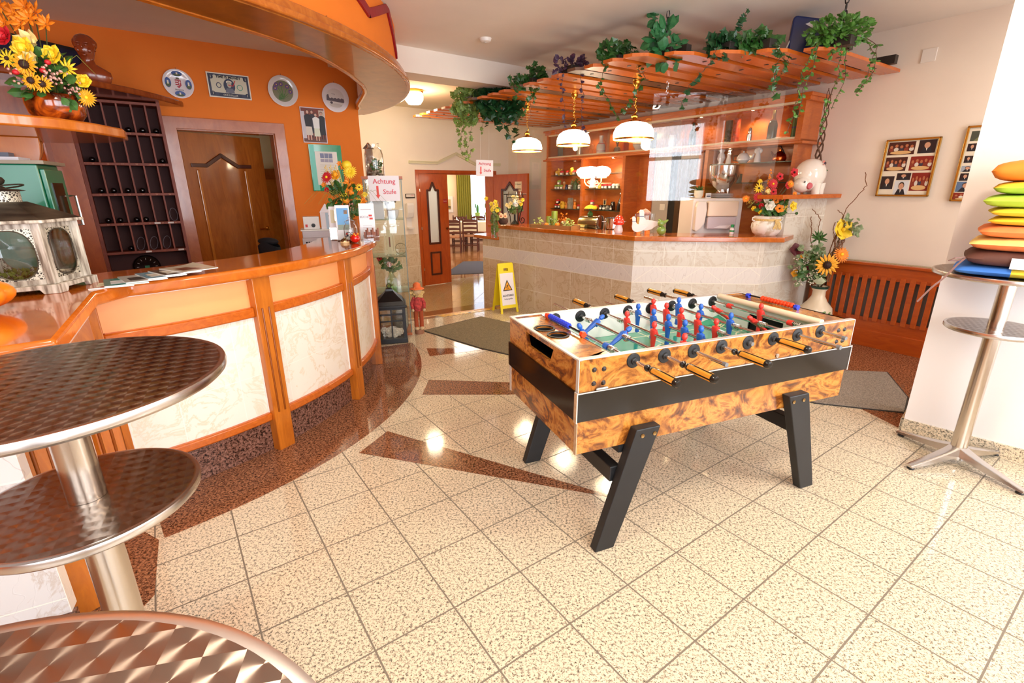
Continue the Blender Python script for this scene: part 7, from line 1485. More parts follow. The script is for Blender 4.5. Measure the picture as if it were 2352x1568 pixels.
part(MB().ball((0, 0, .045), .046, 0, 24, (1, 1, .97), 14), 'ball_base', M_gg, bd); part(MB().ball((-.008, 0, .112), .032, 0, 18, (1.1, .9, .95), 10).tube([(.01, 0, .115), (.04, 0, .13), (.058, 0, .145)], [.02, .012, .007], 8).ball((-.022, 0, .138), .017, 0, 12), 'bird_body', M_gg, bd)
part(MB().tube([(-.034, 0, .142), (-.044, 0, .146)], [.005, .001], 6), 'beak', M_gg, bd)
hc = thing('carved_column_clock', 'small carved white column decoration standing behind the green bird', 'ornament', (1.41, 5.25, .95)); part(MB().box(-.035, .035, -.03, .03, 0, .24), 'column', mat('shabby_white', '#e2d8d2', .6, noise=.2, scale=30), hc, smooth=False); part(MB().lathe([(.03, .24), (.055, .25), (.06, .27), (.02, .30), (0, .31)], 16), 'capital', mat('shabby_pink', '#d9a89a', .6, noise=.3, scale=40), hc)
ow_ = thing('brown_owl_figure', 'small brown owl figure with big orange rimmed eyes on the bar end', 'figurine', (-.10, 6.22, BT)); part(MB().ball((0, 0, .058), .062, 0, 20, (1, .9, .93), 12), 'body', mat('owl_brown', '#4a342a', .9, noise=.4, scale=90), ow_)
for s_ in (-1, 1): e_ = part(MB().at((s_ * .026, -.048, .115), (pi / 2, 0, 0)).lathe([(0, .012), (.014, .012), (.026, .008), (.026, 0), (0, 0)], 20), 'eye', mat('owl_eye_cream', '#f2cfa0', .5), ow_); part(MB().at((s_ * .026, -.060, .115), (pi / 2, 0, 0)).lathe([(0, .003), (.011, .002), (.012, 0)], 14), 'pupil', mat('owl_pupil', '#c8641c', .4), e_); part(MB().tube([(s_ * .004, -.055, .128), (s_ * .02, -.055, .146), (s_ * .045, -.05, .150)], .006, 6), 'eyebrow', mat('owl_eye_cream'), ow_); part(MB().box(s_ * .018 - .014, s_ * .018 + .014, -.068, -.045, 0, .012), 'claw', mat('owl_eye_cream'), ow_, smooth=False)
gb = thing('iron_stand_glass', 'big glass bowl of cream orchids in a black scrolled iron stand', 'vase', (.045, 6.42, BT))
part(MB().lathe([(0, .12), (.05, .125), (.085, .17), (.098, .24), (.095, .32), (.080, .40), (.078, .405)], 32), 'glass_bowl', glass('jar_glass'), gb); M_iron = mat('black_iron', '#15120f', .4, metal=.5)
part(MB().tube([(-.14, 0, .37), (.15, 0, .37)], .005, 6), 'iron_bar', M_iron, gb); part(MB().tube([(.10, 0, .39), (.105, 0, .30), (.10, 0, .20), (.07, 0, .12), (.06, 0, .05), (.085, 0, .01), (.115, 0, .02), (.125, 0, .06), (.10, 0, .085), (.08, 0, .065), (.09, 0, .045)], .006, 6), 'iron_scroll', M_iron, gb); part(MB().tube([(-.10, 0, .37), (-.10, 0, .2), (-.06, .03, .1), (-.05, .05, 0)], .005, 6), 'iron_leg', M_iron, gb); part(MB().lathe([(.02, .0), (.06, .002), (.05, .01), (.012, .05), (.012, .12)], 16), 'iron_foot', M_iron, gb)
part(MB().tube([(.0995 * cos(t), .0995 * sin(t), .33) for t in [2 * pi * j / 24 for j in range(24)]], .004, 5, closed=True), 'iron_ring', M_iron, gb)
for x, y, z, kd in ((-.02, -.05, .34, 'poppy_c'), (.03, -.05, .33, 'poppy_c'), (.0, -.06, .29, 'poppy_c'), (.05, -.05, .28, 'poppy_c'), (-.05, -.05, .26, 'poppy_c'), (.02, -.06, .24, 'poppy_w'), (-.07, -.06, .22, 'poppy_c'), (.08, -.04, .25, 'poppy_y'), (-.10, -.05, .24, 'poppy_c'), (.10, -.03, .30, 'poppy_y')): flower(kd, (x, y, z), (x * 2, -1, .2), .026, gb)
f_ = MB(); clump(f_, (0, 0, .19), (.07, .05, .03), 50, .05, 'leaf'); part(f_, 'foliage', FL['g'], gb, smooth=False)
tv = thing('tall_glass_vase', 'tall flared clear glass vase with yellow orchids and moss on the lower bar ledge', 'vase', (-.215, 6.20, .8685))
part(MB().lathe([(0, .003), (.034, .003), (.036, .02), (.040, .16), (.052, .34), (.062, .44)], 28), 'glass_body', glass('jar_glass'), tv); f_ = MB(); clump(f_, (.005, 0, .18), (.026, .026, .16), 120, .035, 'leaf'); clump(f_, (.03, 0, .30), (.03, .02, .07), 30, .06, 'leaf'); part(f_, 'moss_filling', mat('moss_green'), tv, smooth=False)
for x, z in ((-.09, .48), (-.03, .42), (.02, .44), (.03, .40), (0, .38), (.04, .34), (-.02, .35)): flower('poppy_y', (x, -.03, z), (x * 3, -1, .3), .026, tv)
# white cabinet with dispensers behind the bar
wb = thing('white_dispenser_cabinet', 'white cabinet with a soap dispenser and towel dispenser on its face behind the bar', 'cabinet', (1.86, 5.13, 0), radians(-2))
part(MB().box(0, .50, 0, .45, 0, 1.36), 'body', mat('cabinet_white', '#f2e7e2', .35), wb, smooth=False, bevel=.008)
part(MB().prism([(.015, 1.05), (.035, 1.03), (.075, 1.06), (.115, 1.12), (.125, 1.25), (.11, 1.335), (.03, 1.335), (.015, 1.28)], -.07, 0, 0, 'y'), 'soap_dispenser', mat('dispenser_cream', '#e9dccf', .3), wb, smooth=False, bevel=.01)
part(MB().box(.13, .43, -.09, 0, 1.185, 1.335), 'towel_dispenser', mat('dispenser_peach', '#f2dcc4', .3), wb, smooth=False, bevel=.012)
part(MB().box(.135, .425, -.085, -.005, 1.06, 1.183), 'towel_tray', mat('dispenser_smoke', '#cbbfc4', .25), wb, smooth=False, bevel=.012)
part(MB().prism([(.20, 1.075), (.34, 1.065), (.37, 1.10), (.26, 1.095)], -.088, -.086, 0, 'y'), 'paper_towel', M_paper, wb, smooth=False)
gl = thing('glue_bottle', 'small white bottle with a green cap and green band before the towel dispenser', 'bottle', (2.19, 4.90, BT)); part(MB().lathe([(0, 0), (.022, 0), (.022, .05), (.012, .062)], 16), 'bottle_body', mat('china_white'), gl); part(MB().lathe([(.0125, .062), (.016, .064), (.016, .090), (0, .092)], 14), 'green_cap', mat('cap_green', '#1c8a4a', .4), gl); part(MB().lathe([(.0225, .02), (.0225, .036)], 16), 'green_band', mat('cap_green'), gl)
# pig bank on the side shelf
pgx, pgy, _ = sh.p(.22, -.02)
pb_ = thing('white_pig_bank', 'large white ceramic pig bank with painted roses on the wooden side shelf', 'piggy bank', (pgx, pgy, 1.4005), radians(28)); pb_.scale = (1.0, 1.0, 1.0)
M_pig = mat('pig_white', '#f2ebe2', .1, coat=.8)
b = MB(); b.ball((.03, 0, .175), .145, 0, 28, (1.0, .9, 1.0), 18); b.ball((-.095, -.02, .085), .075, 0, 20, (1.05, 1, .95), 12); b.ball((.03, 0, .12), .115, 0, 22, (1.15, .95, .9), 14)
for x, y in ((.12, -.06), (.12, .06), (.02, -.08), (-.03, .07)): b.tube([(x, y, .10), (x + .005, y, .03), (x + .01, y, .0)], [.045, .036, .034], 14)
part(b, 'body', M_pig, pb_, ang=70); part(MB().at((-.10, -.092, .075), (pi / 2, 0, radians(-14))).lathe([(0, .012), (.026, .012), (.030, .004), (.030, -.02)], 20), 'pink_snout', mat('snout_rose', '#c8606a', .3), pb_)
for x, z in ((-.15, .13), (-.06, .135)): part(MB().ball((x, -.075, z - .02), .009, 0, 10, (1, .5, 1)), 'eye', M_blk, pb_)
part(MB().leaf((-.03, -.06, .16), (-.3, -.6, -.7), (0, -1, .3), .07, .06), 'ear', M_pig, pb_); fr2 = MB(); [fr2.leaf((.02 + .02 * i, -.11 + .012 * i, .265 + .012 * (i % 2)), (cos(i), -.2, sin(i)), (0, -.7, .7), .028, .02) for i in range(6)]; part(fr2, 'painted_roses', mat('painted_rose', '#d9847a', .3), pb_, smooth=False)
# ---------------------------------------------------------------- cushions on the right table
def cushion(label, x, y, z, rot, h, c1, c2, w=.44, d=.42):
    c_ = thing('seat_cushion', label, 'cushion', (x, y, z), rot, 'cushions piled on the standing table')
    n = 26; mb = MB(); top_, bot = [], []
    for i in range(n + 1):
        rt, rb = [], []
        for j in range(n + 1):
            u_, v_ = i / n * 2 - 1, j / n * 2 - 1; e_ = (1 - abs(u_) ** 5) * (1 - abs(v_) ** 5); e_ = max(0, e_) ** .5
            tuft = sum(.35 * math.exp(-((u_ - a) ** 2 + (v_ - b_) ** 2) / .03) for a in (-.45, .45) for b_ in (-.45, .45))
            wr = .04 * sin(9 * u_ + 5 * v_ + z * 60) + .03 * sin(14 * v_ - 6 * u_ + z * 90)
            sx_ = w / 2 * (1 - .03 * v_ * v_); sy_ = d / 2 * (1 - .03 * u_ * u_); hh = h / 2 * e_ * (1 - tuft * .6 + wr)
            rt.append((u_ * sx_, v_ * sy_, h / 2 + hh)); rb.append((u_ * sx_, v_ * sy_, h / 2 - h / 2 * e_ * (1 - .3 * tuft)))
        top_.append(rt); bot.append(rb[::-1])
    mb.grid(top_); k0 = len(mb.f); mb.grid(bot)
    if c2:
        for q in range(len(mb.f)):
            fx = q % (n * n) // n; mb.mi[q] = 1 if ((fx > n * .45) if c2[1] == 'half' else (q >= k0)) else 0
    part(mb, 'cover', [c1] + ([c2[0]] if c2 else []), c_, ang=80); return c_
def cl(nm, c, n_=.12): return mat(nm, c, .75, noise=n_, scale=14)
Y1, O1, G1, R1c = cl('cloth_yellow', '#f0cf3a'), cl('cloth_orange', '#f08a28', .04), cl('cloth_lime', '#b9d84a'), cl('cloth_coral', '#f0864a')
C0 = (2.44, 2.30)
zz = 1.0625
for lb, hgt, c1, c2, ox, rt in (('blue and yellow cushion at the bottom of the pile, resting on the steel table', .05, cl('cloth_blue', '#3f7ad0', .05), (Y1, 'half'), -.02, -10), ('dark brown cushion with a tie ribbon and a white label, second from the bottom', .075, cl('cloth_brown', '#5a3428', .03), None, .0, -8), ('pale yellow cushion with an orange underside, third from the bottom', .065, cl('cloth_cream', '#f6d27a'), (R1c, 'und'), .01, -12), ('coral and yellow cushion in the middle of the pile', .06, R1c, (Y1, 'half'), .02, -9), ('yellow cushion with a coral side above the coral one', .042, Y1, (R1c, 'half'), .045, -13), ('thin plain yellow cushion in the upper half of the pile', .042, Y1, None, .035, -8), ('lime and yellow cushion third from the top', .062, G1, (Y1, 'half'), .015, -12), ('yellow cushion with a lime underside, second from the top', .06, Y1, (G1, 'und'), .03, -9), ('thick plain orange cushion on top of the pile', .095, O1, None, .015, -11)):
    c_ = cushion(lb, C0[0] + ox, C0[1] - ox * .8, zz, radians(rt - 34), hgt, c1, c2)
    if 'dark brown' in lb:
        part(MB().grid([[(-.215 - .012 * i, -.19 - .016 * i, .04 - .018 * i + .004 * sin(i)), (-.209 - .012 * i, -.198 - .016 * i, .036 - .018 * i + .004 * sin(i))] for i in range(12)]), 'tie_ribbon', cl('ribbon_taupe', '#8a6a66', .03), c_)
        part(MB().tube([(-.215, -.19, .04), (-.25, -.21, .035), (-.27, -.20, .02), (-.24, -.19, .02), (-.215, -.19, .035)], .003, 5), 'ribbon_loop', cl('ribbon_taupe', ''), c_); part(MB().box(-.06, .02, -.2165, -.214, .002, .05), 'white_label', M_paper, c_, smooth=False)
    zz += hgt * .93
# ---------------------------------------------------------------- jars, bottles and figures on the back bar
def SP(s, z, d=.20): return RW.p(s, d, z + .0005)
M_jglass = mat('jam_jar_glass', '#8c8474', .12, coat=.5); M_jdark = mat('dark_jar_glass', '#16100e', .1, coat=.6); M_lab = mat('jar_label', '#efe6dc', .6)
M_cloth_r = mat('jar_cloth_red', '#c41f26', .8); M_cloth_g = mat('jar_cloth_green', '#8fb04a', .8)
def jam(body, cloth, name='jam_jar'):
    j = thing(name, 'x', 'jar', (0, 0, -5))
    part(MB().lathe([(0, 0), (.027, 0), (.030, .006), (.030, .040), (.024, .050), (0, .050)], 16), 'jar_body', body, j)
    part(MB().lathe([(.038, .042), (.031, .050), (.027, .064), (.015, .068), (0, .069)], 12), 'cloth_cap', cloth, j)
    part(MB().box(-.016, .016, -.0315, -.028, .010, .036), 'label', M_lab, j, smooth=False); return j
protos = {'r': jam(M_jglass, M_cloth_r), 'k': jam(M_jdark, M_cloth_r), 'g': jam(M_jglass, M_cloth_g), 'd': jam(M_jdark, mat('lid_black', '#1a1614', .3)), 'w': jam(M_jglass, mat('lid_white', '#e2dcd0', .4))}
names = {'r': 'red capped jam jar', 'k': 'dark red capped jam jar', 'g': 'green capped jar', 'd': 'black lidded dark jar', 'w': 'white lidded clear jar'}
OR = ['leftmost', 'second', 'third', 'fourth', 'fifth', 'sixth', 'seventh']
rows = [('upper left shelf', 1.652, 'r', (-4.33, -4.22, -4.08, -3.93), 0), ('middle left shelf', 1.445, 'g', (-4.345, -4.28, -4.21), 0), ('middle left shelf', 1.445, 'w', (-4.02, -3.80, -3.715), 0), ('bottom left shelf', 1.158, 'k', (-4.33, -4.26), 0), ('bottom left shelf', 1.158, 'r', (-3.80, -3.725), 0),
        ('middle right hand bay', 1.452, 'r', (-3.555, -3.42, -3.31, -3.25, -3.17), 0), ('middle right hand bay', 1.452, 'w', (-3.10, -3.03), 0), ('bottom right hand bay', 1.160, 'r', (-3.55, -3.48), 0), ('bottom right hand bay', 1.160, 'd', (-3.33, -3.265), 0), ('bottom right hand bay', 1.160, 'd', (-3.19, -3.13), .0)]
used = set()
for where, z, kd, ss, dz in rows:
    for i, s in enumerate(ss):
        lb = '%s, %s of its kind on the %s' % (names[kd], OR[i], where)
        if (where, kd) in used: lb = lb.replace(OR[i], OR[i + 2])
        if kd not in used: o = protos[kd]; used.add(kd); o.location = SP(s, z); o.rotation_euler = (0, 0, RW.a + .35); o['label'] = lb; o['group'] = 'jars on the back bar shelves'
        else: dup(protos[kd], SP(s, z), RW.a + .35, lb, 'jars on the back bar shelves')
    used.add((where, kd))
for kd, s, z, lb in (('g', -4.28, 1.514, 'small jar with a green cloth cap stacked on top of the green capped row'), ('k', -4.295, 1.227, 'dark jam jar with a red cloth stacked above the bottom left pair'), ('r', -3.515, 1.229, 'red capped jam jar stacked on two others in the second bay'), ('k', -3.43, 1.16, 'dark red capped jam jar beside the yellow figure in the second bay')): dup(protos[kd], SP(s, z), RW.a + .35, lb, 'jars on the back bar shelves')
def fig(name, label, cat, s, z, col, prof, d=.20, extra=None, sm=True, n=14, group=None, rough=.4):
    t_ = thing(name, label, cat, SP(s, z, d), RW.a + .3, group); m = mat('shelf_' + name, col, rough) if isinstance(col, str) else col
    part(MB().lathe(prof, n), 'body', m, t_)
    if extra: extra(t_)
    return t_
M_yc = mat('corn_yellow', '#d9a92c', .6); 
def spiky(t_, c=None, r=.03, h=.05, n_=26, m_=None): f_ = MB(); clump(f_, (0, 0, h), (r, r, h * .7), n_, .03, 'leaf'); part(f_, 'leaves', m_ or M_yc, t_, smooth=False)
blob = [(0, 0), (.026, 0), (.032, .03), (.024, .055), (.018, .065), (.024, .085), (.018, .10), (0, .105)]
def ears(t_, col='#e6c07a', h=.12): m_ = mat('ear_' + col.strip('#'), col, .6); [part(MB().ball((s_ * .012, 0, h), .008, 0, 8, (.7, .6, 2)), 'ear', m_, t_) for s_ in (-1, 1)]
fig('corn_figure', 'yellow spiky corn shaped figure between red capped jars on the upper left shelf', 'figurine', -4.285, 1.652, M_yc, [(0, 0), (.018, 0), (.02, .07), (0, .09)], extra=lambda t: spiky(t, h=.06))
fig('corn_figure', 'taller brownish yellow corn figure towards the right of the upper left shelf', 'figurine', -4.0, 1.652, M_yc, [(0, 0), (.022, 0), (.024, .09), (0, .11)], extra=lambda t: spiky(t, h=.07))
fig('drinking_glass', 'small clear glass at the right end of the upper left shelf', 'glass', -3.83, 1.652, glass('jar_glass'), [(0, .002), (.022, .002), (.026, .09)])
fig('white_carton', 'small pale box at the far right of the upper left shelf', 'box', -3.74, 1.652, M_paper, [(.035, 0), (.035, .12), (0, .12)], n=4)
fig('dwarf_figure', 'small standing figure with a cream face on the middle left shelf', 'figurine', -4.15, 1.445, '#b0703c', blob, extra=lambda t: part(MB().ball((0, -.01, .10), .018, 0, 10), 'face', mat('burlap'), t))
fig('navy_figure', 'dark blue small figure on the middle left shelf', 'figurine', -4.10, 1.445, '#2c3a5c', [(r * .8, z * .7) for r, z in blob])
fig('owl_figure', 'grey brown owl figure with ears on the middle left shelf', 'figurine', -4.06 + .0, 1.445, '#8a7258', [(r * 1.25, z * 1.15) for r, z in blob], extra=lambda t: ears(t, '#6a5844', .13), d=.12)
fig('leafy_figure', 'dark green leafy figure with a red cap on the middle left shelf', 'figurine', -3.90, 1.445, '#4a5a34', [(0, 0), (.035, 0), (.04, .06), (.02, .12), (0, .14)], extra=lambda t: spiky(t, r=.045, h=.09, n_=50, m_=FL['g']))
fig('hedgehog_figure', 'yellow spiky hedgehog figure on the bottom left shelf', 'figurine', -4.18, 1.158, M_yc, [(0, 0), (.035, 0), (.042, .04), (.025, .08), (0, .09)], extra=lambda t: spiky(t, r=.045, h=.055, n_=50))
fig('fox_figure', 'small orange and white fox figure on the bottom left shelf', 'figurine', -4.09, 1.158, '#e08a3c', [(r * .8, z * .8) for r, z in blob], extra=lambda t: ears(t, '#e08a3c', .09))
fig('driftwood_block', 'grey upright driftwood block on the bottom left shelf', 'ornament', -4.0, 1.158, mat('driftwood', '#8a8072', .8, noise=.3, scale=20), [(.05, 0), (.05, .15), (.045, .16), (0, .16)], n=6)
fig('rabbit_figure', 'orange and cream rabbit figure on the bottom left shelf', 'figurine', -3.895, 1.158, '#e08428', blob, extra=lambda t: ears(t, '#e8d0a0', .125))
fig('yellow_pear', 'round yellow gourd figure on the middle shelf of the second bay', 'figurine', -3.365, 1.452, '#d8a43c', [(0, 0), (.03, .004), (.036, .03), (.02, .055), (0, .06)])
fig('brown_pear', 'brown pear shaped figure on the middle shelf of the second bay', 'figurine', -3.49, 1.452, '#8a6a40', [(0, 0), (.026, .004), (.03, .03), (.014, .06), (0, .07)])
fig('green_candle', 'light green candle at the right end of the middle shelf', 'candle', -2.925, 1.452, '#7fae3c', [(0, 0), (.026, 0), (.026, .075), (0, .075)]); fig('green_cone', 'thin light green cone candle behind the green candle', 'candle', -2.90, 1.452, '#9cc85a', [(0, 0), (.02, 0), (.004, .14), (0, .14)], d=.12)
fig('yellow_gourd', 'yellow ribbed gourd on the bottom shelf of the second bay', 'figurine', -3.41, 1.160, '#dfa92a', [(0, 0), (.03, .004), (.038, .03), (.022, .058), (0, .062)], d=.24)
def dc(t): [part(MB().box(x - .003, x + .003, -.004, .004, .0, .15), 'upright', mat('cream_wood'), t, smooth=False) for x in (-.018, .018)]; part(MB().box(-.018, .018, -.003, .003, .03, .13), 'dark_cloth', M_rub, t, smooth=False)
fig('deck_chair_ornament', 'tiny cream deck chair ornament standing above the dark jars', 'ornament', -3.36, 1.160, mat('cream_wood'), [(0, 0), (.02, 0), (.02, .07), (0, .07)], extra=lambda t: dc(t) , d=.10)
fig('tall_dark_jar', 'taller dark jar with a chrome lid on the bottom shelf of the second bay', 'jar', -3.20, 1.160, M_jdark, [(0, 0), (.035, 0), (.035, .09), (.03, .10), (.03, .115), (0, .115)], d=.10); fig('grey_basket', 'small grey woven ball on the bottom shelf of the second bay', 'ornament', -3.16, 1.160, mat('grey_weave', '#6e6a62', .8, noise=.5, scale=90), [(0, 0), (.03, .005), (.036, .03), (.02, .06), (0, .06)], d=.25)
fig('black_decanter', 'black round bottle with a clear stopper on the bottom shelf of the second bay', 'bottle', -2.96, 1.160, M_jdark, [(0, 0), (.045, 0), (.048, .05), (.04, .12), (.015, .17), (.013, .20), (0, .20)], extra=lambda t: part(MB().ball((0, 0, .225), .02, 0, 12), 'stopper', M_chrome, t))
# top compartments
ZT = 1.9255
fig('green_tin_box', 'tall grey green tin with small print at the left end of the top compartments', 'tin', -4.27, ZT, '#4a5a50', [(.05, 0), (.05, .15), (0, .15)], n=4)
fig('steel_beaker', 'brushed steel beaker in the top compartment', 'beaker', -3.83, ZT, mat('brushed_beaker', '#a8a09a', .3, metal=.9), [(0, 0), (.045, 0), (.048, .11), (.04, .11), (.04, .02)])
for s, lb in ((-3.64, 'clear stemmed glass left of the white bottle'), (-3.56, 'second clear glass just left of the white bottle')): fig('stemmed_glass', lb, 'glass', s, ZT, glass('jar_glass'), [(.025, 0), (.004, .01), (.004, .05), (.025, .08), (.028, .13)])
fig('white_ceramic_bottle', 'white ceramic bottle with red stripes and a red tassel in the top compartment', 'bottle', -3.41, ZT, 'china', [(0, 0), (.06, 0), (.065, .02), (.065, .10), (.04, .14), (.026, .16), (.028, .21), (.030, .235), (0, .235)], n=24, extra=lambda t: [part(MB().lathe([(r, z), (r, z + .006)], 24), 'red_stripe', M_cloth_r, t) for r, z in ((.0655, .025), (.052, .125), (.031, .20))]) if False else None
def stripes(t):
    for r, z in ((.0655, .03), (.050, .128)): part(MB().lathe([(r - .002, z), (r + .001, z), (r + .001, z + .006), (r - .002, z + .006)], 24), 'red_stripe', M_cloth_r, t)
    part(MB().tube([(.03, 0, .19), (.07, 0, .15), (.072, 0, .03)], .004, 6), 'red_tassel', M_cloth_r, t)
fig('white_ceramic_bottle', 'white ceramic bottle with red stripes and a red tassel in the top compartment', 'bottle', -3.39, ZT, mat('china_white'), [(0, 0), (.06, 0), (.065, .02), (.065, .10), (.04, .14), (.026, .16), (.028, .21), (.030, .235), (0, .235)], n=24, extra=stripes)
fig('cut_glass_decanter', 'dark cut glass decanter with a pointed stopper in the top compartment', 'decanter', -3.08, ZT, mat('smoky_crystal', '#6a5a50', .08, coat=.8), [(0, 0), (.04, 0), (.048, .03), (.04, .06), (.012, .08), (.014, .10), (.024, .12), (.018, .15), (0, .19)], n=10)
fig('red_gift_box', 'red and white carton in the top compartment behind the largest pendant', 'box', -2.93, ZT, mat('carton_red', '#b8463a', .5), [(.045, 0), (.045, .11), (0, .11)], n=4); fig('white_gold_bowl', 'white bowl with a gold band behind the largest pendant', 'bowl', -2.70, ZT, mat('china_white'), [(0, 0), (.04, 0), (.08, .06), (.085, .10), (.08, .10), (0, .02)], n=24, extra=lambda t: part(MB().lathe([(.07, .045), (.083, .075), (.078, .08)], 24), 'gold_band', M_gilt, t))
fig('dark_upright_box', 'dark upright box in the middle of the top compartments', 'box', -2.47, ZT, '#2c2220', [(.04, 0), (.04, .20), (0, .20)], n=4); fig('white_can', 'white cylindrical can in the middle of the top compartments', 'can', -2.18, ZT, mat('china_white'), [(0, 0), (.045, 0), (.045, .14), (.048, .145), (0, .15)], n=20)
bt = [(0, 0), (.042, 0), (.044, .01), (.044, .13), (.03, .17), (.015, .19), (.014, .25), (.016, .255), (0, .26)]
fig('dark_wine_bottle', 'dark round shouldered bottle in the top compartment behind the curtain reflection', 'bottle', -1.90, ZT, mat('bottle_dark', '#141612', .1, coat=.6), bt, n=20); fig('champagne_bottle', 'champagne bottle with gold foil neck near the right end', 'bottle', -.965, ZT, mat('bottle_olive', '#2a2a14', .12, coat=.6), [(r * 1.05, z * 1.05) for r, z in bt], n=20, extra=lambda t: part(MB().lathe([(.034, .18), (.018, .20), (.0165, .26), (.018, .275), (0, .276)], 20), 'gold_foil', M_gilt, t))
fig('dark_tin_tube', 'dark patterned tin tube left of the red patterned tube', 'tin', -1.45, ZT, mat('tin_olive', '#3c3a2c', .4, noise=.5, scale=30), [(0, 0), (.035, 0), (.035, .23), (0, .232)], n=20); fig('red_tin_tube', 'tall tin tube with red flower pattern in the right top compartment', 'tin', -1.36, ZT, mat('tin_red', '#a03a24', .35, noise=.6, scale=35), [(0, 0), (.036, 0), (.036, .24), (0, .242)], n=20)
fig('steel_shaker', 'chrome lamp foot shaped shaker under the bright spotlight', 'shaker', -1.20, ZT, M_chrome, [(0, 0), (.028, 0), (.03, .07), (.02, .08), (.024, .10), (.016, .13), (0, .14)], n=20); fig('green_tin_tube', 'tall green tin tube with blue bands at the right end of the top compartments', 'tin', -.735, ZT, mat('tin_green', '#3c6a34', .3), [(0, 0), (.035, 0), (.035, .25), (0, .252)], n=20, extra=lambda t: [part(MB().lathe([(.0345, z), (.036, z), (.036, z + .012), (.0345, z + .012)], 20), 'blue_band', mat('band_blue', '#34407c', .3), t) for z in (.09, .18)])
# teapot shelf
fig('white_vase_flowers', 'small white vase with painted flowers under the right hand spotlight', 'vase', -1.50, 1.712, mat('china_white'), [(0, 0), (.04, 0), (.025, .02), (.045, .06), (.035, .10), (.022, .12), (.04, .15)], n=20)
fig('white_lady_figure', 'small white standing figure beside the white teapot', 'figurine', -1.41, 1.712, mat('china_white'), [(0, 0), (.03, 0), (.026, .04), (.018, .08), (.022, .10), (.014, .112), (.017, .13), (0, .145)], n=16)
def tp(t):
    part(MB().tube([(.055, 0, .04), (.09, 0, .05), (.105, 0, .09)], [.016, .011, .008], 10), 'spout', mat('china_white'), t); part(MB().tube([(-.06, 0, .08), (-.10, 0, .075), (-.095, 0, .03), (-.06, 0, .025)], .006, 8), 'handle', mat('black_plastic', '#1c1a1a', .3), t); part(MB().ball((0, 0, .115), .010, 0, 8), 'lid_knob', mat('china_white'), t)
fig('white_teapot', 'white teapot with a black handle on the upper shelf of the right bay', 'teapot', -1.24, 1.712, mat('china_white'), [(0, 0), (.035, 0), (.065, .03), (.065, .06), (.04, .095), (.02, .105), (0, .107)], n=24, extra=tp)
def chb(t): part(MB().ball((0, 0, .135), .02, 0, 12).ball((-.02, 0, .115), .02, 0, 10, (1, .5, 1.3)).ball((.02, 0, .115), .02, 0, 10, (1, .5, 1.3)), 'head_and_wings', mat('china_white'), t)
fig('cherub_figure', 'white cherub figure above the mixing bowl', 'figurine', -1.08, 1.712, mat('china_white'), [(0, 0), (.035, 0), (.03, .05), (.022, .09), (.015, .12), (0, .13)], extra=chb)
def kt(t): part(MB().tube([(.05, 0, .06), (-.0, 0, .145), (-.075, 0, .155), (-.06, 0, .16)], .006, 8), 'handle', M_rub, t); part(MB().tube([(-.05, 0, .05), (-.085, 0, .10)], [.012, .008], 8), 'spout', M_copper, t)
M_copper = mat('copper', '#c8642c', .15, metal=1.0); fig('copper_kettle', 'shiny copper kettle at the right end of the upper shelf', 'kettle', -.85, 1.712, M_copper, [(0, 0), (.06, 0), (.068, .03), (.06, .06), (.03, .09), (.012, .10), (.012, .115), (0, .12)], n=28, extra=kt)
def fpx(t): flower('poppy_w', (0, -.01, .125), (0, -1, .3), .035, t); f_ = MB(); [f_.leaf((0, 0, .02), (a, -.2, 1), (0, -1, 0), .09, .035) for a in (-.5, .5, 0)]; part(f_, 'green_leaves', FL['g'], t, smooth=False)
fig('white_flower_figure', 'white ceramic flower with green leaves on the middle shelf of the right bay', 'figurine', -1.49, 1.513, FL['g'], [(0, 0), (.025, 0), (.02, .02), (.004, .03), (.004, .11), (0, .12)], extra=fpx)
fig('olive_tin', 'grey olive tin behind the steel mixing bowl', 'tin', -1.28, 1.513, '#6a6a50', [(0, 0), (.05, 0), (.05, .09), (0, .095)]); fig('small_basket', 'low brown basket on the middle shelf of the right bay', 'basket', -1.56 + .0, 1.513, mat('basket_brown', '#9a7a5c', .7, noise=.4, scale=70), [(0, 0), (.02, 0), (.024, .03), (0, .03)], d=.12)
# on the white dispenser cabinet
mb_ = thing('steel_mixing_bowl', 'large polished steel mixing bowl standing on a stack of plates', 'bowl', (2.205, 5.30, 1.4065)); part(MB().lathe([(0, 0), (.06, 0), (.05, .02), (.04, .03), (.09, .07), (.13, .13), (.145, .20), (.148, .27), (.153, .275), (.14, .27), (.13, .15), (0, .06)], 40), 'bowl_body', M_chrome, mb_)
for i in range(5): p = MB().lathe([(0, 0), (.06, 0), (.12, .008), (.122, .011), (.06, .005), (0, .005)], 32).build('white_plate', mat('china_white'), None, (2.205, 5.30, 1.3605 + .0085 * i)); tag(p, '%s white plate of the stack under the steel mixing bowl' % ['lowest', 'second lowest', 'middle', 'second highest', 'top'][i], 'plate', 'plates under the mixing bowl')
b3 = thing('second_steel_bowl', 'steel bowl behind and right of the large mixing bowl', 'bowl', (2.325, 5.45, 1.3605)); part(MB().lathe([(0, 0), (.05, 0), (.03, .03), (.03, .10), (.08, .15), (.11, .22), (.112, .26), (.105, .26), (.0, .12)], 32), 'bowl_body', M_chrome, b3)
sp2 = thing('succulent_pot', 'succulent in a small cream pot on the white dispenser cabinet', 'potted plant', (1.95, 5.25, 1.3605)); part(MB().lathe([(0, 0), (.03, 0), (.045, .03), (.045, .075), (.038, .078), (0, .06)], 20), 'pot', mat('pot_cream', '#eadfce', .4), sp2); f_ = MB(); [f_.leaf((0, 0, .07), (cos(a), sin(a), .5 + .5 * (i % 3)), (0, 0, 1), .075, .022) for i, a in enumerate([j * .62 for j in range(22)])]; part(f_, 'succulent_leaves', mat('succulent', '#4f7a44', .5), sp2, smooth=False)
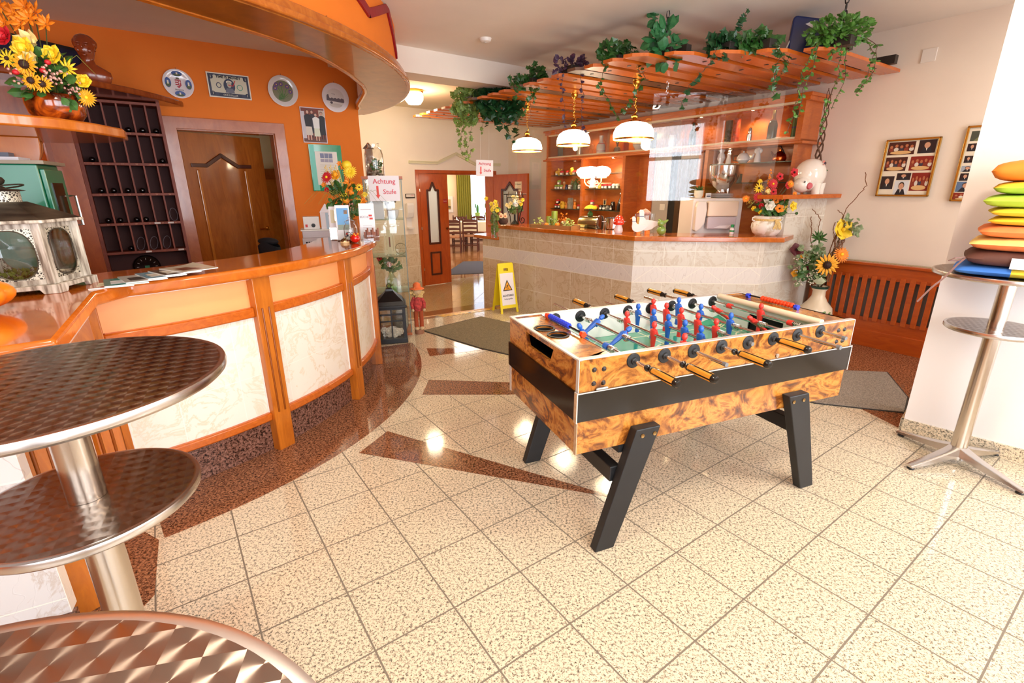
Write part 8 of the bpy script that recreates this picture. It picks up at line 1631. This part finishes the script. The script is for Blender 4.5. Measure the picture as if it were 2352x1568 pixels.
nb = thing('small_notice_block', 'small white block with dark lettering beside the succulent', 'sign', (2.04, 5.22, 1.3605)); part(MB().box(-.025, .025, -.01, .01, 0, .05), 'block', M_paper, nb, smooth=False); part(MB().box(-.02, .02, -.0115, -.010, .012, .022).box(-.02, .02, -.0115, -.010, .028, .034), 'print_line', P_('#3a4660'), nb, smooth=False)
# ---------------------------------------------------------------- opening behind the bar (kitchen passage on the right wall)
struct('trim_13', MB().box(-2.56, -2.30, -.03, -.002, .0, 1.86), mat('kitchen_tile_grey', '#b8b0a8', .25), (RW.x, RW.y, 0), RW.a, smooth=False)
struct('trim_14', MB().box(-2.30, -2.18, -.02, -.002, .0, 1.86), mat('passage_black', '#1a1614', .7), (RW.x, RW.y, 0), RW.a, smooth=False)  # shade of the passage gap, painted as a flat black board
d5 = struct('door_5', MB().box(-2.18, -1.86, -.05, -.01, .0, 1.80), mat('dark_brown_door', '#4a2c12', .4), (RW.x, RW.y, 0), RW.a, smooth=False)
struct('trim_15', MB().box(-1.86, -1.80, -.10, -.002, .0, 1.86), W_u, (RW.x, RW.y, 0), RW.a, smooth=False); struct('trim_16', MB().box(-1.80, -1.62, -.06, -.002, .0, 1.86), mat('dark_red_panel', '#6a2408', .4), (RW.x, RW.y, 0), RW.a, smooth=False)
lsw = thing('light_switch', 'pale square light switch on the grey tiles behind the geese', 'switch', RW.p(-2.38, .031, 1.22), RW.a); part(MB().box(-.04, .04, -.006, 0, -.04, .04), 'plate', mat('switch_cream', '#e6e0d4', .4), lsw, smooth=False, bevel=.002); part(MB().box(-.025, .025, -.009, -.006, -.025, .025), 'rocker', mat('switch_cream'), lsw, smooth=False)
for z, lb in ((1.33, 'upper cream round intercom switch at the side of the jar shelves'), (1.235, 'lower cream round switch at the side of the jar shelves')): o = MB().at((0, 0, 0), (pi / 2, 0, 0)).lathe([(0, .02), (.03, .016), (.035, 0)], 16).build('round_wall_switch', mat('switch_cream'), None, RW.p(-2.875, .031, z), RW.a); o.scale = (.7, 1, 1.4); tag(o, lb, 'switch')
